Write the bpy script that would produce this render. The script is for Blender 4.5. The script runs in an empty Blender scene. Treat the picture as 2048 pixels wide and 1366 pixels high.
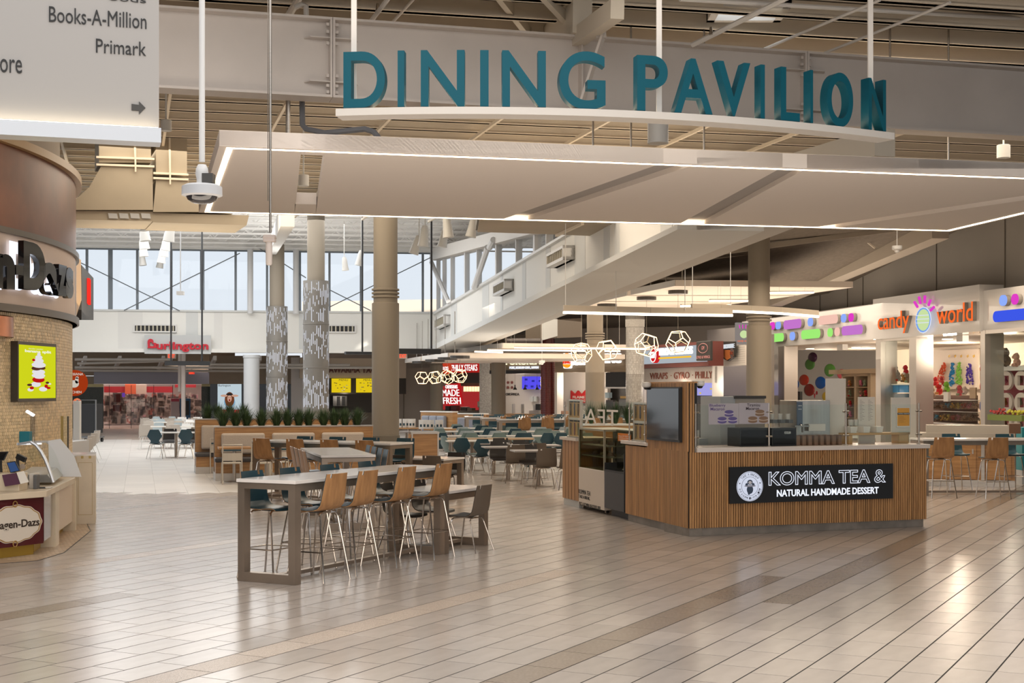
import bpy, math, random
from mathutils import Vector, Matrix
R = math.radians
random.seed(7)
C = bpy.context.scene.collection
SC = bpy.context.scene
# ------------------------------------------------------------------ camera, world, sun, exposure
F, HZ, EYE = 2760.0, 779.0, 2.0            # focal length in px, horizon row, eye height in metres
cd = bpy.data.cameras.new('camera'); cam = bpy.data.objects.new('camera', cd); C.objects.link(cam)
cam.location = (0, 0, EYE); cam.rotation_euler = (R(90), 0, 0)
cd.sensor_width = 36; cd.lens = 36 * F / 2048; cd.shift_y = (HZ - 683) / 2048; cd.clip_end = 500
SC.camera = cam
SC.view_settings.view_transform = 'Standard'; SC.view_settings.look = 'None'
SC.view_settings.gamma = 1; SC.view_settings.use_curve_mapping = False
SC.view_settings.exposure = 0.0
w = bpy.data.worlds.new('sky'); SC.world = w; w.use_nodes = True
nt = w.node_tree; bg = nt.nodes['Background']
tc = nt.nodes.new('ShaderNodeTexCoord'); sep = nt.nodes.new('ShaderNodeSeparateXYZ'); cr = nt.nodes.new('ShaderNodeValToRGB')
nt.links.new(tc.outputs['Generated'], sep.inputs[0]); nt.links.new(sep.outputs['Z'], cr.inputs[0]); nt.links.new(cr.outputs[0], bg.inputs[0])
cr.color_ramp.elements[0].position = 0.0; cr.color_ramp.elements[0].color = (0.92, 0.96, 1, 1)
cr.color_ramp.elements[1].position = 0.6; cr.color_ramp.elements[1].color = (0.70, 0.83, 1, 1)
bg.inputs[1].default_value = 0.92
sd = bpy.data.lights.new('sun', 'SUN'); sd.energy = 9; sd.angle = R(1.2); sd.color = (1, .90, .76)
sun = bpy.data.objects.new('sun', sd); C.objects.link(sun)
sun.rotation_euler = Vector((-14, 26, -5.2)).to_track_quat('-Z', 'Y').to_euler(); sun.location = (0, 0, 20)
def area(name, loc, sx, sy, e, col=(1, .82, .62), direction=(0, 0, -1)):
    l = bpy.data.lights.new(name, 'AREA'); l.shape = 'RECTANGLE'; l.size = sx; l.size_y = sy; l.energy = e; l.color = col
    o = bpy.data.objects.new(name, l); C.objects.link(o); o.location = loc
    o.rotation_euler = Vector(direction).to_track_quat('-Z', 'Y').to_euler(); return o
def point(name, loc, e, col=(1, .82, .62), r=.15):
    l = bpy.data.lights.new(name, 'POINT'); l.energy = e; l.color = col; l.shadow_soft_size = r
    o = bpy.data.objects.new(name, l); C.objects.link(o); o.location = loc; return o
area('roof_fill', (0, 4, 7.0), 16, 12, 1150, (.97, .98, 1))  # broad panels under the roofs, added as general fill without fixtures
area('roof_fill', (-3, 12, 7.0), 10, 4, 260, (1, .92, .84))
area('roof_fill', (5, 25, 6.7), 12, 6, 800, (1, .84, .66))
area('roof_fill', (-5, 29, 6.7), 6, 8, 500, (1, .86, .68))
area('roof_fill', (9, 33, 4.9), 10, 6, 520, (1, .82, .62))
area('roof_fill', (7, 50, 4.7), 16, 14, 1300, (1, .84, .66))
area('roof_fill', (-11, 48, 8.0), 12, 18, 2000, (1, .99, .97))
area('roof_fill', (-13, 67, 4.4), 8, 5, 260, (1, .90, .82))
area('rear_fill', (0, -11, 5.0), 26, 3.6, 900, (1, .95, .90), (0, 1, -.12))  # added frontal fill from behind the camera, no shopfront modelled there
area('floor_bounce_fill', (1, 10.5, .25), 14, 4, 520, (1, .86, .72), (0, .45, 1))  # added upward fill standing in for bounce off the floor
area('far_shop_fill', (-20, 72.5, 3.3), 12, 3, 620, (1, .88, .82))  # fill added to brighten the far shop interior, no fixture
area('up_fill', (2, 22, 5.0), 10, 3, 110, (1, .84, .66), (0, .1, 1))  # upward fills added to lift roofs and clouds, no fixtures here
area('up_fill', (7, 42, 2.95), 9, 8, 260, (1, .86, .70), (0, 0, 1))
area('up_fill', (2, 50, 2.6), 7, 6, 120, (1, .86, .70), (0, 0, 1))
area('up_fill', (-7, 29, 3.6), 4, 4, 110, (1, .84, .62), (0, .1, 1))
area('up_fill', (-10, 50, 5.5), 8, 8, 150, (1, .99, .97), (0, 0, 1))
# ------------------------------------------------------------------ materials
MC = {}
def mat(name, col=(.5, .5, .5), rough=.5, metal=0, var=0, scale=8, bump=0, stretch=None, spec=.5, coat=0, dark=None, trans=0, emit=None, es=0, rnd=0, speck=0):
    if name in MC: return MC[name]
    m = bpy.data.materials.new(name); m.use_nodes = True; n = m.node_tree; b = n.nodes['Principled BSDF']
    b.inputs['Base Color'].default_value = (*col, 1); b.inputs['Roughness'].default_value = rough; b.inputs['Metallic'].default_value = metal
    b.inputs['Specular IOR Level'].default_value = spec; b.inputs['Coat Weight'].default_value = coat
    if emit: b.inputs['Emission Color'].default_value = (*emit, 1); b.inputs['Emission Strength'].default_value = es
    if var or bump:
        t = n.nodes.new('ShaderNodeTexCoord'); mp = n.nodes.new('ShaderNodeMapping'); ns = n.nodes.new('ShaderNodeTexNoise')
        n.links.new(t.outputs['Object'], mp.inputs[0]); n.links.new(mp.outputs[0], ns.inputs[0])
        if stretch: mp.inputs['Scale'].default_value = stretch
        ns.inputs['Scale'].default_value = scale; ns.inputs['Detail'].default_value = 6
        if var:
            r = n.nodes.new('ShaderNodeValToRGB'); d = dark or tuple(c * (1 - var) for c in col)
            r.color_ramp.elements[0].color = (*d, 1); r.color_ramp.elements[1].color = (*[min(1, c * (1 + var * .5)) for c in col], 1)
            r.color_ramp.elements[0].position = .3; r.color_ramp.elements[1].position = .7
            n.links.new(ns.outputs[0], r.inputs[0]); out = r.outputs[0]
            if rnd:
                oi = n.nodes.new('ShaderNodeObjectInfo'); ge = n.nodes.new('ShaderNodeNewGeometry'); ad = n.nodes.new('ShaderNodeMath'); ad.operation = 'ADD'
                n.links.new(oi.outputs['Random'], ad.inputs[0]); n.links.new(ge.outputs['Random Per Island'], ad.inputs[1])
                fr = n.nodes.new('ShaderNodeMath'); fr.operation = 'FRACT'; n.links.new(ad.outputs[0], fr.inputs[0])
                mr = n.nodes.new('ShaderNodeMapRange'); mr.inputs['To Min'].default_value = 1 - rnd; mr.inputs['To Max'].default_value = 1 + rnd * .4
                n.links.new(fr.outputs[0], mr.inputs[0])
                hs = n.nodes.new('ShaderNodeHueSaturation'); n.links.new(mr.outputs[0], hs.inputs['Value']); n.links.new(out, hs.inputs['Color']); out = hs.outputs[0]
            n.links.new(out, b.inputs['Base Color'])
        if bump:
            bp = n.nodes.new('ShaderNodeBump'); bp.inputs['Strength'].default_value = bump; bp.inputs['Distance'].default_value = .01
            n.links.new(ns.outputs[0], bp.inputs['Height']); n.links.new(bp.outputs[0], b.inputs['Normal'])
    MC[name] = m; return m
def emis(name, col=(1, 1, 1), s=1.0):
    if name in MC: return MC[name]
    m = bpy.data.materials.new(name); m.use_nodes = True; n = m.node_tree; n.nodes.clear()
    e = n.nodes.new('ShaderNodeEmission'); o = n.nodes.new('ShaderNodeOutputMaterial'); e.inputs[0].default_value = (*col, 1); e.inputs[1].default_value = s
    n.links.new(e.outputs[0], o.inputs[0]); MC[name] = m; return m
def glass(name, tint=(.95, .98, .97), refl=.012):
    if name in MC: return MC[name]
    m = bpy.data.materials.new(name); m.use_nodes = True; n = m.node_tree; n.nodes.clear()
    t = n.nodes.new('ShaderNodeBsdfTransparent'); g = n.nodes.new('ShaderNodeBsdfGlossy'); x = n.nodes.new('ShaderNodeMixShader'); o = n.nodes.new('ShaderNodeOutputMaterial')
    t.inputs[0].default_value = (*tint, 1); g.inputs['Roughness'].default_value = .02; x.inputs[0].default_value = refl
    n.links.new(t.outputs[0], x.inputs[1]); n.links.new(g.outputs[0], x.inputs[2]); n.links.new(x.outputs[0], o.inputs[0]); MC[name] = m; return m
white = mat('white_paint', (.74, .71, .67), .55)
bulk = mat('bulkhead_paint', (.82, .81, .77), .7)
bulk2 = mat('bulkhead_band', (.66, .67, .66), .7)
beamw = mat('beam_paint', (.66, .61, .57), .55, var=.06, scale=1.5)
ceilp = mat('roof_paint', (.50, .44, .36), .8, var=.08, scale=1)
decko = mat('roof_blanket', (.25, .215, .18), .9, var=.2, scale=.8)
purl = mat('purlin_paint', (.80, .71, .58), .6)
ductm = mat('duct_paint', (.41, .35, .265), .6, var=.08, scale=1.2)
canopyw = mat('canopy_gypsum', (.80, .73, .67), .75)
canopyg = mat('canopy_groove', (.40, .37, .35), .8)
led = emis('led_strip', (1, .80, .55), 9)
ledw = emis('led_soft', (1, .86, .68), 5)
oak = mat('oak_veneer', (.42, .225, .095), .42, var=.22, scale=3, stretch=(7, 7, .6), dark=(.30, .15, .06))
oak_h = mat('oak_veneer_level', (.40, .22, .09), .42, var=.22, scale=3, stretch=(.6, .6, 8), dark=(.27, .135, .05))
slatm = mat('slat_wood', (.52, .28, .115), .5, var=.3, scale=4, stretch=(14, 14, .5), dark=(.32, .16, .06), rnd=.28)
black = mat('matte_black', (.012, .012, .013), .5)
blackg = mat('gloss_black', (.008, .008, .009), .10, coat=.2)
teal = mat('teal_laminate', (.016, .055, .078), .35)
sage = mat('sage_laminate', (.17, .24, .23), .4)
taupe = mat('taupe_laminate', (.135, .105, .08), .45)
espresso = mat('espresso_laminate', (.018, .014, .012), .4)
chrome = mat('chrome', (.62, .58, .54), .18, 1)
steel = mat('brushed_steel', (.42, .385, .345), .36, 1, var=.12, scale=3, stretch=(1, 1, 20))
bronze = mat('table_steel', (.33, .27, .22), .36, .7, var=.15, scale=2)
quartz = mat('white_quartz', (.74, .71, .69), .12, var=.03, scale=2)
quartze = mat('quartz_edge', (.70, .64, .57), .3)
letter = mat('teal_letter_paint', (.001, .085, .125), .5, spec=.25)
colp = mat('column_paint', (.225, .19, .145), .6)
colp2 = mat('column_paint_dark', (.15, .13, .10), .6)
colw = mat('column_white', (.70, .70, .70), .5)
sleeve = mat('sleeve_metal', (.20, .185, .165), .45, .3)
slot_l = emis('sleeve_light', (.86, .90, 1), 1.05)
fab = mat('beige_upholstery', (.47, .40, .34), .9, bump=.3, scale=60, var=.08)
fabg = mat('grey_upholstery', (.26, .28, .33), .9, bump=.3, scale=60, var=.08)
whitep = mat('white_plastic', (.72, .71, .69), .4)
cream = mat('cream_chair', (.52, .47, .40), .45)
gls = glass('clear_glass')
wgls = glass('window_glass', (.97, .985, 1), .012)
grn = mat('grass_green', (.045, .085, .028), .6, var=.5, scale=9, dark=(.02, .045, .012))
tile = mat('floor_tile', (.455, .40, .355), .21, var=.07, scale=2.5, stretch=(1, 3, 1), rnd=.14, spec=.6)
tilew = mat('floor_tile_pale', (.66, .63, .59), .28, var=.05, scale=2, rnd=.10, spec=.6)
tiled = mat('floor_tile_accent', (.27, .215, .17), .24, var=.15, scale=40, rnd=.1, spec=.6)
tiles_ = mat('floor_tile_sparkle', (.50, .41, .34), .22, var=.25, scale=90, rnd=.1, spec=.8, bump=.25)
grout = mat('grout', (.035, .028, .023), .9)
grout2 = mat('grout_pale', (.36, .34, .32), .9)
# ------------------------------------------------------------------ mesh helpers
class MB:
    def __init__(s): s.v = []; s.f = []
    def add(s, vs, fs, M=None):
        k = len(s.v); s.v += [tuple(M @ Vector(p)) if M else tuple(p) for p in vs]; s.f += [tuple(i + k for i in f) for f in fs]; return s
    def box(s, x0, x1, y0, y1, z0, z1, M=None, bot=True):
        v = [(x0, y0, z0), (x1, y0, z0), (x1, y1, z0), (x0, y1, z0), (x0, y0, z1), (x1, y0, z1), (x1, y1, z1), (x0, y1, z1)]
        f = [(4, 5, 6, 7), (0, 1, 5, 4), (1, 2, 6, 5), (2, 3, 7, 6), (3, 0, 4, 7)]
        if bot: f.append((3, 2, 1, 0))
        return s.add(v, f, M)
    def prism(s, poly, z0, z1, M=None):
        n = len(poly); a = sum(poly[i][0] * poly[(i + 1) % n][1] - poly[(i + 1) % n][0] * poly[i][1] for i in range(n))
        if a < 0: poly = poly[::-1]
        v = [(p[0], p[1], z0) for p in poly] + [(p[0], p[1], z1) for p in poly]
        f = [tuple(range(n - 1, -1, -1)), tuple(range(n, 2 * n))] + [(i, (i + 1) % n, n + (i + 1) % n, n + i) for i in range(n)]
        return s.add(v, f, M)
    def tube(s, pts, r, n=8, cap=True, closed=False):
        pts = [Vector(p) for p in pts]; N = len(pts); rs = r if isinstance(r, (list, tuple)) else [r] * N; k = len(s.v); ref = None
        for i, p in enumerate(pts):
            if closed: t = pts[(i + 1) % N] - pts[i - 1]
            else: t = pts[min(i + 1, N - 1)] - pts[max(i - 1, 0)]
            t.normalize()
            if ref is None: ref = t.orthogonal().normalized()
            ref = (ref - t * ref.dot(t)).normalized(); b = t.cross(ref)
            for j in range(n):
                a = 2 * math.pi * j / n; s.v.append(tuple(p + (ref * math.cos(a) + b * math.sin(a)) * rs[i]))
        for i in range(N if closed else N - 1):
            for j in range(n):
                i2 = (i + 1) % N; s.f.append((k + i * n + j, k + i * n + (j + 1) % n, k + i2 * n + (j + 1) % n, k + i2 * n + j))
        if cap and not closed: s.f += [tuple(k + j for j in range(n - 1, -1, -1)), tuple(k + (N - 1) * n + j for j in range(n))]
        return s
    def lathe(s, prof, n=24, c=(0, 0), M=None, a0=0, a1=360, cap=True):
        full = abs(a1 - a0) >= 360; m = n if full else n + 1; v = []
        for r, z in prof:
            for j in range(m):
                a = R(a0 + (a1 - a0) * j / n); v.append((c[0] + r * math.cos(a), c[1] + r * math.sin(a), z))
        f = []
        for i in range(len(prof) - 1):
            for j in range(n):
                j2 = (j + 1) % m; f.append((i * m + j, i * m + j2, (i + 1) * m + j2, (i + 1) * m + j))
        if cap and full:
            if prof[0][0] > 1e-4: f.append(tuple(range(m - 1, -1, -1)))
            if prof[-1][0] > 1e-4: f.append(tuple((len(prof) - 1) * m + j for j in range(m)))
        return s.add(v, f, M)
    def ball(s, c, r, n=14, sq=(1, 1, 1)):
        m = n // 2; v = []; f = []
        for i in range(m + 1):
            for j in range(n):
                a = math.pi * i / m; b = 2 * math.pi * j / n
                v.append((c[0] + r * sq[0] * math.sin(a) * math.cos(b), c[1] + r * sq[1] * math.sin(a) * math.sin(b), c[2] - r * sq[2] * math.cos(a)))
        for i in range(m):
            for j in range(n): f.append((i * n + j, i * n + (j + 1) % n, (i + 1) * n + (j + 1) % n, (i + 1) * n + j))
        return s.add(v, f)
    def bar(s, a, b, wx, wz):           # rectangular bar from a to b
        a = Vector(a); b = Vector(b); t = (b - a).normalized(); up = Vector((0, 0, 1))
        if abs(t.z) > .95: up = Vector((0, 1, 0))
        x = t.cross(up).normalized(); z = x.cross(t); v = []
        for p in (a, b):
            for i, j in ((-1, -1), (1, -1), (1, 1), (-1, 1)): v.append(p + x * i * wx / 2 + z * j * wz / 2)
        return s.add(v, [(3, 2, 1, 0), (4, 5, 6, 7), (0, 1, 5, 4), (1, 2, 6, 5), (2, 3, 7, 6), (3, 0, 4, 7)])
    def sheet(s, g, th, skip=()):
        V = len(g); U = len(g[0]); nr = []
        for v in range(V):
            row = []
            for u in range(U):
                a = g[v][min(u + 1, U - 1)] - g[v][max(u - 1, 0)]; b = g[min(v + 1, V - 1)][u] - g[max(v - 1, 0)][u]; row.append(a.cross(b).normalized())
            nr.append(row)
        k = len(s.v)
        for v in range(V):
            for u in range(U): s.v.append(tuple(g[v][u]))
        for v in range(V):
            for u in range(U): s.v.append(tuple(g[v][u] - nr[v][u] * th))
        ec = {}; o = V * U
        for v in range(V - 1):
            for u in range(U - 1):
                if (v, u) in skip: continue
                q = (v * U + u, v * U + u + 1, (v + 1) * U + u + 1, (v + 1) * U + u)
                s.f.append(tuple(k + i for i in q)); s.f.append(tuple(k + o + i for i in q[::-1]))
                for i in range(4):
                    e = (q[i], q[(i + 1) % 4]); kk = tuple(sorted(e)); ec.setdefault(kk, []).append(e)
        for kk, es in ec.items():
            if len(es) == 1:
                a, b = es[0]; s.f.append((k + b, k + a, k + o + a, k + o + b))
        return s
    def mesh(s, name, m=None):
        me = bpy.data.meshes.new(name); me.from_pydata(s.v, [], s.f); me.update()
        if m: me.materials.append(m)
        return me
    def build(s, name, m=None, parent=None, loc=(0, 0, 0), rz=0, smooth=False, bevel=0, **kw):
        o = bpy.data.objects.new(name, s.mesh(name, m)); C.objects.link(o); o.location = loc; o.rotation_euler = (0, 0, rz)
        if parent: o.parent = parent
        if smooth: shade(o.data, smooth)
        if bevel:
            b = o.modifiers.new('bevel', 'BEVEL'); b.width = bevel; b.segments = 2; b.limit_method = 'ANGLE'
        tagp(o, **kw); return o
def shade(me, ang):
    for p in me.polygons: p.use_smooth = True
    if ang is not True: me.set_sharp_from_angle(angle=R(ang))
    else: me.set_sharp_from_angle(angle=R(40))
def tagp(o, label=None, cat=None, group=None, kind=None):
    if label: o['label'] = label
    if cat: o['category'] = cat
    if group: o['group'] = group
    if kind: o['kind'] = kind
def E(name, loc, rz=0, label=None, cat=None, group=None, kind=None, parent=None):
    o = bpy.data.objects.new(name, None); C.objects.link(o); o.location = loc; o.rotation_euler = (0, 0, rz); o.empty_display_size = .1
    if parent: o.parent = parent
    tagp(o, label, cat, group, kind); return o
def dup(root, loc, rz, label, group=None):
    r = root.copy(); C.objects.link(r); r.location = loc; r.rotation_euler = (0, 0, rz); r['label'] = label
    if group: r['group'] = group
    for ch in root.children:
        c = ch.copy(); C.objects.link(c); c.parent = r
        for g in ch.children:
            d = g.copy(); C.objects.link(d); d.parent = c
    return r
class Proto:                                # first placing moves the built thing itself, later ones copy it
    def __init__(s, o): s.o = o; s.used = False
    def put(s, x, y, rz, label, group=None, z=0):
        if not s.used:
            s.used = True; s.o.location = (x, y, z); s.o.rotation_euler = (0, 0, rz); s.o['label'] = label
            if group: s.o['group'] = group
            elif 'group' in s.o: del s.o['group']
            return s.o
        o = dup(s.o, (x, y, z), rz, label, group)
        if not group and 'group' in o: del o['group']
        return o
def textmesh(body, ext=.01, off=0, res=3, shear=0, space=1, tube=0):
    c = bpy.data.curves.new('lettering', 'FONT'); c.body = body; c.size = 1; c.extrude = ext
    if tube: c.extrude = 0; c.fill_mode = 'NONE'; c.bevel_depth = tube; c.bevel_resolution = 0
    c.offset = off; c.resolution_u = res; c.shear = shear; c.space_character = space
    o = bpy.data.objects.new('lettering', c); me = bpy.data.meshes.new_from_object(o); bpy.data.objects.remove(o); return me
def txt(body, m, parent, x0, x1, z0, z1, y=0, ext=.01, off=0, name='lettering', mirror=False, res=3, shear=0, space=1, tube=0, **kw):
    me = textmesh(body, .5, off, res, shear, space, tube); xs = [v.co.x for v in me.vertices]; ys = [v.co.y for v in me.vertices]
    a, b, c, d = min(xs), max(xs), min(ys), max(ys)
    for v in me.vertices:
        fx = (v.co.x - a) / (b - a); fx = 1 - fx if mirror else fx
        v.co = (x0 + fx * (x1 - x0), y - ext * (.5 + v.co.z), z0 + (v.co.y - c) / (d - c) * (z1 - z0))
    if mirror: me.flip_normals()
    me.materials.append(m); o = bpy.data.objects.new(name, me); C.objects.link(o)
    if parent: o.parent = parent
    tagp(o, **kw); return o
def P(px, py, Y): return Vector(((px - 1024) * Y / F, Y, EYE + (HZ - py) * Y / F))
def G(px, py): Y = F * EYE / (py - HZ); return Vector(((px - 1024) * Y / F, Y, 0))
def PZ(px, py, z): Y = F * (EYE - z) / (py - HZ); return Vector(((px - 1024) * Y / F, Y, z))
class Pl:                                    # a vertical plane standing in the scene: local x along it, local y away from the viewer
    def __init__(s, a, b):
        s.o = Vector((a[0], a[1])); s.d = (Vector((b[0], b[1])) - s.o).normalized(); s.n = Vector((-s.d.y, s.d.x)); s.rz = math.atan2(s.d.y, s.d.x)
    def Y(s, px, off=0):
        k = (px - 1024) / F; o = s.o + s.n * off; t = (k * o.y - o.x) / (s.d.x - k * s.d.y); return o.y + t * s.d.y, t
    def x(s, px, off=0): return s.Y(px, off)[1]
    def z(s, px, py, off=0): return EYE + (HZ - py) * s.Y(px, off)[0] / F
    def xz(s, px, py, off=0): Y, t = s.Y(px, off); return t, EYE + (HZ - py) * Y / F
    def E(s, name, label=None, cat=None, group=None, kind=None): return E(name, (s.o.x, s.o.y, 0), s.rz, label, cat, group, kind)
    def box(s, mb, p0, p1, y0, y1, off=0, zz=None):
        xa, za = s.xz(p0[0], p0[1], off); xb, zb = s.xz(p1[0], p1[1], off)
        if zz: za, zb = zz
        return mb.box(min(xa, xb), max(xa, xb), y0, y1, min(za, zb), max(za, zb))
    def poly(s, mb, pts, y0, y1, off=0):     # polygon given by picture points, extruded y0..y1
        q = [s.xz(a, b, off) for a, b in pts]
        return mb.prism(q, -y1, -y0, Matrix.Rotation(R(90), 4, 'X'))
    def txt(s, body, m, parent, p0, p1, y=0, off=0, **kw):
        xa, za = s.xz(p0[0], (p0[1]), off); xb, zb = s.xz(p1[0], p1[1], off); return txt(body, m, parent, min(xa, xb), max(xa, xb), min(za, zb), max(za, zb), y, **kw)
    def world(s, x, y, z=0): p = s.o + s.d * x + s.n * y; return Vector((p.x, p.y, z))
A_ = Vector((.4661, .8847)); P_ = Vector((.8847, -.4661)); TA = -R(27.78)     # tile axes of the hall floor
U_ = Vector((-.2605, .9655)); V_ = Vector((.9655, .2605)); RA = R(15.1)       # axes of the food court
ORD = ['first', 'second', 'third', 'fourth', 'fifth', 'sixth', 'seventh', 'eighth', 'ninth', 'tenth', 'eleventh', 'twelfth', 'thirteenth', 'fourteenth']
# ================================================================== SETTING
# ---- floor: mortar bed with tiles; the nearest 300 tiles are single parts, the rest joined
floor = MB().box(-30, 34, -14, 92, -.12, .0008).build('floor', grout, kind='structure')
TW, TL = .305, .61
def in_diag(x, y): return y < 26.6 or (x > -3.8 and y < 33.5)
tmesh = {}
for k, m in (('a', tile), ('b', tiled), ('c', tiles_)):
    tmesh[k] = MB().box(-TL / 2 + .0042, TL / 2 - .0042, -TW / 2 + .006, TW / 2 - .006, -.003, .0025, bot=False).mesh('tile', m)
def kind_of_tile(row, t):
    s = (row + .5) * TW
    if abs(s + 3.77) < .16 and 12.6 < t < 60: return 'b'
    if abs(s + 4.36) < .16 and t < 14.2: return 'b'
    if abs(s + 6.55) < .16 and t < 14.0: return 'c'
    if abs(s + 9.62) < .16 and t < 10.0: return 'b'
    if abs(s + 11.65) < .16: return 'c'
    if abs(s + 16.57) < .16 and t > 8: return 'b'
    return 'a'
cand = []
ang = math.atan2(A_.y, A_.x)
for row in range(-90, 40):
    s = (row + .5) * TW; ph = random.Random(row * 13 + 5).random() * TL
    for i in range(-20, 90):
        t = i * TL + ph; q = A_ * t + P_ * s
        if q.y < 8.6 or q.y > 34 or not in_diag(q.x, q.y): continue
        if abs(q.x) > q.y * .385 + .6: continue
        cand.append((q.y, q.x, q.y, row, t))
cand.sort()
big = {'a': MB(), 'b': MB(), 'c': MB()}
for i, (_, x, y, row, t) in enumerate(cand):
    k = kind_of_tile(row, t)
    if i < 300:
        o = bpy.data.objects.new('tile', tmesh[k]); C.objects.link(o); o.parent = floor; o.location = (x, y, 0); o.rotation_euler = (0, 0, ang)
    else:
        M = Matrix.Translation((x, y, 0)) @ Matrix.Rotation(ang, 4, 'Z')
        big[k].box(-TL / 2 + .0042, TL / 2 - .0042, -TW / 2 + .006, TW / 2 - .006, -.003, .0025, M, bot=False)
big['a'].build('tiles', tile, floor, kind='stuff'); big['b'].build('accent_tiles', tiled, floor, kind='stuff'); big['c'].build('sparkling_tiles', tiles_, floor, kind='stuff')
far = MB(); fard = MB()
for i in range(-75, 75):
    for j in range(30, 160):
        q = V_ * (i * .60) + U_ * (j * .60)
        if q.y < 25.6 or q.y > 88 or (in_diag(q.x, q.y + .9) and in_diag(q.x - .7, q.y)) or abs(q.x) > q.y * .42 + 1: continue
        M = Matrix.Translation((q.x, q.y, 0)) @ Matrix.Rotation(RA, 4, 'Z')
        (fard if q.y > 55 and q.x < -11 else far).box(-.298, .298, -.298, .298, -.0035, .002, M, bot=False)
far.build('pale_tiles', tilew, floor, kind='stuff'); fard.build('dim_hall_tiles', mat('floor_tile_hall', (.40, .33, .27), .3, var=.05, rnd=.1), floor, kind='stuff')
MB().box(-26, 34, 34.5, 92, -.02, .0011).box(-26, -4.6, 27.4, 34.5, -.02, .0011).build('pale_mortar', grout2, floor)

# ---- tall clerestory volume: far wall with windows, right wall with windows
fw = Pl((-18.9, 59.9), (-3.69, 62.1)); cw = Pl((-3.47, 62.2), (2.83, 20.8))
T = fw.E('wall_far', kind='structure'); t0, t1 = -3.0, fw.x(872)
zs, zt, zb = 5.44, 8.16, 3.62
mb = MB().box(t0, t1, 0, .3, zb, zs).box(t0, t1, -.25, .3, zb, zb + .16).box(t0, t1, -.02, .35, zt, 8.6); mb.build('wall_panel', bulk, T)
MB().box(t0, t1, -.08, .32, zs - .03, zs + .05).build('sill', bulk2, T)
for a, b, c in ((236, 285, 0), (372, 396, 1), (428, 445, 0), (598, 612, 1)):
    MB().box(fw.x(a), fw.x(b), -.012, 0, zb + .17, zs - .04).build('panel', bulk2 if c else mat('bulkhead_soft', (.75, .74, .71), .7), T)
win = fw.E('window_1', kind='structure')
mx = [120, 173, 220, 274, 342, 404, 471, 534, 598, 659, 722, 785, 846]
for i, px in enumerate(mx):
    x = fw.x(px); wd = .09 if i % 3 == 2 else .05
    MB().box(x - wd, x + wd, .05, .2, zs, zt).build('mullion', mat('mullion_grey', (.20, .23, .26), .5), win)
for i in range(len(mx) - 1):
    MB().box(fw.x(mx[i]), fw.x(mx[i + 1]), .11, .125, zs, zt).build('pane', wgls, win)
MB().box(t0, t1, .02, .22, zt - .06, zt + .02).build('head_rail', mat('mullion_grey'), win)
for a, b in (((175, 532), (360, 622)), ((249, 621), (480, 507)), ((515, 500), (612, 560)), ((660, 560), (745, 622)), ((660, 622), (860, 508))) if 0 else ():
    pass
rod = mat('brace_rod', (.16, .18, .20), .5)
for a, b in (((160, 525), (360, 622)), ((249, 621), (480, 507)), ((515, 495), (612, 556)), ((655, 578), (742, 622)), ((658, 615), (862, 515))):
    xa, za = fw.xz(*a); xb, zb2 = fw.xz(*b); o = MB().tube([(xa, -.12, za), (xb, -.12, zb2)], .022, 6)
    o.build('brace_rod', rod, T)
for px in (501, 592):
    MB().tube([(fw.x(px), -.25, zs - .1), (fw.x(px), -.25, zt + .1)], .13, 12).build('post', colw, T, smooth=True)
for (a, b, y0, y1) in ((270, 351, 651, 662), (659, 709, 652, 663)):      # wall grilles
    xa, xb = fw.x(a), fw.x(b); z1, z0 = fw.z(a, y0), fw.z(a, y1)
    g = fw.E('wall_grille', 'long %s air grille on the far white bulkhead' % ('slatted' if a < 400 else 'smaller slatted') + (' left, above the red letters' if a < 400 else ' right of the perforated columns'), 'vent')
    MB().box(xa - .06, xb + .06, -.1, 0, z0 - .06, z0).box(xa - .06, xb + .06, -.1, 0, z1, z1 + .06).box(xa - .06, xa, -.1, 0, z0, z1).box(xb, xb + .06, -.1, 0, z0, z1).build('frame', whitep, g)
    MB().box(xa, xb, -.02, -.005, z0, z1).build('backing', black, g)
    n = int((xb - xa) / .16)
    for i in range(n):
        x = xa + (i + .5) * (xb - xa) / n; MB().box(x - .03, x + .03, -.09, -.03, z0, z1).build('slat', mat('grille_slat', (.5, .46, .36), .5), g)
# right clerestory wall, laid out on its own plane
T = cw.E('wall_clerestory_right', kind='structure')
def cline(pxa, ya, pxb, yb): return lambda px: ya + (px - pxa) * (yb - ya) / (pxb - pxa)
sill = cline(875, 626.6, 1138, 471.3); strip = cline(890, 686.5, 1404, 447); lip = cline(890, 697, 1404, 458); top = cline(871, 520, 1065, 470)
pe = 1400
cp = lambda px, f: cw.xz(px, f(px))
def cpoly(mb, pxa, pxb, f0, f1, y0, y1, n=1):
    for i in range(n):
        a = pxa + (pxb - pxa) * i / n; b = pxa + (pxb - pxa) * (i + 1) / n
        q = [cp(a, f0), cp(b, f0), cp(b, f1), cp(a, f1)]; mb.prism(q, -y1, -y0, Matrix.Rotation(R(90), 4, 'X'))
    return mb
cpoly(MB(), 868, pe, strip, sill, 0, .25).build('wall_panel', bulk, T)
cpoly(MB(), 868, pe, lip, strip, -.35, 1.0).build('ledge', bulk2, T)
low = lambda px: lip(px) + (18 + (px - 890) * .06)
q = [cp(885, lip), cp(pe, lip)]
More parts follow.
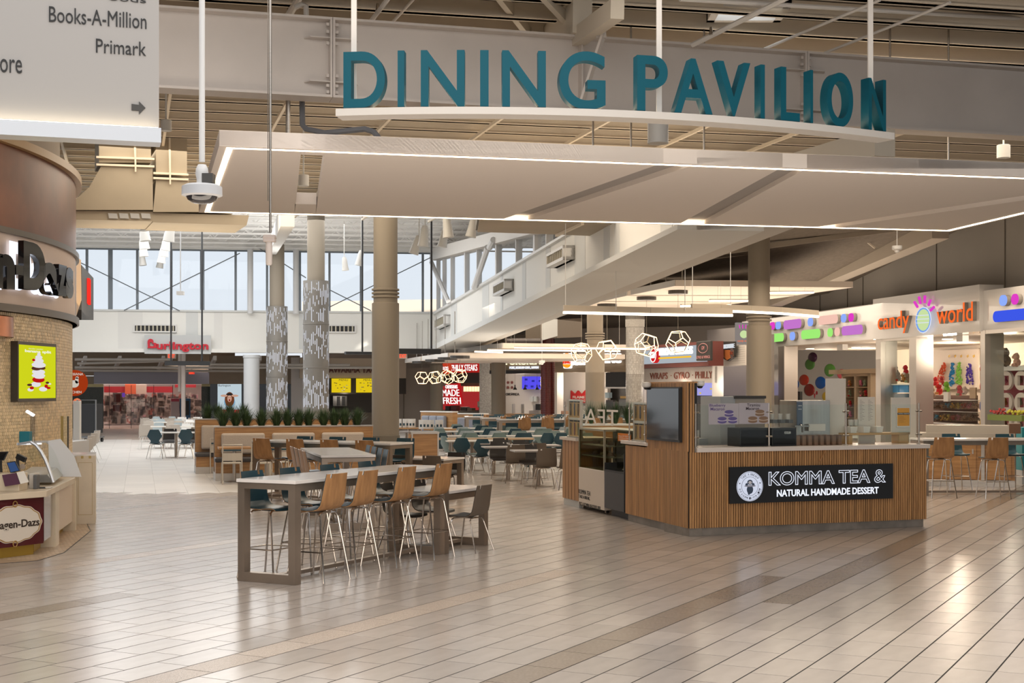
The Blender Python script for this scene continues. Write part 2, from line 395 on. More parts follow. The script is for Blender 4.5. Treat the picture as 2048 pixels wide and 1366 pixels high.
MB().add([(q[0][0], -.05, q[0][1]), (q[1][0], -.05, q[1][1]), (q[1][0], 1.6, q[1][1] + .1), (q[0][0], 1.6, q[0][1] + .1), (q[0][0], -.05, q[0][1] + .2), (q[1][0], -.05, q[1][1] + .2), (q[1][0], 1.6, q[1][1] + .3), (q[0][0], 1.6, q[0][1] + .3)],
    [(3, 2, 1, 0), (4, 5, 6, 7), (0, 1, 5, 4), (1, 2, 6, 5), (2, 3, 7, 6), (3, 0, 4, 7)]).build('soffit', mat('soffit_paint', (.52, .50, .47), .7), T)
for a, b in ((902, 914), (965, 978), (1002, 1006), (1045, 1052), (1092, 1101), (1150, 1171), (1208, 1220), (1230, 1240), (1322, 1345), (1360, 1375)):
    cpoly(MB(), a, b, strip, sill, -.01, 0).build('panel', bulk2, T)
cpoly(MB(), 868, pe, sill, lambda p: sill(p) - 5, -.1, .3).build('sill', whitep, T)
win = cw.E('window_2', kind='structure')
tp = lambda px: max(top(px), 0)
ms = [872, 884, 900, 928, 952, 990, 1030, 1066, 1090, 1120, 1150, 1180]
for i, px in enumerate(ms):
    x = cw.x(px); z0 = cw.z(px, sill(px)); z1 = cw.z(px, tp(px)) if px < 1140 else z0 + .4; wd = .12 if i in (3, 5, 7) else .05
    MB().box(x - wd, x + wd, .02, .2, z0, z1 + .1).build('mullion', colw, win)
for i in range(len(ms) - 1):
    a, b = ms[i], ms[i + 1]; cpoly(MB(), a, b, sill, lambda p: min(tp(p), sill(p) - 6), .10, .115).build('pane', wgls, win)
for (a, ya), (b, yb) in (((872, 525), (907, 604)), ((988, 495), (960, 575)), ((992, 495), (1000, 480))):
    pa = cw.xz(a, ya); pb = cw.xz(b, yb); MB().tube([(pa[0], -.2, pa[1]), (pb[0], -.2, pb[1])], .10, 8).build('brace', colw, T, smooth=True)
cpoly(MB(), 866, 1200, tp, lambda p: tp(p) - 24, -.15, .35, 4).build('head_beam', white, T)
for px, y0, y1, wpx in ((891, 634, 655, 10), (1016, 564, 587, 12), (1133, 500, 528, 18)):
    xa, xb = cw.x(px - wpx), cw.x(px + wpx); za = cw.z(px, y1); zb2 = cw.z(px, y0)
    g = cw.E('wall_grille', {891: 'farthest small air grille high on the white clerestory wall', 1016: 'middle small air grille high on the white clerestory wall', 1133: 'nearest air grille high on the white clerestory wall'}[px], 'vent')
    sk = (cw.z(px + wpx, sill(px + wpx)) - cw.z(px - wpx, sill(px - wpx)))
    MB().box(xa, xb, -.28, 0, za, za + .07).box(xa, xb, -.28, 0, zb2 - .06, zb2).box(xa, xa + .08, -.28, 0, za, zb2).box(xb - .08, xb, -.28, 0, za, zb2).build('frame', whitep, g)
    MB().box(xa, xb, -.1, -.01, za, zb2).build('backing', mat('grille_dark', (.18, .17, .15), .6), g)
    for i in range(10):
        x = xa + .1 + i * (xb - xa - .2) / 9; MB().box(x - .02, x + .02, -.26, -.1, za + .07, zb2 - .06).build('slat', mat('grille_slat'), g)
# ---- roofs
def roof_z(y): return 7.15 if y < 40 else max(5.4, 7.15 - (y - 40) * .146)
rf = E('ceiling', (0, 0, 0), kind='structure')
MB().box(-16, -1, 15.5, 38, 7.15, 7.3).box(-1, 34, 15.5, 33.2, 7.15, 7.3).build('roof_deck', decko, rf)
cwx = lambda y: -3.47 + (62.2 - y) * (6.3 / 41.4)
v = []; fs = []
for k, (y, zl) in enumerate(((33, 7.2), (36.5, 5.35), (52, 5.2), (84, 5.2))):
    z = roof_z(y); v += [(cwx(y) + .5, y, zl), (14, y, z), (34, y, z), (34, y, z + .2), (14, y, z + .2), (cwx(y) + .5, y, zl + .2)]
    if k: b = 6 * k; fs += [(b - 6, b, b + 1, b - 5), (b - 5, b + 1, b + 2, b - 4), (b - 3, b + 3, b + 4, b - 2), (b - 2, b + 4, b + 5, b - 1), (b - 6, b - 1, b + 5, b)]
MB().add(v, fs).build('food_hall_deck', mat('dark_deck', (.17, .14, .11), .9, var=.2), rf)
MB().box(-26, 6, 37.8, 64.5, 8.6, 8.75).box(-26, 6, 37.7, 37.9, 7.1, 8.75).build('hall_deck', mat('white_deck', (.78, .77, .75), .8), rf)
MB().box(-30, 34, -14.3, -14, 0, 7.3).build('wall_behind', mat('warm_wall', (.45, .38, .31), .8), None, kind='structure')
MB().box(-30, 34, -14, 15.6, 7.15, 7.3).build('rear_deck', decko, rf)
MB().box(-30, -29.7, -14, 15, 0, 7.3).build('wall_left', mat('warm_wall'), None, kind='structure')
# ribbed purlins of the near roof
for i in range(26):
    y0 = 15.6 + i * .92
    M = Matrix.Translation((0, y0, 0)) @ Matrix.Rotation(R(12.5), 4, 'Z')
    x1 = 4 if y0 > 30 else 14
    MB().box(-13, x1, -.05, .05, 6.93, 7.14, M).box(-13, x1, -.09, .09, 6.93, 6.95, M).build('purlin', purl, rf)
for i in range(13):
    a = V_ * (-9 + i * 1.9) + U_ * 20; MB().bar((a.x, a.y, 6.80), (a.x - 5.0, a.y + 18, 6.80), .05, .06).build('roof_rod', purl, rf)
for i in range(12):
    y0 = 37 + i * 1.6; z = roof_z(y0)
    MB().bar((cwx(y0) + 1, y0 - .3, 5.1), (14, y0 + 2, z - .2), .1, .14).build('purlin', mat('dark_purlin', (.36, .31, .25), .7), rf)
# white bar joists over the tall hall
for i in range(13):
    y0 = 39.5 + i * 1.85; M = Matrix.Translation((0, y0, 0)) @ Matrix.Rotation(R(8.2), 4, 'Z'); j = MB()
    j.box(-24, 4, -.05, .05, 8.5, 8.58, M).box(-24, 4, -.05, .05, 8.14, 8.2, M)
    k = -24
    while k < 2:
        j.bar(M @ Vector((k, 0, 8.18)), M @ Vector((k + .45, 0, 8.52)), .03, .03).bar(M @ Vector((k + .45, 0, 8.52)), M @ Vector((k + .9, 0, 8.18)), .03, .03); k += .9
    j.build('bar_joist', mat('joist_white', (.80, .79, .77), .6), rf)
# rafters: a deep one above the middle of the food court and one dropping along the right wall
MB().bar(P(1165, 30, 17.5), P(870, 300, 33), .25, .45).build('rafter', mat('rafter_paint', (.66, .60, .50), .6), rf)
MB().bar(P(1235, 18, 15.8), P(1128, 95, 18.6), .16, .22).build('rafter', mat('rafter_paint'), rf)
MB().bar(P(1060, -40, 17), P(1160, 68, 18.5), .08, .14).build('rafter', mat('rafter_paint'), rf)
MB().bar(P(990, -20, 17.5), P(1064, 74, 19.5), .08, .14).build('rafter', mat('rafter_paint'), rf)
MB().bar(P(1560, 345, 20), P(1770, 285, 17.5), .3, .35).build('rafter', mat('rafter_paint'), rf)
MB().bar(P(1550, 592, 50), P(1880, 450, 38), .5, .75).build('rafter', mat('wall_rafter', (.46, .40, .33), .6), rf)
for a, b in (((1600, 498, 44), (1650, 532, 44)), ((1705, 460, 40), (1750, 496, 40))):
    MB().bar(P(*a), P(*b), .05, .05).build('kicker', purl, rf)
MB().bar(P(545, 497, 58), P(575, 430, 30), .3, .5).build('rafter', mat('joist_white'), rf)
# skylight in the near roof
MB().box(2.75, 3.55, 18.1, 18.7, 7.10, 7.16).build('skylight_pane', emis('skylight', (.9, .95, 1), 1.6), rf)
MB().box(2.65, 2.75, 18.0, 18.8, 7.0, 7.17).box(3.55, 3.65, 18.0, 18.8, 7.0, 7.17).box(2.65, 3.65, 18.7, 18.8, 7.0, 7.17).box(2.65, 3.65, 18.0, 18.1, 7.0, 7.17).build('skylight_frame', white, rf)
# sprinkler mains and pipes of the near roof
for nm, pts, r in (('sprinkler_pipe', [P(1385, 90, 17.8), P(1575, -5, 16.6)], .035), ('sprinkler_pipe', [P(740, 45, 17.6), P(778, -5, 16.8)], .03),
                   ('sprinkler_pipe', [P(590, 15, 17.4), P(604, 8, 17.4), P(612, 12, 17.4), P(613, 45, 17.4)], .035), ('sprinkler_pipe', [P(575, 35, 18), P(600, -8, 17.5)], .05),
                   ('sprinkler_pipe', [P(780, 50, 18.4), P(830, -5, 17.6)], .02), ('sprinkler_pipe', [P(1500, 110, 19), P(1760, 0, 17)], .02), ('sprinkler_pipe', [P(1640, 110, 19), P(1900, 5, 17)], .02),
                   ('sprinkler_pipe', [P(1360, -2, 16.5), P(2048, 38, 19)], .03), ('sprinkler_pipe', [P(320, 15, 17.5), P(700, 52, 18.3)], .02)):
    MB().tube(pts, r, 8).build(nm, white, rf, smooth=True)
for px, py in ((1422, 62), (755, 15)):
    MB().tube([P(px, py + 8, 17.5), P(px, py - 8, 17.5)], [.03, .015], 8).build('sprinkler_head', chrome, rf)
# ---- long grey wall above the sweet shop and back wall
gw = Pl((9.15, 55.4), (16.0, 21.72))
MB().box(-2, 34, .61, .9, 3.66, 7.2).box(-2, 40, 7.5, 7.8, 0, 7.2).box(33.7, 34, .6, 7.6, 0, 7.2).build('wall_right', mat('grey_wall', (.30, .275, .245), .8, var=.06, scale=.6), None, (gw.o.x, gw.o.y, 0), gw.rz, kind='structure')
for i in range(9):
    pass
bw = Pl((-10, 78), (24, 69))
MB().box(-2, 40, 0, .3, 0, 7).build('wall_back', mat('beige_wall', (.50, .44, .38), .8), None, (bw.o.x, bw.o.y, 0), bw.rz, kind='structure')
for i, px in enumerate((1640, 1695, 1726, 1873, 2010)):
    x = gw.x(px, .6); MB().box(x - .012, x + .012, .585, .6, 4.2, 7.1).build('trim_%d' % (i + 1), mat('wall_seam', (.14, .12, .1), .8), None, (gw.o.x, gw.o.y, 0), gw.rz, kind='structure')
# ---- the far shop front (across the hall)
sf = Pl((-26.5, 68.6), (-10.5, 73.0))
T = sf.E('wall_shop_front', kind='structure')
def sbox(name, m, p0, p1, y0, y1, par=None, pl=sf, **kw):
    return pl.box(MB(), p0, p1, y0, y1).build(name, m, par or T, **kw)
sbox('upper_wall', mat('tan_wall', (.32, .25, .18), .8), (100, 700), (470, 752), 0, .3); sbox('upper_wall', mat('tan_wall'), (100, 752), (188, 768), 0, .3); sbox('upper_wall', mat('tan_wall'), (421, 752), (760, 768), 0, .3)
sbox('fascia', mat('lavender_fascia', (.36, .36, .42), .6), (188, 744), (421, 768), -.3, 0)
sbox('header', mat('yellow_header', (.62, .55, .28), .6), (130, 768), (207, 774), -.05, .1)
sbox('header', mat('yellow_header'), (403, 768), (426, 773), -.05, .1)
gran = mat('green_granite', (.018, .03, .024), .25, var=.8, scale=40)
sbox('granite_panel', gran, (100, 774), (207, 857), 0, .2); sbox('granite_panel', gran, (403, 773), (430, 857), 0, .2)
sbox('interior_back', mat('shop_back', (.50, .42, .40), .8), (100, 760), (470, 860), 6.0, 6.2)
def sitems(par, pl, x0, x1, y0, y1, n, off, cols, w=(.1, .35), h=(.1, .35), seed=1, name='goods'):
    rg = random.Random(seed); ms = [MB() for _ in cols]
    for i in range(n):
        px = rg.uniform(x0, x1); py = rg.uniform(y0, y1); x, z = pl.xz(px, py, off); a, b = rg.uniform(*w), rg.uniform(*h)
        ms[i % len(cols)].box(x - a / 2, x + a / 2, off, off + .15, z, z + b)
    for k, (mm, c) in enumerate(zip(ms, cols)): mm.build(name, mat('goods_%.2f_%.2f_%.2f' % c, c, .6), par, kind='stuff')
# ================================================================== OVERHEAD THINGS
a0 = P(386, 26, 16.5); b0 = P(2048, 143, 19.54); bm = Pl((a0.x, a0.y), (b0.x, b0.y))
T = bm.E('steel_beam', 'deep white painted steel beam crossing the hall behind the blue-green letters', 'beam')
xa, xb = bm.x(150), bm.x(2250); z0, z1 = 5.585, 6.50
j1, j2 = bm.x(662), bm.x(1604)
for a, b in ((xa, j1 - .03), (j1 + .03, j2 - .03), (j2 + .03, xb)):
    MB().box(a, b, 0, .02, z0, z1).build('web', beamw, T)
    MB().box(a, b, -.16, .18, z0 - .03, z0).build('flange', beamw, T); MB().box(a, b, -.16, .18, z1, z1 + .03).build('flange', beamw, T)
for j in (j1, j2):
    MB().box(j - .03, j - .003, -.16, .18, z0 - .03, z1 + .03).box(j + .003, j + .03, -.16, .18, z0 - .03, z1 + .03).build('splice_plate', beamw, T)
    for zz in (z0 + .16, z1 - .22):
        MB().prism([(j - .03, 0), (j - .33, 0), (j - .27, -.13), (j - .03, -.13)], zz, zz + .012).build('shelf_bracket', beamw, T)
        MB().prism([(j + .03, 0), (j + .33, 0), (j + .27, -.13), (j + .03, -.13)], zz, zz + .012).build('shelf_bracket', beamw, T)
    for s in (-1, 1):
        for zz in (z0 + .04, z0 + .12, z0 + .24, z1 - .28, z1 - .14, z1 - .05):
            MB().box(j + s * .055 - .018, j + s * .055 + .018, -.12, -.085, zz - .018, zz + .018).build('bolt', beamw, T)
MB().box(bm.x(1158) - .01, bm.x(1158) + .01, -.14, 0, z0, z1).build('stiffener', beamw, T)
bp_ = P(1212, 72, 17.2); MB().bar(P(1210, 78, 16.9), P(1170, 205, 17.4), .12, .10).build('hanger_plate', beamw, T) if 0 else None
br = E('brace_plate', (0, 0, 0), 0, 'slanting white steel plate hanging over the beam behind the letter G', 'brace')
MB().bar(P(1208, 66, 16.95), P(1165, 200, 17.05), .12, .03).build('plate', beamw, br)
MB().box(-.06, .06, -.06, .06, 0, .25, Matrix.Translation(P(1202, 78, 17.0))).build('bracket', beamw, br)
# ---- hanging letters on their curved shelf
zb_ = 4.735
def sy(x): return 13.42 + .066 * (x + .5) ** 2
def onarc(px, off=0):
    k = (px - 1024) / F; x = 0
    for _ in range(40): x = k * (sy(x) + off)
    return Vector((x, sy(x)))
T = E('hanging_sign', (0, 0, 0), 0, 'large blue-green letters on a curved white shelf hung below the beam', 'sign')
pts = [onarc(px) for px in range(660, 1801, 38)]; pts = [onarc(677)] + [p for p in pts if 690 < 1024 + p.x / p.y * F < 1765] + [onarc(1775)]
mb = MB(); k = 0
for p in pts:
    m = .132 * (p.x + .5); n = Vector((-m, 1)).normalized()
    for q, z in ((p - n * .10, zb_ - .075), (p + n * .14, zb_ - .075), (p + n * .14, zb_ - .005), (p - n * .10, zb_ - .005)): mb.v.append((q.x, q.y, z))
for i in range(len(pts) - 1):
    for j in range(4): a = 4 * i + j; b = 4 * i + (j + 1) % 4; mb.f.append((a, b, b + 4, a + 4))
n_ = len(mb.v); mb.f += [(3, 2, 1, 0), (n_ - 4, n_ - 3, n_ - 2, n_ - 1)]
mb.build('shelf', mat('shelf_paint', (.62, .59, .55), .5), T)
mb = MB()
for i in range(len(pts) - 1):
    a, b = pts[i], pts[i + 1]; m = .132 * (a.x + .5); n = Vector((-m, 1)).normalized() * .10; mb.bar((a.x + n.x, a.y + n.y, zb_ + .003), (b.x + n.x, b.y + n.y, zb_ + .003), .03, .012)
mb.build('light_strip', led, T)
for ch, xa, xb in (('D', 690, 780), ('I', 798, 815), ('N', 843, 932), ('I', 960, 977), ('N', 1001, 1090), ('G', 1110, 1208), ('P', 1259, 1331), ('A', 1329, 1421), ('V', 1411, 1496), ('I', 1499, 1521), ('L', 1535, 1593), ('I', 1596, 1616), ('O', 1622, 1702), ('N', 1704, 1766)):
    c = onarc((xa + xb) / 2); m = .132 * (c.x + .5); th = math.atan(m); s = .12 * math.sin(th + math.atan(c.x / c.y)) * F / c.y
    if s > 0: xa += s
    else: xb += s
    w_ = (xb - xa) * c.y / F / math.cos(th) * (math.cos(math.atan(c.x / c.y)) / max(.3, math.cos(th + math.atan(c.x / c.y)))) if abs(s) > 3 else (xb - xa) * c.y / F
    w_ = (xb - xa) * c.y / F / (math.cos(th) + math.sin(th) * (c.x / c.y))
    c = onarc((xa + xb) / 2 )
    h = .545 if ch not in 'GO' else .565; zo = 0 if ch not in 'GO' else -.01
    o = txt(ch, letter, T, -w_ / 2, w_ / 2, zb_ + zo, zb_ + zo + h, 00.03, .12, off=.012, res=12, name='letter')
    o.location = (c.x, c.y, 0); o.rotation_euler = (0, 0, th)
for px in (706, 1320, 1745):
    c = onarc(px); MB().box(-.026, .026, -.02, .02, zb_ - .05, 7.1).build('hanger_rod', white, T, (c.x, c.y + .09, 0))
# ---- big canopy with light line
zc = 4.4; T = E('ceiling_canopy', (0, 0, 0), 0, 'wide flat plaster canopy edged with a glowing light line', 'canopy')
def inter(f1, f2): return None
near = lambda px: 291 + (px - 438.6) * .0385
farr = lambda px: 425 + (px - 397.6) * .0253
def slabpz(mb, q, z, th):
    pts = [PZ(a, b, z) for a, b in q]; return mb.prism([(p.x, p.y) for p in pts], z, z + th)
panels = [[(438.6, near(438.6)), (603, near(603)), (589, farr(589)), (397.6, 425)],
          [(651, near(651)), (1327, near(1327)), (1000, farr(1000)), (631, farr(631))],
          [(1394, near(1394)), (1565, near(1565)), (1356, farr(1356)), (1049, farr(1049))],
          [(1614, near(1614)), (2320, near(2320)), (1620, farr(1620)), (1404, farr(1404))]]
panels[3] = [(1614, near(1614)), (2250, near(2250)), (1620, farr(1620)), (1404, farr(1404))]
panels.append([(2310, near(2310)), (2330, near(2330)), (1902, 463), (1657, farr(1657))])
for q in panels: slabpz(MB(), q, zc, .15).build('panel', canopyw, T)
for q in ([(1327, near(1327)), (1394, near(1394)), (1049, farr(1049)), (1000, farr(1000))], [(1565, near(1565)), (1614, near(1614)), (1404, farr(1404)), (1356, farr(1356))], [(2250, near(2250)), (2310, near(2310)), (1657, farr(1657)), (1620, farr(1620))]):
    slabpz(MB(), q, zc + .06, .09).build('groove', canopyg, T)
q = [(603, near(603)), (651, near(651)), (649.5, near(651) + 12), (602, near(603) + 12)]; slabpz(MB(), q, zc, .15).build('edge_panel', canopyw, T)
q = [(590, farr(590) - 22), (633, farr(633) - 22), (631, farr(631)), (589, farr(589))]; slabpz(MB(), q, zc, .15).build('edge_panel', canopyw, T)
# upstand of the rim and the light lines
c0, c1, c2, c3 = PZ(438.6, 291, zc), PZ(2330, near(2330), zc), PZ(1902, 463, zc), PZ(397.6, 425, zc)
cc = (c0 + c1 + c2 + c3) / 4
def inset(p, d):
    return None
def offs(poly, d):
    n = len(poly); out = []
    for i in range(n):
        a, b, c = poly[i - 1], poly[i], poly[(i + 1) % n]; e1 = (b - a).normalized(); e2 = (c - b).normalized(); n1 = Vector((-e1.y, e1.x, 0)); n2 = Vector((-e2.y, e2.x, 0))
        bis = (n1 + n2); bis = bis / bis.dot(n1); out.append(b + bis * d)
    return out
rim = [c0, c1, c2, c3]; i1 = offs(rim, .075); i2 = offs(rim, .135)
for k in range(4):
    a, b, c, d = rim[k], rim[(k + 1) % 4], i1[(k + 1) % 4], i1[k]
    MB().prism([(a.x, a.y), (b.x, b.y), (c.x, c.y), (d.x, d.y)], zc - .003, zc + .153).build('rim_panel', canopyw, T)
for k in range(4):
    a, b, c, d = i1[k], i1[(k + 1) % 4], i2[(k + 1) % 4], i2[k]
    MB().prism([(a.x, a.y), (b.x, b.y), (c.x, c.y), (d.x, d.y)], zc - .006, zc + .002).build('light_line', led, T)
for px, py in ((576, 290), (1186, 330), (1262, 330), (1408, 330), (1780, 330), (1897, 330)):
    p = P(px, 0, 18.5 + (px - 1024) * .0012); MB().tube([(p.x, p.y, zc + .12), (p.x, p.y, 7.1)], .014, 6).build('hanger', steel, T)
cf = E('cable_hose', (0, 0, 0), 0, 'grey flexible conduit snaking over the canopy', 'conduit')
mb = MB().tube([P(604, 190, 17.2), P(605, 250, 16.9), P(612, 258, 16.8), P(650, 266, 16.6), P(690, 262, 16.4), P(730, 258, 16.3), P(748, 264, 16.2), P(756, 274, 16.1)], .035, 8); mb.build('hose', mat('conduit_grey', (.16, .17, .19), .5), cf, smooth=True)
MB().tube([P(576, 190, 17), P(576, 275, 17)], .03, 8).build('pipe', steel, cf, smooth=True)
# ---- tenant sign, upper left
sp = Pl((P(-80, 0, 9.75).x, 9.75), (P(318, 257, 10.15).x, 10.15))
T = sp.E('directory_sign', 'large white hanging sign board with black names and an arrow, metal rail below', 'sign')
x0, x1 = sp.x(-120), sp.x(318); zbt = sp.z(318, 257)
MB().box(x0, x1, 0, .12, zbt, zbt + 1.6).build('panel', mat('sign_white', (.44, .41, .38), .55), T)
MB().box(x0, x1 + .012, -.07, .13, zbt - .115, zbt - .008).build('rail', mat('aluminium', (.58, .60, .63), .35, .7), T)
MB().box(x0, x1 - .01, -.058, -.035, zbt - .008, zbt - .004).build('light_strip', emis('sign_strip', (1, .86, .62), 10), T)
ink = mat('black_ink', (.015, .014, .013), .5)
sp.txt('Books-A-Million', ink, T, (98, 12), (293, 58), -.002, ext=.004, off=-.006)
for body, p0, p1 in (('Primark', (192, 77), (292, 112)), ('oods', (217, -12), (292, 6)), ('ore', (0, 117), (44, 147))):
    sp.txt(body, ink, T, p0, p1, -.002, ext=.004, off=-.006)
sp.poly(MB(), [(263, 208), (278, 210), (278, 203), (291, 216), (278, 229), (278, 222), (263, 221)], -.006, -.001).build('arrow', mat('arrow_grey', (.06, .055, .05), .5), T)
# ---- dome camera on a white drop pole
T = E('dome_camera', P(404, 383, 10.3), 0, 'white ringed dome camera on a long white drop pole before the canopy', 'camera')
T.location.z = 0; z = P(404, 383, 10.3).z
MB().tube([(0, 0, z + .22), (0, 0, 7.1)], .022, 12).build('pole', whitep, T, smooth=True)
MB().lathe([(.03, z + .20), (.045, z + .17), (.05, z + .13), (.04, z + .09), (.04, z + .06)], 16).build('neck', whitep, T, smooth=True)
MB().box(.01, .09, -.05, .05, z + .06, z + .13).build('junction_box', mat('dark_metal', (.05, .045, .04), .4), T)
MB().lathe([(.02, z + .062), (.12, z + .05), (.148, z + .035), (.15, z - .03), (.12, z - .04), (.11, z - .03), (.11, z)], 32).build('housing', mat('camera_grey', (.55, .56, .58), .4), T, smooth=35)
MB().lathe([(.118, z - .035), (.105, z - .065), (.07, z - .085), (.001, z - .095)], 24).build('dome', mat('smoked_dome', (.03, .03, .035), .05, coat=1), T, smooth=True)
# ---- thin pole with a hanging unit
T = E('hanging_sensor', (P(538, 500, 12).x, 12.0, 0), 0, 'small grey hanging unit on a long thin pole in front of the canopy', 'sensor')
z = P(538, 470, 12).z
MB().tube([(.012, 0, z + .02), (.012, 0, 7.1)], .011, 8).tube([(-.012, .02, z + .3), (-.012, .02, 7.1)], .004, 5).build('pole', steel, T, smooth=True)
MB().box(-.045, .055, -.04, .05, z - .06, z).box(-.05, .06, -.045, .055, z - .028, z - .018).build('head', mat('sensor_tan', (.42, .36, .33), .5), T, bevel=.008)
MB().lathe([(.030, z - .06), (.028, z - .25), (.02, z - .262), (.001, z - .265)], 14).build('tube', mat('sensor_tan2', (.48, .43, .40), .4), T, smooth=True)
# ---- columns
def column(px, Y, r_up, r_lo, yring, ybody, label, base=None, m=colp, ztop=None):
    c = P(px, HZ, Y); T = E('column', (c.x, Y, 0), 0, label, 'column'); zr = EYE + (HZ - yring) * Y / F; zbd = EYE + (HZ - ybody) * Y / F
    MB().lathe([(r_lo, 0), (r_lo, zbd), (r_up, zbd + .02)], 40).build('lower_casing', m, T, smooth=40)
    MB().lathe([(r_up, zbd), (r_up, ztop or roof_z(Y))], 40).build('shaft', m, T, smooth=40)
    for i in range(3):
        z = zr + i * .085 - .04; MB().lathe([(r_up, z), (r_lo + .005, z + .01), (r_lo + .005, z + .05), (r_up, z + .06)], 40).build('ring', m, T, smooth=40)
    if base: MB().lathe([(r_lo + .02, 0), (r_lo + .02, base), (r_lo, base + .01)], 40).build('base_wrap', colp2, T, smooth=40)
    return T
column(771, 33, .287, .325, 593, 607, 'thick beige round column behind the long communal table', .9)
column(1518, 36.8, .287, .33, 640, 652, 'beige round column behind the tea stand, before the sweet shop')
column(1190, 49, .287, .34, 676, 690, 'beige round column behind the reversed TEA glass', ztop=5.5)
column(997, 62, .29, .325, 708, 720, 'round beige column between the steak and rice bowl stalls', ztop=5.2)
column(873, 67, .27, .31, 724, 730, 'far beige column at the left edge of the red steak stall', ztop=5.2)
T = E('column', (P(503, HZ, 60).x, 60, 0), 0, 'plain white far column left of the perforated sleeves', 'column')
MB().lathe([(.34, 0), (.34, 3.35), (.37, 3.38), (.37, 3.5)], 32).build('shaft', mat('far_column', (.62, .64, .66), .5), T, smooth=40)
def perforated(px, Y, r, y0, y1, label, seed, up=.31):
    T = E('column', (P(px, HZ, Y).x, Y, 0), 0, label, 'column'); za = EYE + (HZ - y1) * Y / F; zt = EYE + (HZ - y0) * Y / F
    MB().lathe([(up, 0), (up, 8.6)], 32).build('shaft', colp, T, smooth=40)
    MB().lathe([(r + .02, 0), (r + .02, za)], 40).build('base_wrap', colp2, T, smooth=40)
    MB().lathe([(r, za), (r, zt), (up, zt + .01)], 48).build('sleeve', sleeve, T, smooth=40)
    n = 46; rg = random.Random(seed); mb = MB()
    for i in range(n):
        a = 2 * math.pi * i / n
        if math.sin(a) > .25: continue
        z = za + rg.uniform(.05, .3)
        while z < zt - .15:
            h = rg.choice((.06, .14, .3, .42, .5)); h = min(h, zt - .05 - z)
            if not any(abs(z - (za + (zt - za) * k / 3)) < .05 or (z < za + (zt - za) * k / 3 < z + h) for k in (1, 2)):
                x, y = (r + .003) * math.cos(a), (r + .003) * math.sin(a); dx, dy = -math.sin(a) * .009, math.cos(a) * .009
                mb.add([(x - dx, y - dy, z), (x + dx, y + dy, z), (x + dx, y + dy, z + h), (x - dx, y - dy, z + h)], [(0, 1, 2, 3)])
            z += h + rg.uniform(.14, .5)
    mb.build('light_slots', slot_l, T, kind='stuff')
    for k in (1, 2): z = za + (zt - za) * k / 3; MB().lathe([(r, z - .02), (r + .012, z - .012), (r + .012, z + .012), (r, z + .02)], 48).build('band', sleeve, T, smooth=40)
perforated(632, 49, .455, 562, 822, 'nearer column sleeved in slotted metal with glowing dashes', 3)
perforated(554, 58.5, .445, 613, 824, 'farther, shorter column sleeved in slotted metal with glowing dashes', 4)
# ---- ducts
def duct(name_label, pieces, pl, extra=None):
    T = pl.E('air_duct', name_label, 'duct')
    for nm, q, y0, y1, m in pieces: pl.poly(MB(), q, y0, y1).build(nm, m, T)
    return T
dp = Pl((P(0, 0, 26).x, 26), (P(600, 0, 28).x, 28))
T = duct('beige painted air duct flaring down to a grille, beside the round shop drum', [('riser', [(198, 150), (302, 150), (302, 325), (198, 325)], 0, 1.2, ductm), ('hood', [(202, 333), (305, 333), (306, 420), (130, 420), (150, 400), (178, 375)], -.02, 1.6, ductm), ('lip', [(130, 421), (306, 422), (306, 442), (130, 438)], .05, 1.5, ductm)], dp)
for y0, y1 in ((313, 318), (328, 333)): dp.poly(MB(), [(192, y0), (308, y0 + 4), (308, y0 + 8), (192, y0 + 4)], -.08, 0).build('strap', purl, T)
dp.poly(MB(), [(267, 285), (271, 285), (272, 345), (269, 345)], -.09, -.05).build('strap', purl, T)
for i in range(4): dp.poly(MB(), [(216 + i * 22, 426), (234 + i * 22, 427), (236 + i * 22, 437), (218 + i * 22, 436)], .02, .05).build('grille', mat('grille_light', (.50, .50, .50), .5), T)
T = duct('beige painted air duct flaring down behind the dome camera', [('riser', [(312, 150), (374, 150), (374, 350), (312, 350)], 0, 1.2, ductm), ('hood', [(312, 360), (374, 360), (400, 395), (470, 424), (306, 424)], -.02, 1.6, ductm), ('lip', [(306, 425), (499, 430), (494, 450), (306, 444)], .05, 1.5, ductm)], dp)
for y0 in (345, 355): dp.poly(MB(), [(306, y0), (376, y0 + 3), (376, y0 + 7), (306, y0 + 4)], -.08, 0).build('strap', purl, T)
dp.poly(MB(), [(336, 262), (340, 262), (341, 370), (338, 370)], -.09, -.05).build('strap', purl, T)
T = E('air_duct', (0, 0, 0), 0, 'flat beige duct seen below the far edge of the canopy', 'duct')
q = [(955, 464), (1113, 469), (1270, 476), (1345, 458), (1345, 446), (960, 436)]
pq = [PZ(a, b, 5.2) for a, b in q]; MB().prism([(p.x, p.y) for p in pq], 5.2, 5.5).build('body', ductm, T)
pp = [PZ(957, 465, 5.2), PZ(1000, 450, 5.2)]; MB().bar((pq[0].x, pq[0].y, 5.36), (pq[5].x, pq[5].y, 5.36), .08, .25).build('grille', mat('grille_dark'), T)
MB().bar((pq[1].x, pq[1].y, 5.18), (PZ(1165, 445, 5.2).x, PZ(1165, 445, 5.2).y, 5.18), .06, .05).build('strap', purl, T)
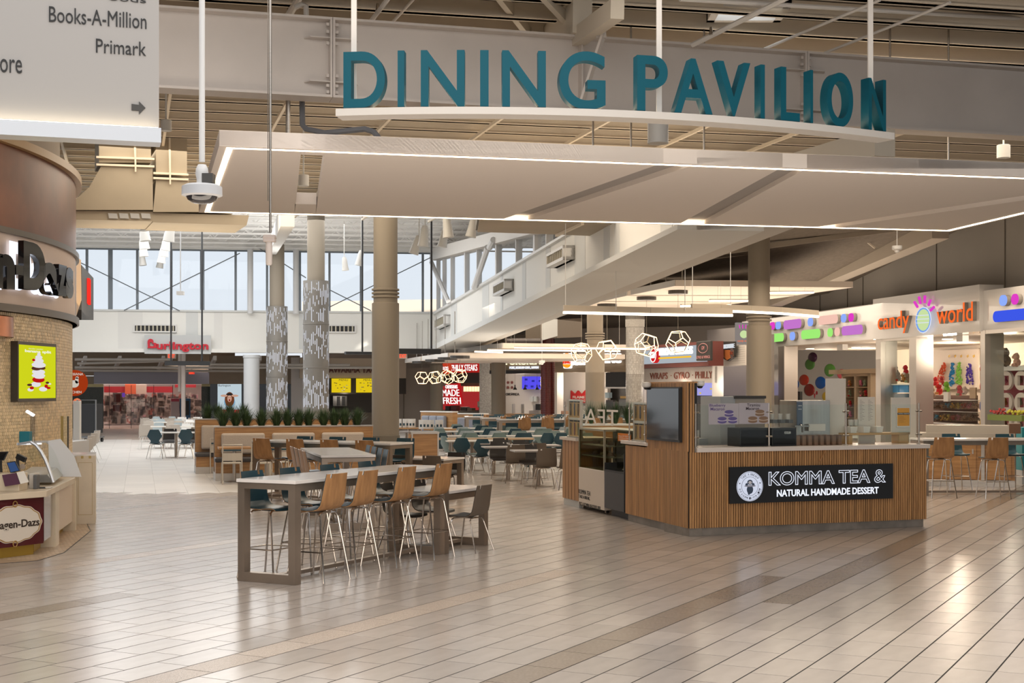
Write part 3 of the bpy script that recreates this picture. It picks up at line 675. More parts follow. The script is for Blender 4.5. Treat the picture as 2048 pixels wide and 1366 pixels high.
for (x0, x1, x2, y0, y1), Y, lb in (((1386, 1440, 1492, 497, 545), 44, 'pale square duct box high above the clouds left of the beige column'), ((1087, 1115, 1165, 642, 680), 52, 'smaller square duct box over the far ceiling cloud')):
    pl = Pl((P(x0, 0, Y).x, Y), (P(x1, 0, Y + 1).x, Y + 1)); T = pl.E('air_duct', lb, 'duct')
    pl.poly(MB(), [(x0, y0), (x1, y0 - 5), (x1, y1 - 8), (x0, y1)], 0, .05).build('end_panel', mat('galvanised', (.50, .52, .52), .45, .3), T)
    pl.poly(MB(), [(x1, y0 - 3), (x2, y0 - 6), (x2, y1 - 6), (x1, y1 - 4)], .02, 1.4).build('body', mat('duct_wrap', (.12, .10, .08), .7), T)
T = E('air_duct', (0, 0, 0), 0, 'beige duct elbow right of the beige column', 'duct')
pl = Pl((P(1540, 0, 43).x, 43), (P(1600, 0, 43).x, 43)); T.location = (pl.o.x, pl.o.y, 0)
pl.poly(MB(), [(1543, 495), (1583, 503), (1583, 530), (1572, 545), (1543, 542)], 0, 1.2).build('body', ductm, T)
# ---- ceiling clouds over the food court
def cloud(z, th, panels, label):
    T = E('ceiling_cloud', (0, 0, 0), 0, label, 'ceiling panel')
    for q in panels:
        slabpz(MB(), q, z, th).build('panel', mat('cloud_paint', (.84, .74, .64), .75), T)
        a, b = PZ(*q[0], z), PZ(*q[3], z)
        n = Vector((-(b - a).y, (b - a).x, 0)).normalized() * .02
        mb = MB().bar(a + n + Vector((0, 0, th / 2)), b + n + Vector((0, 0, th / 2)), .02, th); mb.build('edge_trim', white, T)
        for k in (.15, .5, .85):
            p = a.lerp(b, k) + Vector((.4, .1, th)); MB().tube([p, (p.x, p.y, p.z + 1.6)], .02, 6).build('hanger', steel, T)
    return T
cloud(4.85, .17, [[(1351, 572), (1706, 575), (1594, 590.5), (1263, 590)], [(1255, 591.5), (1588, 592), (1505, 603), (1209, 602)], [(1202, 603.5), (1498, 604), (1400, 616.5), (1141, 616)], [(1135, 617.5), (1392, 618), (1330, 626), (1100, 625)]], 'nearer cluster of stepped pale ceiling clouds right of the white clerestory wall')
cloud(3.56, .2, [[(1006, 696.5), (1300, 700), (1270, 711), (917, 706)]], 'far pale ceiling cloud over the rice bowl stall')
cloud(3.2, .18, [[(897, 715), (1250, 718), (1240, 723), (845, 721)], [(842, 721.5), (1235, 724), (1230, 728), (811, 726)]], 'farthest low pale cloud above the steak stall')
# ---- linear light bars
def lightbar(pts, Y0, label, th=.12, m=ledw, rods=()):
    T = E('linear_light', (0, 0, 0), 0, label, 'light'); ws = [P(a, b, Y) for a, b, Y in pts]
    mb = MB(); ml = MB()
    for a, b in zip(ws[:-1], ws[1:]):
        mb.bar(a + Vector((0, 0, .03 + th / 2)), b + Vector((0, 0, .03 + th / 2)), .07, th); ml.bar(a + Vector((0, 0, .01)), b + Vector((0, 0, .01)), .08, .045)
    mb.build('housing', mat('fixture_beige', (.55, .47, .37), .5), T); ml.build('diffuser', m, T)
    if not rods:
        for p in (ws[0].lerp(ws[-1], .2), ws[0].lerp(ws[-1], .8)): MB().tube([p, (p.x, p.y, 4.86 if 35 < p.y < 40 else roof_z(p.y) + .3)], .004, 4).build('cable', whitep, T)
    for px, y0, y1, Y in rods: MB().tube([P(px, y0, Y), P(px, y1, Y)], .008, 5).build('cable', whitep, T)
lightbar([(1127, 626, 26.6), (1300, 630, 27), (1464, 632, 27.6)], 30, 'long straight light bar hanging before the nearer clouds', .12, rods=((1131, 622, 300, 26.6), (1232, 620, 300, 26.8), (1370, 620, 300, 27.2)))
lightbar([(1383, 622, 29), (1440, 623, 29.3), (1500, 625, 29.8), (1560, 628, 30.5), (1600, 631, 31.2), (1635, 634, 32)], 29, 'curved light bar passing before the beige column', .12, rods=((1385, 612, 466, 29), (1461, 612, 460, 29.4)))
for i, (pts, lb) in enumerate((([(1362, 613, 36), (1461, 611.5, 36.6)], 'short thin light line left of the column, lowest of three'), ([(1420, 602.5, 37.6), (1497, 602.5, 38.4)], 'short thin light line left of the column, middle of three'), ([(1541, 586.5, 38.2), (1626, 586, 39)], 'short thin light line right of the column'),
                             ([(949, 704, 50), (1006, 705.5, 50)], 'thin light line under the far cloud, leftmost'), ([(975, 701, 49), (1240, 703, 50)], 'thin light line under the far cloud, longest'), ([(1029, 696, 47), (1290, 698.5, 48)], 'thin light line before the far cloud, upper'), ([(1012, 715.5, 54), (1062, 713, 55)], 'thin light line over the rice bowl letters'))):
    lightbar(pts, 0, lb, .03)
# ---- wire-frame dodecahedron lamps
ph = (1 + 5 ** .5) / 2; dv = [Vector((x, y, z)) for x in (-1, 1) for y in (-1, 1) for z in (-1, 1)]
for a in (-1 / ph, 1 / ph):
    for b in (-ph, ph): dv += [Vector((0, a, b)), Vector((a, b, 0)), Vector((b, 0, a))]
dv = [v / math.sqrt(3) for v in dv]; de = [(i, j) for i in range(20) for j in range(i) if (dv[i] - dv[j]).length < .75]
def dodeca(px, py, Y, rpx, top, rot, label, group):
    r = rpx * Y / F; c = P(px, py, Y); T = E('pendant_lamp', c, 0, label, 'lamp', group); M = Matrix.Rotation(rot, 3, 'Z') @ Matrix.Rotation(rot * 1.7 + .4, 3, 'X')
    mb = MB()
    for i, j in de: mb.tube([M @ dv[i] * r, M @ dv[j] * r], r * .032, 5, cap=False)
    mb.build('glowing_frame', emis('neon_warm', (1, .62, .30), 5), T)
    mb = MB()
    for i, j in de: mb.tube([M @ dv[i] * r * .955, M @ dv[j] * r * .955], r * .028, 4, cap=False)
    mb.build('metal_frame', mat('dark_metal'), T)
    zt = top - c.z; MB().tube([(0, 0, r * .95), (0, 0, zt - .03)], .006, 4).build('cord', mat('cord_grey', (.3, .27, .22), .6), T)
    MB().lathe([(.30 * Y / 42, zt - .10), (.30 * Y / 42, zt)], 16).build('canopy_puck', mat('dark_metal'), T)
for i, (px, py, Y, r) in enumerate(((1356, 684, 39.7, 25), (1293, 690, 42.4, 25), (1214, 700, 46, 22), (1163, 706, 48, 21.5))):
    dodeca(px, py, Y, r, 4.85, .3 + i * .9, '%s glowing wire dodecahedron lamp from the right in the nearer group of four' % ORD[i], 'nearer dodecahedron lamps')
for i, (px, py, Y, r) in enumerate(((920, 752, 49, 14.5), (895, 754, 51.5, 14.5), (870, 755, 55, 14), (844, 756, 58.5, 14))):
    dodeca(px, py, Y, r, 3.2, .5 + i * .8, '%s glowing wire dodecahedron lamp from the right in the far group of four' % ORD[i], 'far dodecahedron lamps')
# ---- spot cans under the tall roof, pendant cans
def can(px, py, wpx, Y, label, tilt=0, group='white spot cans under the tall roof', rodup=8.1, glow=True, hf=1.9):
    r = wpx * Y / F / 2; c = P(px, py, Y); T = E('spot_can', c, 0, label, 'lamp', group); M = Matrix.Rotation(tilt, 4, 'Y'); h = r * 2 * hf
    MB().lathe([(r, 0), (r * .85, h * .3), (r * .72, h * .8), (r * .5, h), (.01, h)] if hf > 1.5 else [(r, 0), (r, h * .97), (r * .9, h), (.01, h)], 18, M=M).build('housing', mat('can_white', (.62, .61, .58), .45), T, smooth=40)
    MB().lathe([(.01, .012), (r * .93, .012)], 18, M=M, cap=False).build('lens', emis('can_lens', (1, .9, .72), 3), T)
    q = M @ Vector((0, 0, h)); MB().tube([q, (q.x, q.y, max(h + .1, rodup - c.z))], .015, 6).build('stem', mat('can_white'), T)
L1 = [(292, 461, 26, 38), (291, 482, 22, 42), (290, 498, 20, 47), (288, 513, 18, 52), (286, 531, 15, 58)]
L2 = [(345, 461, 25, 38), (337, 483, 23, 42), (331, 501, 21, 46), (327, 513, 19, 51), (322, 526, 17, 55), (319, 536, 15, 59)]
for i, a in enumerate(L1): can(*a, '%s white spot can from the top in the left hanging row' % ORD[i], -.12)
for i, a in enumerate(L2): can(*a, '%s white spot can from the top in the right hanging row' % ORD[i], .15)
for i, a in enumerate(((691, 541, 14, 50), (717, 531, 16, 46), (827, 508, 20, 36), (846, 493, 22, 35), (897, 475, 23, 33), (884, 494, 20, 36), (941, 474, 22, 33))): can(*a, '%s white spot can from the left of those hanging beside the thick beige column' % ORD[i], (-.1, .2, .3, .1, -.1, .2, .2)[i])
for a, lb in (((1316, 287, 42, 17.6), 'large lit white pendant can between the letters and the canopy'), ((704 - 0, 0, 0, 0), None), ((607, 372, 22, 24), 'white pendant can seen through the canopy slot'), ((332, 262, 22, 20), 'white pendant can behind the right edge of the name board'), ((2007, 316, 26, 24), 'white pendant can above the right end of the canopy')):
    if lb: can(*a, lb, 0, 'pendant cans of the near roof', 7.1, hf=1.0)
# ---- black hanging trays
for (a, b, y0, y1), Y, rods, lb in (((329, 420, 722, 731), 45, (342, 404), 'black hanging tray before the red department store letters'), ((692, 746, 703, 709), 45, (725,), 'black hanging tray left of the thick beige column'), ((798, 882, 697, 708), 40, (863,), 'black hanging tray right of the thick beige column')):
    pl = Pl((P(a, 0, Y).x, Y), (P(b, 0, Y + .3).x, Y + .3)); T = pl.E('hanging_tray', lb, 'light bar')
    pl.box(MB(), (a, y0), (b, y1), 0, .25).build('tray', mat('charcoal', (.03, .032, .036), .5), T)
    for px in rods: x = pl.x(px, .1); MB().tube([(x, .12, pl.z(px, y0)), (x, .12, 8.55)], .03, 6).build('rod', mat('charcoal'), T)
for px, y0, y1, Y in ((361, 470, 590, 42),):
    T = E('hanging_sensor', (P(px, 0, Y).x, Y, 0), 0, 'small white box on a thin drop pole before the far windows', 'sensor'); z = P(px, y1, Y).z
    MB().tube([(0, 0, z + .1), (0, 0, 8.6)], .02, 6).build('pole', mat('camera_grey'), T); MB().box(-.1, .1, -.1, .1, z, z + .11).build('box', whitep, T)
for px, py, Y, lb, tp_ in ((1794, 500, 30, 'small round white dome camera on a short drop below the canopy', 480), (1796 - 712, 726, 50, 'small dome camera on a thin pole before the rice bowl letters', 700)):
    T = E('small_dome', (P(px, 0, Y).x, Y, 0), 0, lb, 'camera'); z = P(px, py, Y).z; r = .11
    MB().lathe([(.02, z + .1), (r, z + .09), (r, z + .02), (r * .8, z)], 16).build('housing', whitep, T, smooth=40); MB().lathe([(r * .6, z), (r * .4, z - .05), (.001, z - .07)], 12).build('dome', whitep, T, smooth=True)
    MB().tube([(0, 0, z + .1), (0, 0, 7.1)], .008, 6).build('pole', whitep, T)
# ================================================================== SEATING
PROF = [(.215, -.03), (.205, -.008), (.17, 0), (.09, -.006), (0, -.012), (-.09, -.006), (-.145, .012), (-.18, .05), (-.197, .11), (-.208, .18), (-.222, .26), (-.236, .33), (-.245, .375)]
WID = [.36, .40, .42, .42, .42, .42, .42, .42, .415, .405, .39, .375, .365]
US = [-1, -.72, -.56, -.2, .2, .6, 1]
def shell(h, th, push=0, prof=PROF, wid=WID, notch=True, hexa=False, grow=0):
    g = []
    for i, (y, z) in enumerate(prof):
        g.append([Vector((u * wid[i] / 2, y + (.018 * (1 - u * u) * (-1 if i > 6 else 0)) , z + h - (.008 * (1 - u * u) if i <= 6 else 0))) for u in US])
    mb = MB(); sk = {(len(prof) - 2, 1)} if notch else set()
    mb.sheet(g, th, sk); return mb
HP = [(.20, -.02), (.19, 0), (.10, -.006), (0, -.01), (-.10, -.004), (-.15, .02), (-.18, .07), (-.188, .10), (-.21, .19), (-.216, .22), (-.24, .34), (-.25, .40)]
HW = [.30, .38, .42, .41, .36, .28, .235, .27, .41, .425, .31, .25]
def chair(name, cat, h, outer, inner, hexa=False, metal=chrome, bar=False, wide=.235):
    T = E(name, (0, 0, 0), 0, 'chair', cat); prof, wid = (HP, HW) if hexa else (PROF, WID)
    shell(h, .006, prof=prof, wid=wid, notch=not hexa).build('seat_lining', inner, T, smooth=30)
    p2 = [(y, z) for y, z in prof]
    m2 = MB(); g = []
    o = shell(h, .012, prof=prof, wid=[w_ - .001 for w_ in wid], notch=not hexa); 
    # the outer ply lies under / behind the lining
    for i in range(len(o.v)): pass
    gg = []
    for i, (y, z) in enumerate(prof):
        a = Vector(prof[max(i - 1, 0)]); b = Vector(prof[min(i + 1, len(prof) - 1)]); t = (b - a).normalized(); n = Vector((t.y, -t.x)) 
        if n.y > 0 and i < 5: n = -n
        if i >= 5 and n.x > 0: n = -n
        y2, z2 = y + n.x * .0065, z + n.y * .0065
        gg.append([Vector((u * wid[i] / 2 * .997, y2 + (.018 * (1 - u * u) * (-1 if i > 6 else 0)), z2 + h - (.008 * (1 - u * u) if i <= 6 else 0))) for u in US])
    m2.sheet(gg, .011, set() if hexa else {(len(prof) - 2, 1)}).build('seat_shell', outer, T, smooth=50)
    r = .0105 if bar else .009; zt = h - .04
    for sx in (-1, 1):
        for sy_ in (-1, 1):
            fy = wide * (.98 if sy_ > 0 else 1.05)
            MB().tube([(sx * .03, sy_ * .10, zt), (sx * .13, sy_ * .125, zt), (sx * .155, sy_ * .13, zt - .02), (sx * .165, sy_ * .14, zt - .05), (sx * wide, sy_ * fy, 0)], r, 7).build('leg', metal, T, smooth=True)
    MB().box(-.07, .07, -.12, .12, zt - .002, zt + .012).build('under_frame', metal, T)
    if bar:
        k = .31; q = lambda sx, sy_: Vector((sx * (.165 + (wide - .165) * (1 - k / zt)), sy_ * (.14 + (wide - .14) * (1 - k / zt)), k))
        MB().tube([q(-1, -1), q(1, -1), q(1, 1), q(-1, 1)], .007, 6, closed=True).build('foot_ring', metal, T, smooth=True)
    return T
far_ = bool(0)
stool_oak = Proto(chair('bar_stool', 'stool', .75, oak, teal, bar=True))
stool_teal = Proto(chair('bar_stool', 'stool', .75, oak, mat('teal_face', (.02, .062, .085), .38), bar=True))
ch_taupe = Proto(chair('dining_chair', 'chair', .45, taupe, espresso))
ch_hex = Proto(chair('shaped_chair', 'chair', .45, teal, mat('pale_lining', (.36, .42, .44), .35), hexa=True))
ch_sage = Proto(chair('shaped_chair', 'chair', .45, sage, sage, hexa=True))
ch_white = Proto(chair('pale_chair', 'chair', .45, mat('ash_laminate', (.46, .41, .36), .5), whitep, metal=whitep))
T = E('cream_chair', (0, 0, 0), 0, 'chair', 'chair')                     # stacking metal chair with open back rail
MB().box(-.2, .2, -.2, .2, .43, .455).build('seat', cream, T, bevel=.01)
MB().tube([(-.20, -.22, 0), (-.20, -.2, .45), (-.20, -.26, .84), (.20, -.26, .84), (.20, -.2, .45), (.20, -.22, 0)], .014, 8).build('back_frame', cream, T, smooth=True)
g = [[Vector((x, -.225 - (z - .5) * .1 - .02 * (1 - (x / .2) ** 2), z)) for x in (-.19, -.1, 0, .1, .19)] for z in (.50, .66)]
MB().sheet(g, .008).build('back_panel', cream, T)
for sx in (-1, 1): MB().tube([(sx * .19, .19, .43), (sx * .205, .21, 0)], .013, 8).build('leg', cream, T, smooth=True)
MB().box(-.18, .18, -.235, -.225, .70, .74).build('back_strip', teal, T)
ch_cream = Proto(T)
def face(dx, dy): return math.atan2(-dx, dy)           # rotation that turns a chair's +y to (dx, dy)
def rect_table(cx, cy, L, W, H, rz, label, group=None, name='communal_table', cat='table', post=.085):
    T = E(name, (cx, cy, 0), rz, label, cat, group)
    MB().box(-W / 2, W / 2, -L / 2, L / 2, H - .035, H).build('table_top', quartz, T, bevel=.003)
    MB().box(-W / 2 + .01, W / 2 - .01, -L / 2 + .01, L / 2 - .01, H - .045, H - .035).build('top_backing', mat('table_backing', (.12, .1, .08), .6), T)
    w2, l2 = W / 2 - .012, L / 2 - .012; zt = H - .045; pw, pd = .13, .055
    for s in (-1, 1):
        y0, y1 = (s * l2, s * (l2 - .10)); y0, y1 = min(y0, y1), max(y0, y1)
        f = E('end_frame', (0, 0, 0), parent=T)
        for sx in (-1, 1):
            a, b = sx * w2, sx * (w2 - pd * 1.55); MB().box(min(a, b), max(a, b), y0, y1, 0.004, zt).build('post', bronze, f)
        MB().box(-w2 + pd * 1.55, w2 - pd * 1.55, y0, y1, zt - .055, zt).build('top_rail', bronze, f); MB().box(-w2 + pd * 1.55, w2 - pd * 1.55, y0, y1, .004, .10).build('floor_rail', bronze, f)
    for sx in (-1, 1): MB().box(sx * (w2 - .03) - .02, sx * (w2 - .03) + .02, -l2 + .1, l2 - .1, zt - .07, zt).build('side_rail', bronze, T)
    MB().box(-.035, .035, -l2 + .1, l2 - .1, .035, .075).build('stretcher', bronze, T)
    return T
t1 = rect_table(-1.815, 15.60, 3.12, .76, 1.07, TA, 'tall communal table with white top nearest the viewer')
E1 = Vector((-1.815, 15.60)) - A_ * 1.56
for i, u in enumerate((.50, 1.09, 1.88, 2.70)):
    q = E1 + A_ * u + P_ * .30; stool_oak.put(q.x, q.y, face(-P_.x, -P_.y), '%s oak-backed bar stool from the left along the near side of the nearest tall table' % ORD[i], 'stools at the nearest tall table')
for i, u in enumerate((.45, 1.12, 1.88, 2.66)):
    q = E1 + A_ * u - P_ * .29; stool_teal.put(q.x, q.y, face(P_.x, P_.y), '%s dark teal-faced bar stool from the left behind the nearest tall table' % ORD[i], 'stools at the nearest tall table')
q = Vector((-.30, 17.75)) - P_ * .37 - A_ * .62
rect_table(q.x, q.y, 1.24, .76, .76, TA, 'low white-topped table at the far end of the nearest tall table')
c = q + P_ * .33 - A_ * .05 + P_ * .05; o = ch_taupe.put(c.x + .05, c.y - .03, face(-P_.x, -P_.y), 'taupe chair on the right side of the low table behind the nearest tall table', 'chairs at the low table')
c = q - P_ * .32 - A_ * .3; ch_taupe.put(c.x, c.y, face(P_.x, P_.y), 'dark-faced chair on the left side of the low table, seen between stool legs', 'chairs at the low table')
c = q - P_ * .30 + A_ * .35; ch_taupe.put(c.x, c.y, face(P_.x, P_.y), 'farther dark-faced chair on the left side of the low table', 'chairs at the low table')
t2 = rect_table(-2.66, 20.85, 2.6, .78, 1.07, RA, 'tall communal table pointing away from the viewer, second from the front')
B2 = Vector((-2.66, 20.85)) - U_ * 1.3
for i, u in enumerate((.25, .75, 1.3, 1.85)):
    q = B2 + U_ * u - V_ * .36; stool_oak.put(q.x, q.y, face(V_.x, V_.y), '%s oak-backed bar stool from the front on the left of the second tall table' % ORD[i], 'stools at the second tall table')
    q = B2 + U_ * (u + .1) + V_ * .36; stool_teal.put(q.x, q.y, face(-V_.x, -V_.y), '%s bar stool from the front on the right of the second tall table' % ORD[i], 'stools at the second tall table')
c3 = Vector((-3.25, 24.82)); t3 = rect_table(c3.x, c3.y, 3.0, .76, 1.07, TA - R(90), 'tall communal table set crosswise before the upholstered bench')
for i, px in enumerate((541, 606, 662, 722)):
    # near side, backs to the viewer
    s = -1.12 + i * .74; q = c3 + P_ * s - A_ * .34; stool_oak.put(q.x, q.y, face(A_.x, A_.y), '%s oak-backed bar stool from the left, near side of the crosswise tall table' % ORD[i], 'stools at the crosswise tall table')
    q = c3 + P_ * (s + .1) + A_ * .36; stool_teal.put(q.x, q.y, face(-A_.x, -A_.y), '%s dark bar stool from the left, far side of the crosswise tall table' % ORD[i], 'stools at the crosswise tall table')
c4 = Vector((-1.62, 25.3)); q = c4; rect_table(q.x, q.y, 1.3, .76, .76, TA - R(90), 'low white-topped table butting the crosswise tall table')
c = q - A_ * .42 - P_ * .15; ch_taupe.put(c.x, c.y, face(A_.x, A_.y), 'taupe chair on the near side of the low table beside the crosswise table', 'chairs at the second low table')
c = q - A_ * .42 + P_ * .45; ch_taupe.put(c.x + .1, c.y, face(A_.x, A_.y), 'taupe chair at the right end of the low table beside the crosswise table', 'chairs at the second low table')
c = q + A_ * .45 + P_ * .3; ch_taupe.put(c.x, c.y, face(-A_.x, -A_.y), 'dark-faced chair on the far side of the low table beside the crosswise table', 'chairs at the second low table')
# ---- upholstered bench with planter on top
def grass(name, x, y, z, h, r, n, seed, label, group=None, pot=True):
    T = E(name, (x, y, z), 0, label, 'plant', group); rg = random.Random(seed); mb = MB()
    for i in range(n):
        a = rg.uniform(0, 6.283); r0 = rg.uniform(0, .05); r1 = r * rg.uniform(.1, 1.25); hh = h * rg.uniform(.6, 1.15) * (1.1 - .25 * r1 / r); wd = rg.uniform(.004, .008); ca, sa = math.cos(a), math.sin(a)
        p = [(r0 * ca, r0 * sa, 0), ((r0 + r1 * .35) * ca, (r0 + r1 * .35) * sa, hh * .6), (r1 * ca, r1 * sa, hh)]
        mb.add([(p[0][0] - sa * wd, p[0][1] + ca * wd, 0), (p[0][0] + sa * wd, p[0][1] - ca * wd, 0), (p[1][0] + sa * wd, p[1][1] - ca * wd, p[1][2]), (p[1][0] - sa * wd, p[1][1] + ca * wd, p[1][2]), p[2]], [(0, 1, 2, 3), (3, 2, 4)])
    mb.build('foliage', grn, T, kind='stuff')
    if pot: MB().lathe([(.05, -.06), (.09, .04)], 12).build('pot', mat('dark_pot', (.03, .03, .028), .6), T)
    return T
def bench(pa, L, H, label, ncush, depth=.42):
    T = E('upholstered_bench', (pa.x, pa.y, 0), RA, label, 'bench')
    MB().box(0, L, 0, .12, .16, H - .03).box(0, L, .12, depth, .16, H - .14).build('back_board', oak_h, T)
    MB().box(-.01, L + .01, -.012, .14, H - .03, H).build('cap', steel, T); MB().box(0, L, .14, depth, H - .14, H - .12).build('planter_ledge', oak_h, T)
    MB().box(0, .03, -.02, depth, .16, H - .03).build('end_panel', oak_h, T); MB().box(L - .03, L, -.02, depth, .16, H - .03).build('end_panel', oak_h, T)
    MB().box(-.01, L + .01, -.52, depth, 0.004, .16).build('plinth', steel, T); MB().box(0, L, -.50, 0, .16, .40).build('seat_box', oak_h, T)
    MB().box(-.02, L, -.55, -.01, .40, .50).build('seat_pad', mat('dark_vinyl', (.045, .042, .045), .45), T, bevel=.03)
    w_ = (L - .2) / ncush
    for i in range(ncush): MB().box(.14 + i * w_, .14 + (i + .86) * w_, -.12, -.01, .56, H - .16).build('back_cushion', fab, T, bevel=.045)
    return T
pa = Vector((-6.62, 30.72)); bench(pa, 3.55, 1.185, 'beige cushioned bench with an oak back, nearer of two, grasses on top', 3)
pb = Vector((-7.62, 33.2)); bench(pb, 3.8, 1.30, 'farther beige cushioned bench with oak back peeking out at left', 3)
gp = [447, 473, 495, 525, 555, 577, 600, 620, 650, 672, 693, 718]
for i, px in enumerate(gp):
    k = (px - 1024) / F; t = (k * pa.y - pa.x) / (V_.x - k * V_.y) ; q = pa + V_ * t + U_ * .27
    grass('potted_grass', q.x + .0, q.y, 1.14, .43, .26, 260, 50 + i, '%s tuft of green grass from the left on the nearer bench planter' % ORD[i], 'grass tufts on the bench')
for i, px in enumerate((415, 436, 459, 487)):
    q = P(px, HZ, 33.6); grass('potted_grass', q.x, q.y, 1.22, .45, .28, 220, 80 + i, '%s tuft of grass from the left on the farther bench planter' % ORD[i], 'grass tufts on the bench')
for i, (a, b) in enumerate(((437, 500), (505, 560))):
    q = G(a, 964); w_ = P(b, 0, q.y).x - q.x
    T = E('bench_table', (q.x + w_ / 2, q.y - .0, 0), RA, 'small oak-edged table before the nearer bench, %s' % ('left' if i == 0 else 'right'), 'table')
    MB().box(-w_ / 2, w_ / 2, -.30, .30, .72, .76).build('table_top', oak_h, T); MB().tube([(0, 0, .02), (0, 0, .72)], .035, 12).build('pedestal', steel, T); MB().lathe([(.22, .004), (.22, .012), (.05, .03)], 20).build('base_plate', steel, T)
for (px, py), lb in zip(((468, 966), (525, 966), (560, 963)), ('cream chair at the left end of the nearer bench, back to the viewer', 'cream chair partly hidden behind the crosswise tall table, back to the viewer', 'third cream chair behind the crosswise tall table')):
    q = G(px, py); ch_cream.put(q.x, q.y - .25, face(U_.x, U_.y), lb, 'cream chairs at the bench')
for (px, Y), lb in (((437, 33), 'cream chair between the two benches at left'), ((748, 33.5), 'cream chair past the right end of the nearer bench')):
    q = P(px, 0, Y); ch_cream.put(q.x, q.y, face(U_.x, U_.y), lb)
# ---- oak service cabinet right of the thick column
q = P(823, HZ, 29.2); T = E('service_cabinet', (q.x, q.y, 0), RA * .55, 'oak service cabinet with steel corners beside the thick beige column', 'cabinet')
MB().box(0.03, .55, .0, .7, .1, 1.06).build('body', oak_h, T); MB().box(0, .03, -.01, .72, .1, 1.08).box(.55, .58, -.01, .72, .1, 1.08).build('corner_post', steel, T)
MB().box(-.01, .59, -.02, .73, 1.06, 1.10).build('top', steel, T); MB().box(.02, .56, .03, .68, 0.004, .1).build('plinth', steel, T); MB().box(-.02, 0, .05, .68, .12, 1.04).build('side_panel', oak, T)
T = E('wet_floor_cone', (q.x - .25, q.y + .45, 1.105), 0, 'yellow folded item on the left edge of the service cabinet', 'sign') if 0 else None
# ---- round-base cafe tables and chairs on the right
def cafe_table(x, y, W, L, rz, top, label, group='pedestal tables', H=.75):
    T = E('cafe_table', (x, y, 0), rz, label, 'table', group)
    MB().box(-W / 2, W / 2, -L / 2, L / 2, H - .03, H).build('table_top', top, T, bevel=.004); MB().tube([(0, 0, .02), (0, 0, H - .03)], .045, 14).build('pedestal', bronze, T, smooth=40)
    MB().lathe([(.30, .004), (.30, .012), (.06, .028)], 28).build('base_plate', bronze, T, smooth=40)
    return T
gtop = mat('grey_table', (.30, .28, .27), .3); wtop = mat('pale_table', (.66, .63, .58), .3)
px2 = lambda px, Y: (px - 1024) * Y / F
rz0 = RA * .6
cafe_table(px2(1016, 30.3), 30.3, 1.1, .7, rz0, gtop, 'grey-topped pedestal table left of the tea stand, middle one')
cafe_table(px2(1077, 28.5), 28.5, 1.1, .7, rz0, gtop, 'grey-topped pedestal table nearest the oak end panel of the tea stand')
cafe_table(px2(1069, 31.2), 31.2, 1.1, .7, rz0, gtop, 'grey-topped pedestal table behind the middle one')
cafe_table(px2(987, 32.3), 32.3, .7, .7, rz0, gtop, 'grey-topped pedestal table with a lone post, leftmost of the grey ones')
cafe_table(px2(1150, 28.2), 28.2, .9, .7, rz0, gtop, 'grey-topped pedestal table half hidden by the tea stand')
for px, Y, d, lb in ((1029, 29.6, 1, 'taupe chair with its back to the viewer, left of the two in front'), (1090, 27.9, 1, 'taupe chair with its back to the viewer, right of the two in front'), (1000, 31.0, -1, 'dark-faced chair across the table from the left taupe chair'), (1060, 29.3, -1, 'dark-faced chair across the table from the right taupe chair'),
                     (1072, 30.5, 1, 'taupe chair just behind the right front one'), (1045, 32.0, -1, 'dark-faced chair at the back of the grey tables'), (1136, 27.6, 1, 'dark chair half hidden by the oak end panel'), (1004, 33.2, -1, 'dark chair behind the leftmost grey table')):
    ch_taupe.put(px2(px, Y), Y, (rz0 if d > 0 else rz0 + math.pi) + (.5 if d < 0 else 0) * 0, lb, 'taupe and dark chairs by the tea stand')
cafe_table(px2(944, 34.0), 34.0, 1.3, .7, rz0, wtop, 'white-topped pedestal table with four shaped chairs, nearest of its kind')
for px, Y, d, p, lb in ((921, 33.0, .0, ch_hex, 'dark teal shaped chair, left of the front pair'), (962, 32.3, 0, ch_hex, 'dark teal shaped chair, right of the front pair'), (905, 34.2, -1.2, ch_sage, 'sage shaped chair turned sideways, left of the front pair'), (943, 33.4, -1.2, ch_sage, 'sage shaped chair turned sideways, between the front pair')):
    p.put(px2(px, Y), Y, rz0 + d, lb, 'shaped chairs at the nearest white table')
rows = [(37.5, (905, 965, 1020, 1062, 1140)), (41.5, (900, 950, 1000, 1050, 1110)), (45, (890, 935, 985))]
k = 0
for r_, (Y, pxs) in enumerate(rows):
    for i, px in enumerate(pxs):
        cafe_table(px2(px, Y), Y, .7, .7, rz0, wtop, '%s white pedestal table from the left in %s row of the food court' % (ORD[i], ORD[r_]))
        for s, (dx, dy, rr) in enumerate(((-.3, -.65, 0), (.35, -.6, .2), (-.35, .6, 3.1), (.3, .65, 2.9))):
            p = (ch_hex, ch_sage, ch_sage, ch_hex)[(s + i + r_) % 4]
            p.put(px2(px, Y) + dx, Y + dy, rz0 + rr, '%s shaped chair %s %s table from left, %s row' % ('dark teal' if p is ch_hex else 'sage', ('front left of', 'front right of', 'back left of', 'back right of')[s], ORD[i], ORD[r_]), 'shaped chairs of the food court')
            k += 1
T = E('bench_table', (px2(962, 35.6), 35.6, 0), rz0 * .4, 'long oak-edged table with dark steel frame crossing behind the shaped chairs', 'table')
MB().box(-1.35, 1.35, -.3, .3, .71, .75).build('table_top', mat('oak_edge', (.48, .33, .19), .4), T)
for sx in (-1, 1): MB().box(sx * 1.2 - .04, sx * 1.2 + .04, -.25, .25, 0.004, .71).build('leg_panel', mat('dark_teal_steel', (.02, .04, .05), .4, .5), T)
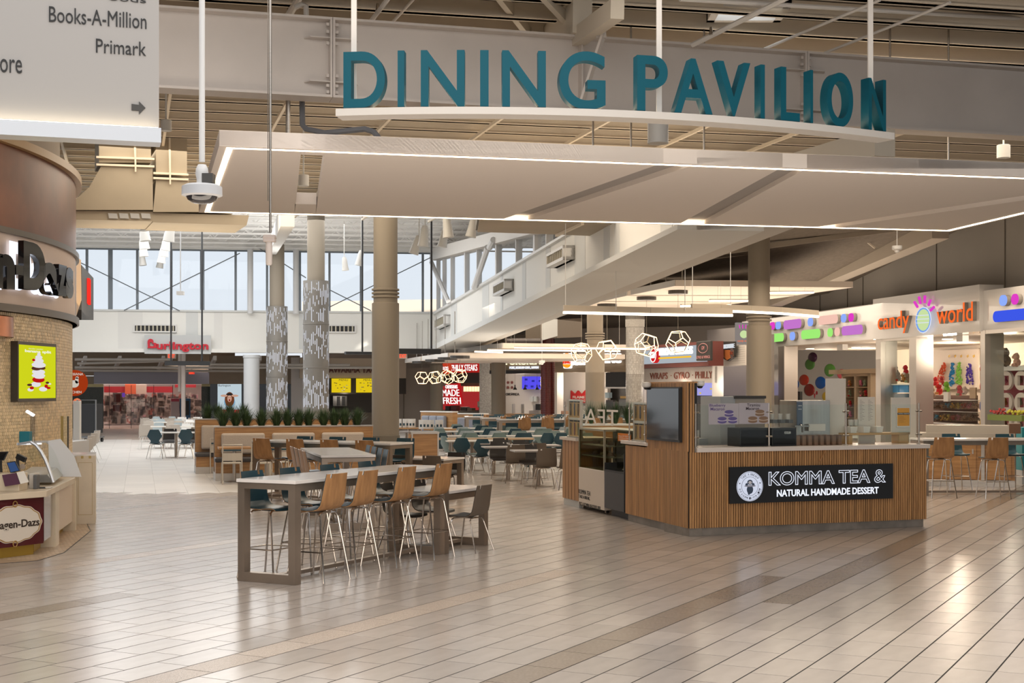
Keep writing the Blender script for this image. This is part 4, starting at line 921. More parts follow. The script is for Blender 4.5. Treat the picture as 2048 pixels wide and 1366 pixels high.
# tall tables with oak stools before the stalls
for r_, (px0, Y) in enumerate(((1000, 43.5), (966, 45.8), (934, 48))):
    L = 5.2; x0 = px2(px0, Y); T = rect_table(x0 + V_.x * L / 2, Y + V_.y * L / 2 * .4, L, .8, 1.07, R(96) , '%s tall white-topped table from the front before the food stalls' % ORD[r_], 'tall tables before the stalls')
    for i in range(7):
        x = x0 + .5 + i * .72; y = Y + (x - x0) * .104
        (stool_oak if i % 2 or r_ == 0 and i > 2 else stool_oak).put(x + .25, y - .42, R(6), '%s oak stool from left, near side of %s tall table before the stalls' % (ORD[i], ORD[r_]), 'stools before the stalls')
        stool_teal.put(x - .1, y + .42, R(186), '%s teal-faced stool from left, far side of %s tall table before the stalls' % (ORD[i], ORD[r_]), 'stools before the stalls')
# grey booth backs with oak tops, oak tables with white menu holders
for (a, b, Y, ytop, yb), lb, n in (((847, 893, 50, 822, 856), 'grey cushioned booth back, left of two by the steak stall', 3), ((900, 955, 51, 826, 866), 'grey cushioned booth back, right of two by the steak stall', 3)):
    pl = Pl((px2(a, Y), Y), (px2(b, Y - .8), Y - .8)); T = pl.E('booth_seat', lb, 'booth'); L = pl.x(b); H = pl.z(a, ytop)
    MB().box(-.2, L + .25, .05, .3, .1, H - .04).build('back_board', oak_h, T); MB().box(-.22, L + .27, .03, .32, H - .04, H).build('cap', whitep, T); MB().box(-.2, L + .2, -.5, .05, .004, .38).build('seat_box', oak_h, T); MB().box(-.1, L + .1, -.52, 0, .38, .48).build('seat_pad', fabg, T, bevel=.03)
    for i in range(n): MB().box(i * L / n + .01, (i + 1) * L / n - .01, -.14, .04, .5, H - .16).build('back_cushion', fabg, T, bevel=.05)
k = 0
for (a, b, Y) in ((800, 885, 45), (850, 925, 43.5), (800, 860, 41)):
    xa, xb = px2(a, Y), px2(b, Y); T = E('bench_table', ((xa + xb) / 2, Y, 0), R(-6), 'long oak-topped table by the grey booths, %s' % ('farthest', 'middle one', 'nearest')[k], 'table')
    MB().box((xa - xb) / 2, (xb - xa) / 2, -.35, .35, .72, .76).build('table_top', oak_h if k < 2 else gtop, T)
    for s in (-.6, .6): MB().tube([(s * (xb - xa) / 2, 0, .01), (s * (xb - xa) / 2, 0, .72)], .04, 8).build('pedestal', bronze, T)
    k += 1
for i, (px, Y) in enumerate(((801, 45), (808, 45), (815, 45.1), (821, 44.9), (827, 45), (842, 43.5), (849, 43.6), (856, 43.4), (864, 43.5), (875, 43.4), (882, 43.5))):
    T = E('menu_holder', (px2(px, Y), Y, .762), 0, '%s white folded menu holder from the left on the oak tables by the booths' % ORD[i], 'menu holder', 'menu holders by the booths')
    MB().prism([(-.07, -.03), (.07, -.03), (.05, .03), (-.05, .03)], 0, .28).build('card', whitep, T); MB().box(-.03, .03, -.034, -.03, .06, .14).build('print', teal, T)
# far left dining area
k = 0
for i, (px, Y) in enumerate(((352, 40.5), (327, 47), (385, 47), (330, 53), (390, 53), (320, 58), (372, 58), (415, 50))):
    x = px2(px, Y); cafe_table(x, Y, 1.2, .7, R(8), wtop, '%s white-topped table counted from the front, left of the benches' % ORD[i], 'tables left of the benches')
    for s, (dx, dy, rr) in enumerate(((-.42, -.62, -.1), (.42, -.62, .15), (-.35, .6, 3.1), (.35, .6, 3.2))):
        p = ch_hex if i == 0 and s < 2 else (ch_white if s < 2 else (ch_hex if i % 2 else ch_white))
        if i == 0 and s > 1: p = ch_taupe
        nm = 'teal shaped' if p is ch_hex else 'pale ash' if p is ch_white else 'taupe'
        p.put(x + dx, Y + dy, R(8) + rr, '%s chair %s %s table from front, left of benches' % (nm, ('front left of', 'front right of', 'back left of', 'back right of')[s], ORD[i]), 'chairs left of the benches')
# ================================================================== TEA STAND
K0 = G(1378, 1073.8); K1 = G(1850.7, 1053.6); kf = Pl((K0.x, K0.y), (K1.x, K1.y)); kl = Pl((.88, 24.05), (K0.x, K0.y))
LF = (K1 - K0).length; LL = (Vector((K0.x, K0.y)) - kl.o).length
xs0 = kl.x(1253); HC = 1.205
stone = mat('counter_stone', (.66, .60, .55), .25)
def slats(L0, L1, z0, z1, par, skip=(), proud=.018):
    mb = MB(); x = L0
    while x < L1 - .02: mb.box(x, x + .025, -proud, 0, z0, z1); x += .0377
    return mb.build('slats', slatm, par, kind='stuff')
T = kf.E('tea_stand', 'tea stand counter clad in narrow vertical wood slats with a black lit sign', 'counter')
MB().box(0.01, LF - .02, .02, .75, 0.004, .115).build('base', mat('worn_steel', (.25, .22, .19), .5, .4, var=.25, scale=5), T)
MB().box(.08, LF, 0, .7, .115, HC - .06).box(.0, .1, 0, .12, .115, HC - .06).build('body', black, T)
slats(.005, LF, .115, HC - .06, T)
MB().bar((kf.x(1637), -.028, .99), (kf.x(1648), -.03, 1.14), .025, .01).build('loose_slat', slatm, T)
MB().box(kf.x(1391), LF + .05, -.05, .72, HC - .06, HC).build('worktop', stone, T, bevel=.004)
MB().box(LF - .001, LF + .02, 0, .7, .115, HC - .06).build('end_panel', slatm, T)
# side wing, tower
S = kl.E('tea_stand_wing', 'slatted side wing of the tea stand with a screen tower and end panel', 'counter')
xt = kl.x(1296); zt = kl.z(1378, 766)
MB().box(xs0 + .02, LL - .02, .02, .2, 0.004, .115).build('base', mat('worn_steel'), S); MB().box(xs0, LL - .08, 0, .75, .115, HC - .05).build('body', black, S)
slats(xs0, LL, .115, HC - .05, S)
MB().box(xt, LL - .05, 0, .14, HC - .05, zt).build('tower', black, S); slats(xt, LL, HC - .05, zt, S); MB().box(xt - .02, LL - .03, -.02, .14, zt, zt + .02).build('tower_top', slatm, S)
MB().box(xt - .012, xt + .01, -.02, .15, HC + .02, zt).build('tower_side', slatm, S)
MB().box(kl.x(1247), xt + .04, -.05, .6, HC - .03, HC + .02).build('worktop', stone, S, bevel=.004)
mb = MB(); x = .005
while x < .23: mb.box(0, .025, 0, .001, 0, 1); x += 1
mb = MB(); x = .01
while x < .40: mb.box(x, x + .025, -.018, 0, HC - .06, zt); x += .0377
o = mb.build('tower_slats', slatm, T, kind='stuff')
MB().box(.0, kf.x(1389), .0, .08, HC - .06, zt).build('tower_front', black, T)
# shrink tower front slats to its width
bpy.data.objects.remove(o); mb = MB(); x = .01
while x < kf.x(1387): mb.box(x, x + .025, -.018, 0, HC - .06, zt); x += .0377
mb.build('tower_slats', slatm, T, kind='stuff')
# oak end panel
xe = kl.x(1156)
MB().box(0, xe, 0, .6, .12, 1.13).build('end_cabinet', oak, S); MB().box(.02, xe, .02, .6, 0.004, .12).build('end_base', mat('galvanised'), S); MB().box(-.05, xe, -.04, .62, 1.13, 1.18).build('end_worktop', stone, S)
for i in range(1, 5): MB().box(i * xe / 5 - .003, i * xe / 5 + .003, -.003, 0, .12, 1.13).build('joint', mat('joint_dark', (.06, .03, .015), .8), S)
D = kl.E('menu_screen', 'dark glossy vertical screen on the slatted tower', 'screen')
xa, za = kl.xz(1301, 883); xb = kl.x(1367); zz0, zz1 = kl.z(1367, 885), kl.z(1367, 774)
MB().box(xa, xb, -.06, -.019, zz0, zz1).build('frame', black, D); MB().box(xa + .02, xb - .02, -.066, -.06, zz0 + .03, zz1 - .02).build('glass', blackg, D)
# refrigerated display
Fg = kl.E('cake_fridge', 'glass-sided cake fridge with a white lettered base', 'fridge')
xa, xb = kl.x(1157), kl.x(1208); zb0, zb1 = .07, .70; ztp = kl.z(1180, 857)
MB().box(xa, xb, 0, .65, zb0, zb1).build('base', mat('cream_metal', (.62, .55, .48), .4), Fg, bevel=.008)
for x, y in ((xa + .08, .08), (xb - .08, .08), (xa + .08, .55), (xb - .08, .55)): MB().tube([(x - .02, y, .035), (x + .02, y, .035)], .03, 10).build('caster', chrome, Fg)
for x in (xa, xb - .03):
    for y in (0, .62): MB().box(x, x + .03, y, y + .03, zb1, ztp).build('post', mat('olive_frame', (.35, .33, .24), .3, .5), Fg)
MB().box(xa, xb, 0, .65, ztp - .03, ztp).build('top', mat('olive_frame'), Fg)
fg = glass('fridge_glass', (.66, .66, .54), .06)
MB().box(xa + .03, xb - .03, .008, .014, zb1, ztp - .03).build('front_glass', fg, Fg); MB().box(xb - .012, xb - .006, .03, .62, zb1, ztp - .03).build('side_glass', fg, Fg)
MB().box(xa + .03, xb - .03, .60, .62, zb1, ztp - .03).build('back', mat('fridge_back', (.06, .06, .045), .5), Fg)
for z in (.9, 1.08): MB().box(xa + .03, xb - .03, .05, .58, z, z + .015).build('shelf', mat('aluminium'), Fg)
zz = kl.z(1157, 974); 
for body, p0, p1 in (('KOMMA TEA', (1158, 986), (1181, 975)), ('TAKE A BREAK,', (1158, 996), (1180, 987)), ('PUT A KOMMA IN YOUR LIFE!', (1159, 1010), (1201, 1000))):
    xa1, z1_ = kl.xz(p0[0], p0[1] - 2); xb1 = kl.x(p1[0]); hgt = .075 if body[0] == 'K' else .06
    txt(body, ink, Fg, xa1, xb1, z1_ - hgt * .3, z1_ + hgt * .7, -.002, ext=.003, off=-.005)
kk = 0
rg = random.Random(3)
for z in (.915, 1.095):
    for i in range(4):
        x = xa + .12 + i * (xb - xa - .24) / 3; w = kl.world(x, .28, z)
        c_ = E('boxed_cake', w, kl.rz, '%s packed dessert from the left on the %s shelf of the cake fridge' % (ORD[i], 'lower' if z < 1 else 'upper'), 'dessert', 'desserts in the cake fridge')
        MB().lathe([(.055, 0), (.06, .012), (.05, .05), (.001, .055)], 12).build('cake', mat(('cake_brown', 'cake_cream', 'cake_pink')[i % 3], ((.25, .13, .06), (.6, .48, .3), (.55, .28, .25))[i % 3], .6), c_)
        MB().lathe([(.066, 0), (.066, .07), (.001, .075)], 12).build('lid', gls, c_)
# low wedge case
W_ = kl.E('wedge_case', 'low black display case with a cream wedge and slanted glass', 'display case')
xa, xb = kl.x(1209), kl.x(1251)
MB().box(xa, xb, 0, .6, .12, .70).build('base', mat('charcoal_panel', (.05, .048, .05), .5), W_); MB().box(xa + .05, xb, .1, .6, .004, .12).build('plinth', black, W_)
z1_ = kl.z(1209, 925)
MB().box(xa, xa + .02, 0, .6, .70, z1_).box(xa, xb, 0, .02, .70, .73).build('frame', black, W_); MB().box(xb - .03, xb, -.02, .6, .12, 1.02).build('edge_strip', black, W_)
MB().prism([(xa + .12, .72), (xb - .03, .72), (xb - .03, 1.3), (xb - .09, 1.3)], -.3, -.25, Matrix.Rotation(R(90), 4, 'X')).build('wedge', mat('cream_metal'), W_)
MB().box(xa + .02, xb - .03, .02, .028, .73, .80).build('glass_lip', gls, W_)
MB().box(xa + .02, xb, .32, .34, .70, z1_).build('back_board', mat('speckle_board', (.45, .38, .30), .6, var=.3, scale=20), W_)
# glass screen with reversed letters, and the pen racks
Gs = kl.E('glass_screen', 'clear glass screen with white reversed TEA letters over the cake fridge', 'glass screen')
xa, xb = kl.x(1157), kl.x(1256); z0, z1_ = ztp + .005, kl.z(1180, 803)
MB().box(xa, xb, .06, .068, z0, z1_).build('pane', gls, Gs)
MB().box(kl.x(1209), kl.x(1256), .2, .206, .75, ztp).build('lower_pane', fg, Gs)
MB().box(kl.x(1209), kl.x(1256), .2, .5, ztp - .02, ztp + .004).build('upper_ledge', mat('olive_frame'), Gs)
kl.txt('TEA', mat('frosted_white', (.78, .74, .68), .6), Gs, (1163, 848), (1229, 820), y=.058, off=.0, ext=.002, mirror=True, name='lettering')
xn, zn = kl.xz(1213, 882); MB().box(xn, kl.x(1238), .19, .197, kl.z(1213, 882), kl.z(1213, 866)).build('orange_notice', mat('orange_card', (.75, .22, .02), .6), Gs)
txt('Please DO NOT', whitep, Gs, xn + .03, kl.x(1234), kl.z(1213, 873), kl.z(1213, 870), .19, .001); txt('TOUCH or LEAN', whitep, Gs, xn + .03, kl.x(1234), kl.z(1213, 877), kl.z(1213, 874), .19, .001); txt('ON THE GLASS!', whitep, Gs, xn + .03, kl.x(1234), kl.z(1213, 881), kl.z(1213, 878), .19, .001)
for k, (a, b, y0, y1, zb1) in enumerate(((1134, 1156, 800, 866, 1.18), (1263, 1289, 806, 885, HC + .02))):
    Pn = kl.E('pen_rack', 'acrylic rack of long slim pens on wood backing, %s' % ('left, on the oak end cabinet' if k == 0 else 'right, beside the screen tower'), 'rack')
    xa, xb = kl.x(a), kl.x(b); z1_ = kl.z((a + b) / 2, y0); hm = (zb1 + z1_) / 2
    MB().box(xa, xb, .05, .07, zb1 + .01, z1_).build('backing', mat('light_wood', (.50, .30, .12), .5), Pn)
    MB().box(xa - .01, xb + .01, .0, .006, zb1, z1_ + .01).build('cover', gls, Pn)
    MB().box(xa - .01, xb + .01, .03, .08, z1_ - .02, z1_ + .01).box(xa - .01, xb + .01, .03, .08, hm - .02, hm + .02).box(xa - .01, xb + .01, .0, .09, zb1, zb1 + .02).box(xa - .015, xa, .03, .08, zb1, z1_).box(xb, xb + .015, .03, .08, zb1, z1_).build('frame', mat('acrylic_white', (.60, .55, .50), .3), Pn)
    for r_ in range(2):
        for i in range(3):
            x = xa + (i + .5) * (xb - xa) / 3; zc_ = (hm + .05 if r_ else zb1 + .04)
            MB().box(x - (xb - xa) / 8, x + (xb - xa) / 8, .045, .05, zc_ + (z1_ - zb1) * .36, zc_ + (z1_ - zb1) * .40).build('tag', black, Pn)
            MB().tube([(x, .035, zc_), (x, .035, zc_ + .02), (x, .035, zc_ + (z1_ - zb1) * .33)], [.004, .009, .009], 8).build('pen', mat(('pen_grey', 'pen_plum', 'pen_green', 'pen_black', 'pen_blue', 'pen_dark')[i + 3 * r_], ((.1, .1, .1), (.15, .05, .08), (.05, .1, .05), (.02, .02, .02), (.04, .06, .12), (.04, .03, .03))[i + 3 * r_], .3), Pn)
for px, y0, y1 in ((1131, 803, 866), (1260, 805, 885), (1291, 812, 884)):
    w = kl.world(kl.x(px), -.01, 0); pT = E('guard_post', (w.x, w.y, kl.z(px, y1)), kl.rz, 'slim steel guard post %s' % {1131: 'beside the left pen rack', 1260: 'left of the right pen rack', 1291: 'between right pen rack and the tower'}[px], 'post', 'guard posts of the tea stand')
    h = kl.z(px, y0) - kl.z(px, y1); MB().tube([(0, 0, 0), (0, 0, h)], .012, 10).build('rod', steel, pT, smooth=40)
    for f_ in (.2, .85): MB().tube([(-.02, 0, h * f_), (.03, 0, h * f_)], .014, 8).build('clamp', steel, pT)
# lit sign on the front
Sg = kf.E('lit_sign', 'black illuminated sign with round sloth emblem and outlined white letters', 'sign')
xa, xb = kf.x(1455), kf.x(1781); z1_, z0 = kf.z(1455, 934), kf.z(1455, 1007)
MB().box(xa, xb, -.06, -.019, z0, z1_).build('panel', mat('sign_black', (.006, .006, .007), .35), Sg)
wl = emis('sign_white_light', (.84, .88, 1), 1.15)
def kz(px, py): return kf.z(px, py)
a, b = kf.x(1532), kf.x(1766); zb0, zb1 = kz(1532, 971), kz(1532, 943)
txt('KOMMA TEA &', wl, Sg, a, b, zb0, zb1, -.060, .02, off=.012, res=6, tube=.016)
a, b = kf.x(1549), kf.x(1752); txt('NATURAL HANDMADE DESSERT', wl, Sg, a, b, kz(1549, 993), kz(1549, 979), -.060, .005, off=.02)
cx_, cz_ = kf.xz(1495, 972); rr_ = kf.x(1521) - cx_
def disc(r0, r1, y0, y1, cx=None, cz=None, n=40):
    cx = cx_ if cx is None else cx; cz = cz_ if cz is None else cz; mb = MB()
    if r0 <= 0: return mb.prism([(cx + r1 * math.cos(2 * math.pi * i / n), cz + r1 * math.sin(2 * math.pi * i / n)) for i in range(n)], -y1, -y0, Matrix.Rotation(R(90), 4, 'X'))
    for i in range(n):
        a, b = 2 * math.pi * i / n, 2 * math.pi * (i + 1) / n
        mb.add([(cx + r * math.cos(t), y, cz + r * math.sin(t)) for y in (y0, y1) for t in (a, b) for r in (r0, r1)], [(0, 1, 3, 2), (4, 6, 7, 5), (0, 2, 6, 4), (1, 5, 7, 3)])
    return mb
disc(0, rr_, -.064, -.06).build('emblem', emis('emblem_light', (.70, .74, .88), .9), Sg)
ei = mat('emblem_ink', (.03, .035, .06), .5)
disc(rr_ * .94, rr_ * .96, -.066, -.064).build('ring', ei, Sg); disc(rr_ * .62, rr_ * .64, -.066, -.064).build('ring', ei, Sg)
def arctext(s, r, a0, a1, flip=False):
    n = len(s)
    for i, ch in enumerate(s):
        if ch == ' ': continue
        a = R(a0 + (a1 - a0) * (i + .5) / n); h = rr_ * .15
        o = txt(ch, ei, Sg, -h * .36, h * .36, -h / 2, h / 2, 0, .002, off=-.01, res=1, name='letter')
        o.location = (cx_ + r * math.cos(a), -.064, cz_ + r * math.sin(a)); o.rotation_euler = (0, -(a - R(90)) if not flip else -(a + R(90)), 0)
arctext('TAKE A BREAK,', rr_ * .80, 142, 38); arctext('PUT A KOMMA IN YOUR LIFE!', rr_ * .80, 192, 348, True)
for a in (165, 15): disc(0, rr_ * .05, -.066, -.064, cx_ + rr_ * .8 * math.cos(R(a)), cz_ + rr_ * .8 * math.sin(R(a)), 5).build('star', ei, Sg)
for (x, z, r, sx, sz, m) in ((0, .02, .44, 1, .14, 'log'), (0, -.22, .24, 1, 1.2, 'ink'), (0, .27, .2, 1, .85, 'ink'), (0, .25, .13, 1, .85, 'face'), (-.25, .1, .1, 1, 1.2, 'ink'), (.25, .1, .1, 1, 1.2, 'ink'), (-.08, -.46, .08, 1, 1.4, 'ink')):
    pts_ = [(cx_ + rr_ * (x + r * sx * math.cos(t / 10 * math.pi)), cz_ + rr_ * (z + r * sz * math.sin(t / 10 * math.pi))) for t in range(20)]
    yy = {'log': (-.070, -.064), 'ink': (-.068, -.064), 'face': (-.070, -.068)}[m]
    MB().prism(pts_, -yy[1], -yy[0], Matrix.Rotation(R(90), 4, 'X')).build('sloth_shape', {'log': mat('emblem_grey', (.35, .38, .5), .5), 'ink': mat('emblem_navy', (.05, .08, .14), .5), 'face': emis('emblem_light')}[m], Sg) if m != 'face' else MB().prism(pts_, .068, .070, Matrix.Rotation(R(90), 4, 'X')).build('sloth_shape', mat('emblem_face', (.7, .72, .8), .5), Sg)
# guard glass and posts on the worktop
for i, px in enumerate((1394, 1541, 1695, 1841)):
    w = kf.world(kf.x(px), .04, HC); pT = E('guard_post', w, kf.rz, '%s steel guard post from the left on the stone worktop of the tea stand' % ORD[i], 'post', 'guard posts of the tea stand')
    MB().tube([(0, 0, 0), (0, 0, .60)], .014, 10).build('rod', steel, pT, smooth=40); MB().lathe([(.03, 0), (.03, .01), (.014, .015)], 12).build('foot', steel, pT)
    for z in (.14, .48): MB().tube([(-.05, 0, z), (.05, 0, z)], .013, 8).build('clamp', steel, pT)
for i, (a, b) in enumerate(((1395, 1539), (1544, 1693), (1697, 1839))):
    w = kf.world(kf.x(a), .045, HC); pT = E('clear_guard', w, kf.rz, '%s clear guard pane from the left on the stone worktop' % ORD[i], 'glass screen', 'guard panes of the tea stand')
    L = kf.x(b) - kf.x(a); MB().box(.01, L - .01, -.004, .004, .05, .58).build('pane', gls, pT)
def onk(name, label, cat, px, off, z=HC, rz=None, group=None): w = kf.world(kf.x(px, off), off, z); return E(name, w, kf.rz if rz is None else rz, label, cat, group)
def kw(a, b, off): return kf.x(b, off) - kf.x(a, off)
def kh(px, py, off): return kf.z(px, py, off) - HC
def ktxt(body, m, T, a, b, y0, y1, off, base, **kw_): # text on something whose origin is the plane point at px 'base'
    x0 = kf.x(base, off); return txt(body, m, T, kf.x(a, off) - x0, kf.x(b, off) - x0, kh(a, y1, off), kh(a, y0, off), **kw_)
# macaron posters
for nm, a, b, y0, y1, words, m_, body in (('blueberry', 1417, 1477, 807, 849, (('Blueberry', 1419, 1451, 808, 815), ('Macaron', 1421, 1449, 815, 821)), mat('poster_purple', (.09, .06, .2), .6), ((.11, .09, .26), (.55, .5, .6))),
                                     ('tiramisu', 1477.5, 1539, 806, 848, (('Tiramisu', 1494, 1520, 807, 813), ('Macaron', 1492, 1518, 814, 820)), mat('poster_ink', (.03, .02, .03), .6), ((.22, .14, .09), (.5, .42, .34)))):
    off = .03; T = onk('poster', '%s macaron poster on the guard glass, %s' % (nm, 'purple macarons' if nm[0] == 'b' else 'brown macarons'), 'poster', a, off); L = kw(a, b, off); z0, z1_ = kh(a, y1, off), kh(a, y0, off)
    MB().box(0, L, 0, .003, z0, z1_).build('sheet', mat('poster_grey', (.40, .38, .42), .5), T)
    for t, p, q, r, s in words: ktxt(t, m_, T, p, q, r, s, off, a, y=-.001, ext=.001, off=0) if 0 else txt(t, m_, T, kf.x(p, off) - kf.x(a, off), kf.x(q, off) - kf.x(a, off), kh(p, s, off), kh(p, r, off), -.001, .001, off=.01)
    for (fx, fz) in ((.68, .52), (.45, .2), (.80, .2)):
        for k_, (dz, c) in enumerate(((-.07, 0), (.0, 1), (.07, 0))):
            pts_ = [(L * (fx + .15 * math.cos(t / 8 * math.pi)), z0 + (z1_ - z0) * (fz + dz + (.09 if c == 0 else .05) * math.sin(t / 8 * math.pi))) for t in range(16)]
            MB().prism(pts_, .001 + k_ * .0004, .003 + k_ * .0004, Matrix.Rotation(R(90), 4, 'X')).build('macaron_print', mat('mac_%s_%d' % (nm, c), body[c], .5), T)
# things standing on the worktop
def kbox(name, label, cat, a, b, y0, y1, off, dep, m, group=None, bevel=.004, z0=None):
    T = onk(name, label, cat, a, off, group=group); L = kw(a, b, off); zb0 = kh(a, y1, off) if z0 is None else z0
    MB().box(0, L, 0, dep, zb0, kh(a, y0, off)).build('body', m, T, bevel=bevel); return T, L, zb0, kh(a, y0, off)
T, L, z0, z1_ = kbox('dispenser_unit', 'black countertop dispenser unit, left one', 'machine', 1480, 1541, 856, 890, .16, .35, black, z0=0)
MB().box(.02, L - .02, -.006, 0, .02, z1_ - .03).build('front', mat('satin_black', (.006, .006, .007), .45, spec=.2), T)
T, L, z0, z1_ = kbox('dispenser_unit', 'black countertop dispenser unit with small white lettering, right one', 'machine', 1544, 1593, 856, 888, .16, .35, black, z0=0)
MB().box(.02, L - .02, -.006, 0, .02, z1_ - .03).build('front', mat('satin_black', (.006, .006, .007), .45, spec=.2), T); txt('KOOLIN', whitep, T, L * .5, L * .75, z1_ - .085, z1_ - .05, -.006, .002, off=.01)
for px0, n in ((1482, 3), (1546, 3)):
    for i in range(n):
        T = onk('cup_tray', '%s grey cup tray from left on the %s black dispenser' % (ORD[i], 'left' if px0 < 1500 else 'right'), 'tray', px0 + i * 16, .2, HC + .32, group='cup trays on the dispensers')
        MB().box(0, kw(0, 13, .2), 0, .22, 0, .05).build('tray', mat('tray_grey', (.1, .1, .1), .5), T); MB().lathe([(.03, .05), (.036, .13)], 12, c=(.045, .1)).build('cup', mat('clear_cup', (.5, .46, .42), .3), T)
T, L, z0, z1_ = kbox('steel_brewer', 'tall brushed steel tea brewer with blue control panel', 'machine', 1593, 1660, 801, 862, .45, .45, mat('machine_steel', (.46, .42, .37), .28, 1, var=.2, scale=1.2, stretch=(8, 8, .3)), z0=.05)
MB().box(0.0, .09, -.02, 0, .28, z1_ - .02).build('control_panel', mat('panel_blue', (.08, .11, .16), .4), T); MB().tube([(.045, -.02, .30), (.045, -.08, .28), (.045, -.08, .18)], .014, 8).build('spout', chrome, T); MB().box(-.10, .14, -.12, -.02, .26, .28).build('drip_bar', steel, T)
for i in range(6): MB().box(.02 + .02 * (i % 3), .03 + .02 * (i % 3), -.024, -.02, z1_ - .08 - .05 * (i // 3), z1_ - .07 - .05 * (i // 3)).build('button', whitep, T)
T = onk('paper_card', 'white printed card leaning before the steel brewer', 'card', 1617, .40, HC); MB().box(0, kw(1617, 1650, .4), -.012, 0, kh(1617, 862, .4), kh(1617, 848, .4)).build('card', mat('paper', (.66, .62, .56), .7), T)
T, L, z0, z1_ = kbox('white_board', 'tall blank white board standing behind the brewer', 'board', 1652, 1692, 757, 892, .62, .02, mat('paper'), z0=-.1)
for i in range(8):
    a = 1593 + i * 12; T = onk('carton', '%s small brown carton from the left in the row on the worktop' % ORD[i], 'box', a, .17, group='brown cartons on the worktop')
    MB().box(0, kw(0, 10.8, .17), 0, .12, 0, .145 + .002 * (i % 3)).build('body', mat('carton_brown', (.20, .115, .07), .5), T, bevel=.003); MB().box(.005, kw(0, 10, .17), -.001, 0, .135, .14).build('lid_line', black, T)
T, L, z0, z1_ = kbox('ice_machine', 'boxy grey ice machine behind the posters', 'machine', 1441, 1529, 793, 880, .95, .6, mat('machine_grey', (.42, .44, .45), .4), z0=-.2)
MB().box(L * .33, L, -.006, 0, -.1, z1_ - .02).build('front', mat('machine_beige', (.36, .32, .27), .4), T); MB().box(L * .3, L + .01, -.03, .02, z1_ - .03, z1_ + .01).build('lid', mat('dark_metal'), T)
for i in range(4): MB().box(L * .48, L * .86, -.012, -.006, z1_ - .12 - i * .025, z1_ - .11 - i * .025).build('louvre', black, T)
T = onk('display_shelf', 'light wood riser shelf at the right of the worktop', 'shelf', 1697, .35); L = kw(1697, 1820, .35)
MB().box(0, L, 0, .25, .13, .16).build('board', mat('light_wood'), T); MB().box(L - .18, L - .01, .02, .2, 0, .13).build('foot', mat('light_wood'), T); MB().box(.02, .08, .02, .2, 0, .13).build('foot', mat('light_wood'), T)
for i in range(3):
    T = onk('white_tub', '%s white oblong tub from the left on the wood riser shelf' % ORD[i], 'tub', 1700 + i * 26, .38, HC + .162, group='white tubs on the riser'); L = kw(0, 23, .38)
    MB().add([(.015, 0, 0), (L - .015, 0, 0), (L - .015, .16, 0), (.015, .16, 0), (0, -.01, .09), (L, -.01, .09), (L, .17, .09), (0, .17, .09)], [(3, 2, 1, 0), (0, 1, 5, 4), (1, 2, 6, 5), (2, 3, 7, 6), (3, 0, 4, 7), (4, 5, 6, 7)]).build('tub', mat('tub_white', (.70, .67, .62), .4), T)
for i in range(2):
    T = onk('clear_cup_stack', 'clear plastic cup stack beside the tubs, %s' % ('left' if i == 0 else 'right'), 'cups', 1702 + i * 10, .6, HC + .01, group='cup stacks'); MB().lathe([(.03, 0), (.04, .35)], 14).build('cups', gls, T); MB().lathe([(.034, .25), (.042, .34)], 14).build('rims', mat('clear_cup'), T)
T = onk('menu_stand', 'white double-sheet menu stand behind the right guard glass', 'menu', 1717, .60); L = kw(1717, 1750, .60); z1_ = kh(1717, 794, .6)
MB().box(0, L, 0, .02, 0, z1_).build('board', mat('paper'), T)
for c in range(2):
    for i in range(16): MB().box(L * (.08 + .5 * c), L * (.08 + .5 * c + .12 + .22 * ((i * 7 % 5) / 5)), -.001, 0, z1_ - .05 - i * .02, z1_ - .045 - i * .02).build('printed_line', mat('print_grey', (.25, .22, .2), .7), T)
T = onk('menu_stand', 'white stand with logo sheet and yellow hiring poster', 'menu', 1783, .40); L = kw(1783, 1821, .4); z1_ = kh(1783, 795, .4)
MB().box(0, L, 0, .02, .16, z1_).build('board', mat('paper'), T); MB().box(L * .3, L * .85, -.05, -.02, .0, .18).build('clip', gls, T)
xp = kw(1783, 1793, .4); wp = kw(1793, 1817, .4); za, zb1 = kh(1793, 852, .4), kh(1793, 816, .4)
MB().box(xp - .01, xp + wp + .01, -.02, -.012, za - .02, zb1 + .012).build('sheet', whitep, T); MB().box(xp, xp + wp, -.023, -.02, za, zb1).build('poster', mat('hiring_yellow', (.75, .33, .02), .6), T)
MB().box(xp, xp + wp, -.025, -.023, zb1 - .10, zb1 - .07).build('band', black, T); txt("WE'RE HIRING", whitep, T, xp + .01, xp + wp - .01, zb1 - .092, zb1 - .077, -.025, .001, off=.01)
for i in range(5): MB().box(xp + .02, xp + wp * (.5 + .08 * (i % 3)), -.0245, -.023, zb1 - .13 - i * .02, zb1 - .126 - i * .02).build('printed_line', mat('print_brown', (.3, .12, .01), .7), T)
txt('TAKE A SLIP', mat('print_brown'), T, .03, xp + .06, z1_ - .07, z1_ - .055, -.001, .001) if 0 else None
for x, z, lb in ((1400, 769, 'white dome camera on the right side of the screen tower'), (1293, 772, 'white dome camera on the left side of the screen tower')):
    T = E('tower_camera', P(x, z, 19.0 if x > 1350 else 20.0), kf.rz, lb, 'camera'); MB().lathe([(.001, .06), (.06, .05), (.065, .0), (.05, -.02)], 16).build('housing', whitep, T, smooth=40); MB().lathe([(.045, -.02), (.03, -.05), (.001, -.055)], 12).build('dome', black, T, smooth=True)
    MB().box(-.12 if x > 1350 else .0, 0 if x > 1350 else .12, -.02, .02, .01, .05).build('arm', whitep, T)
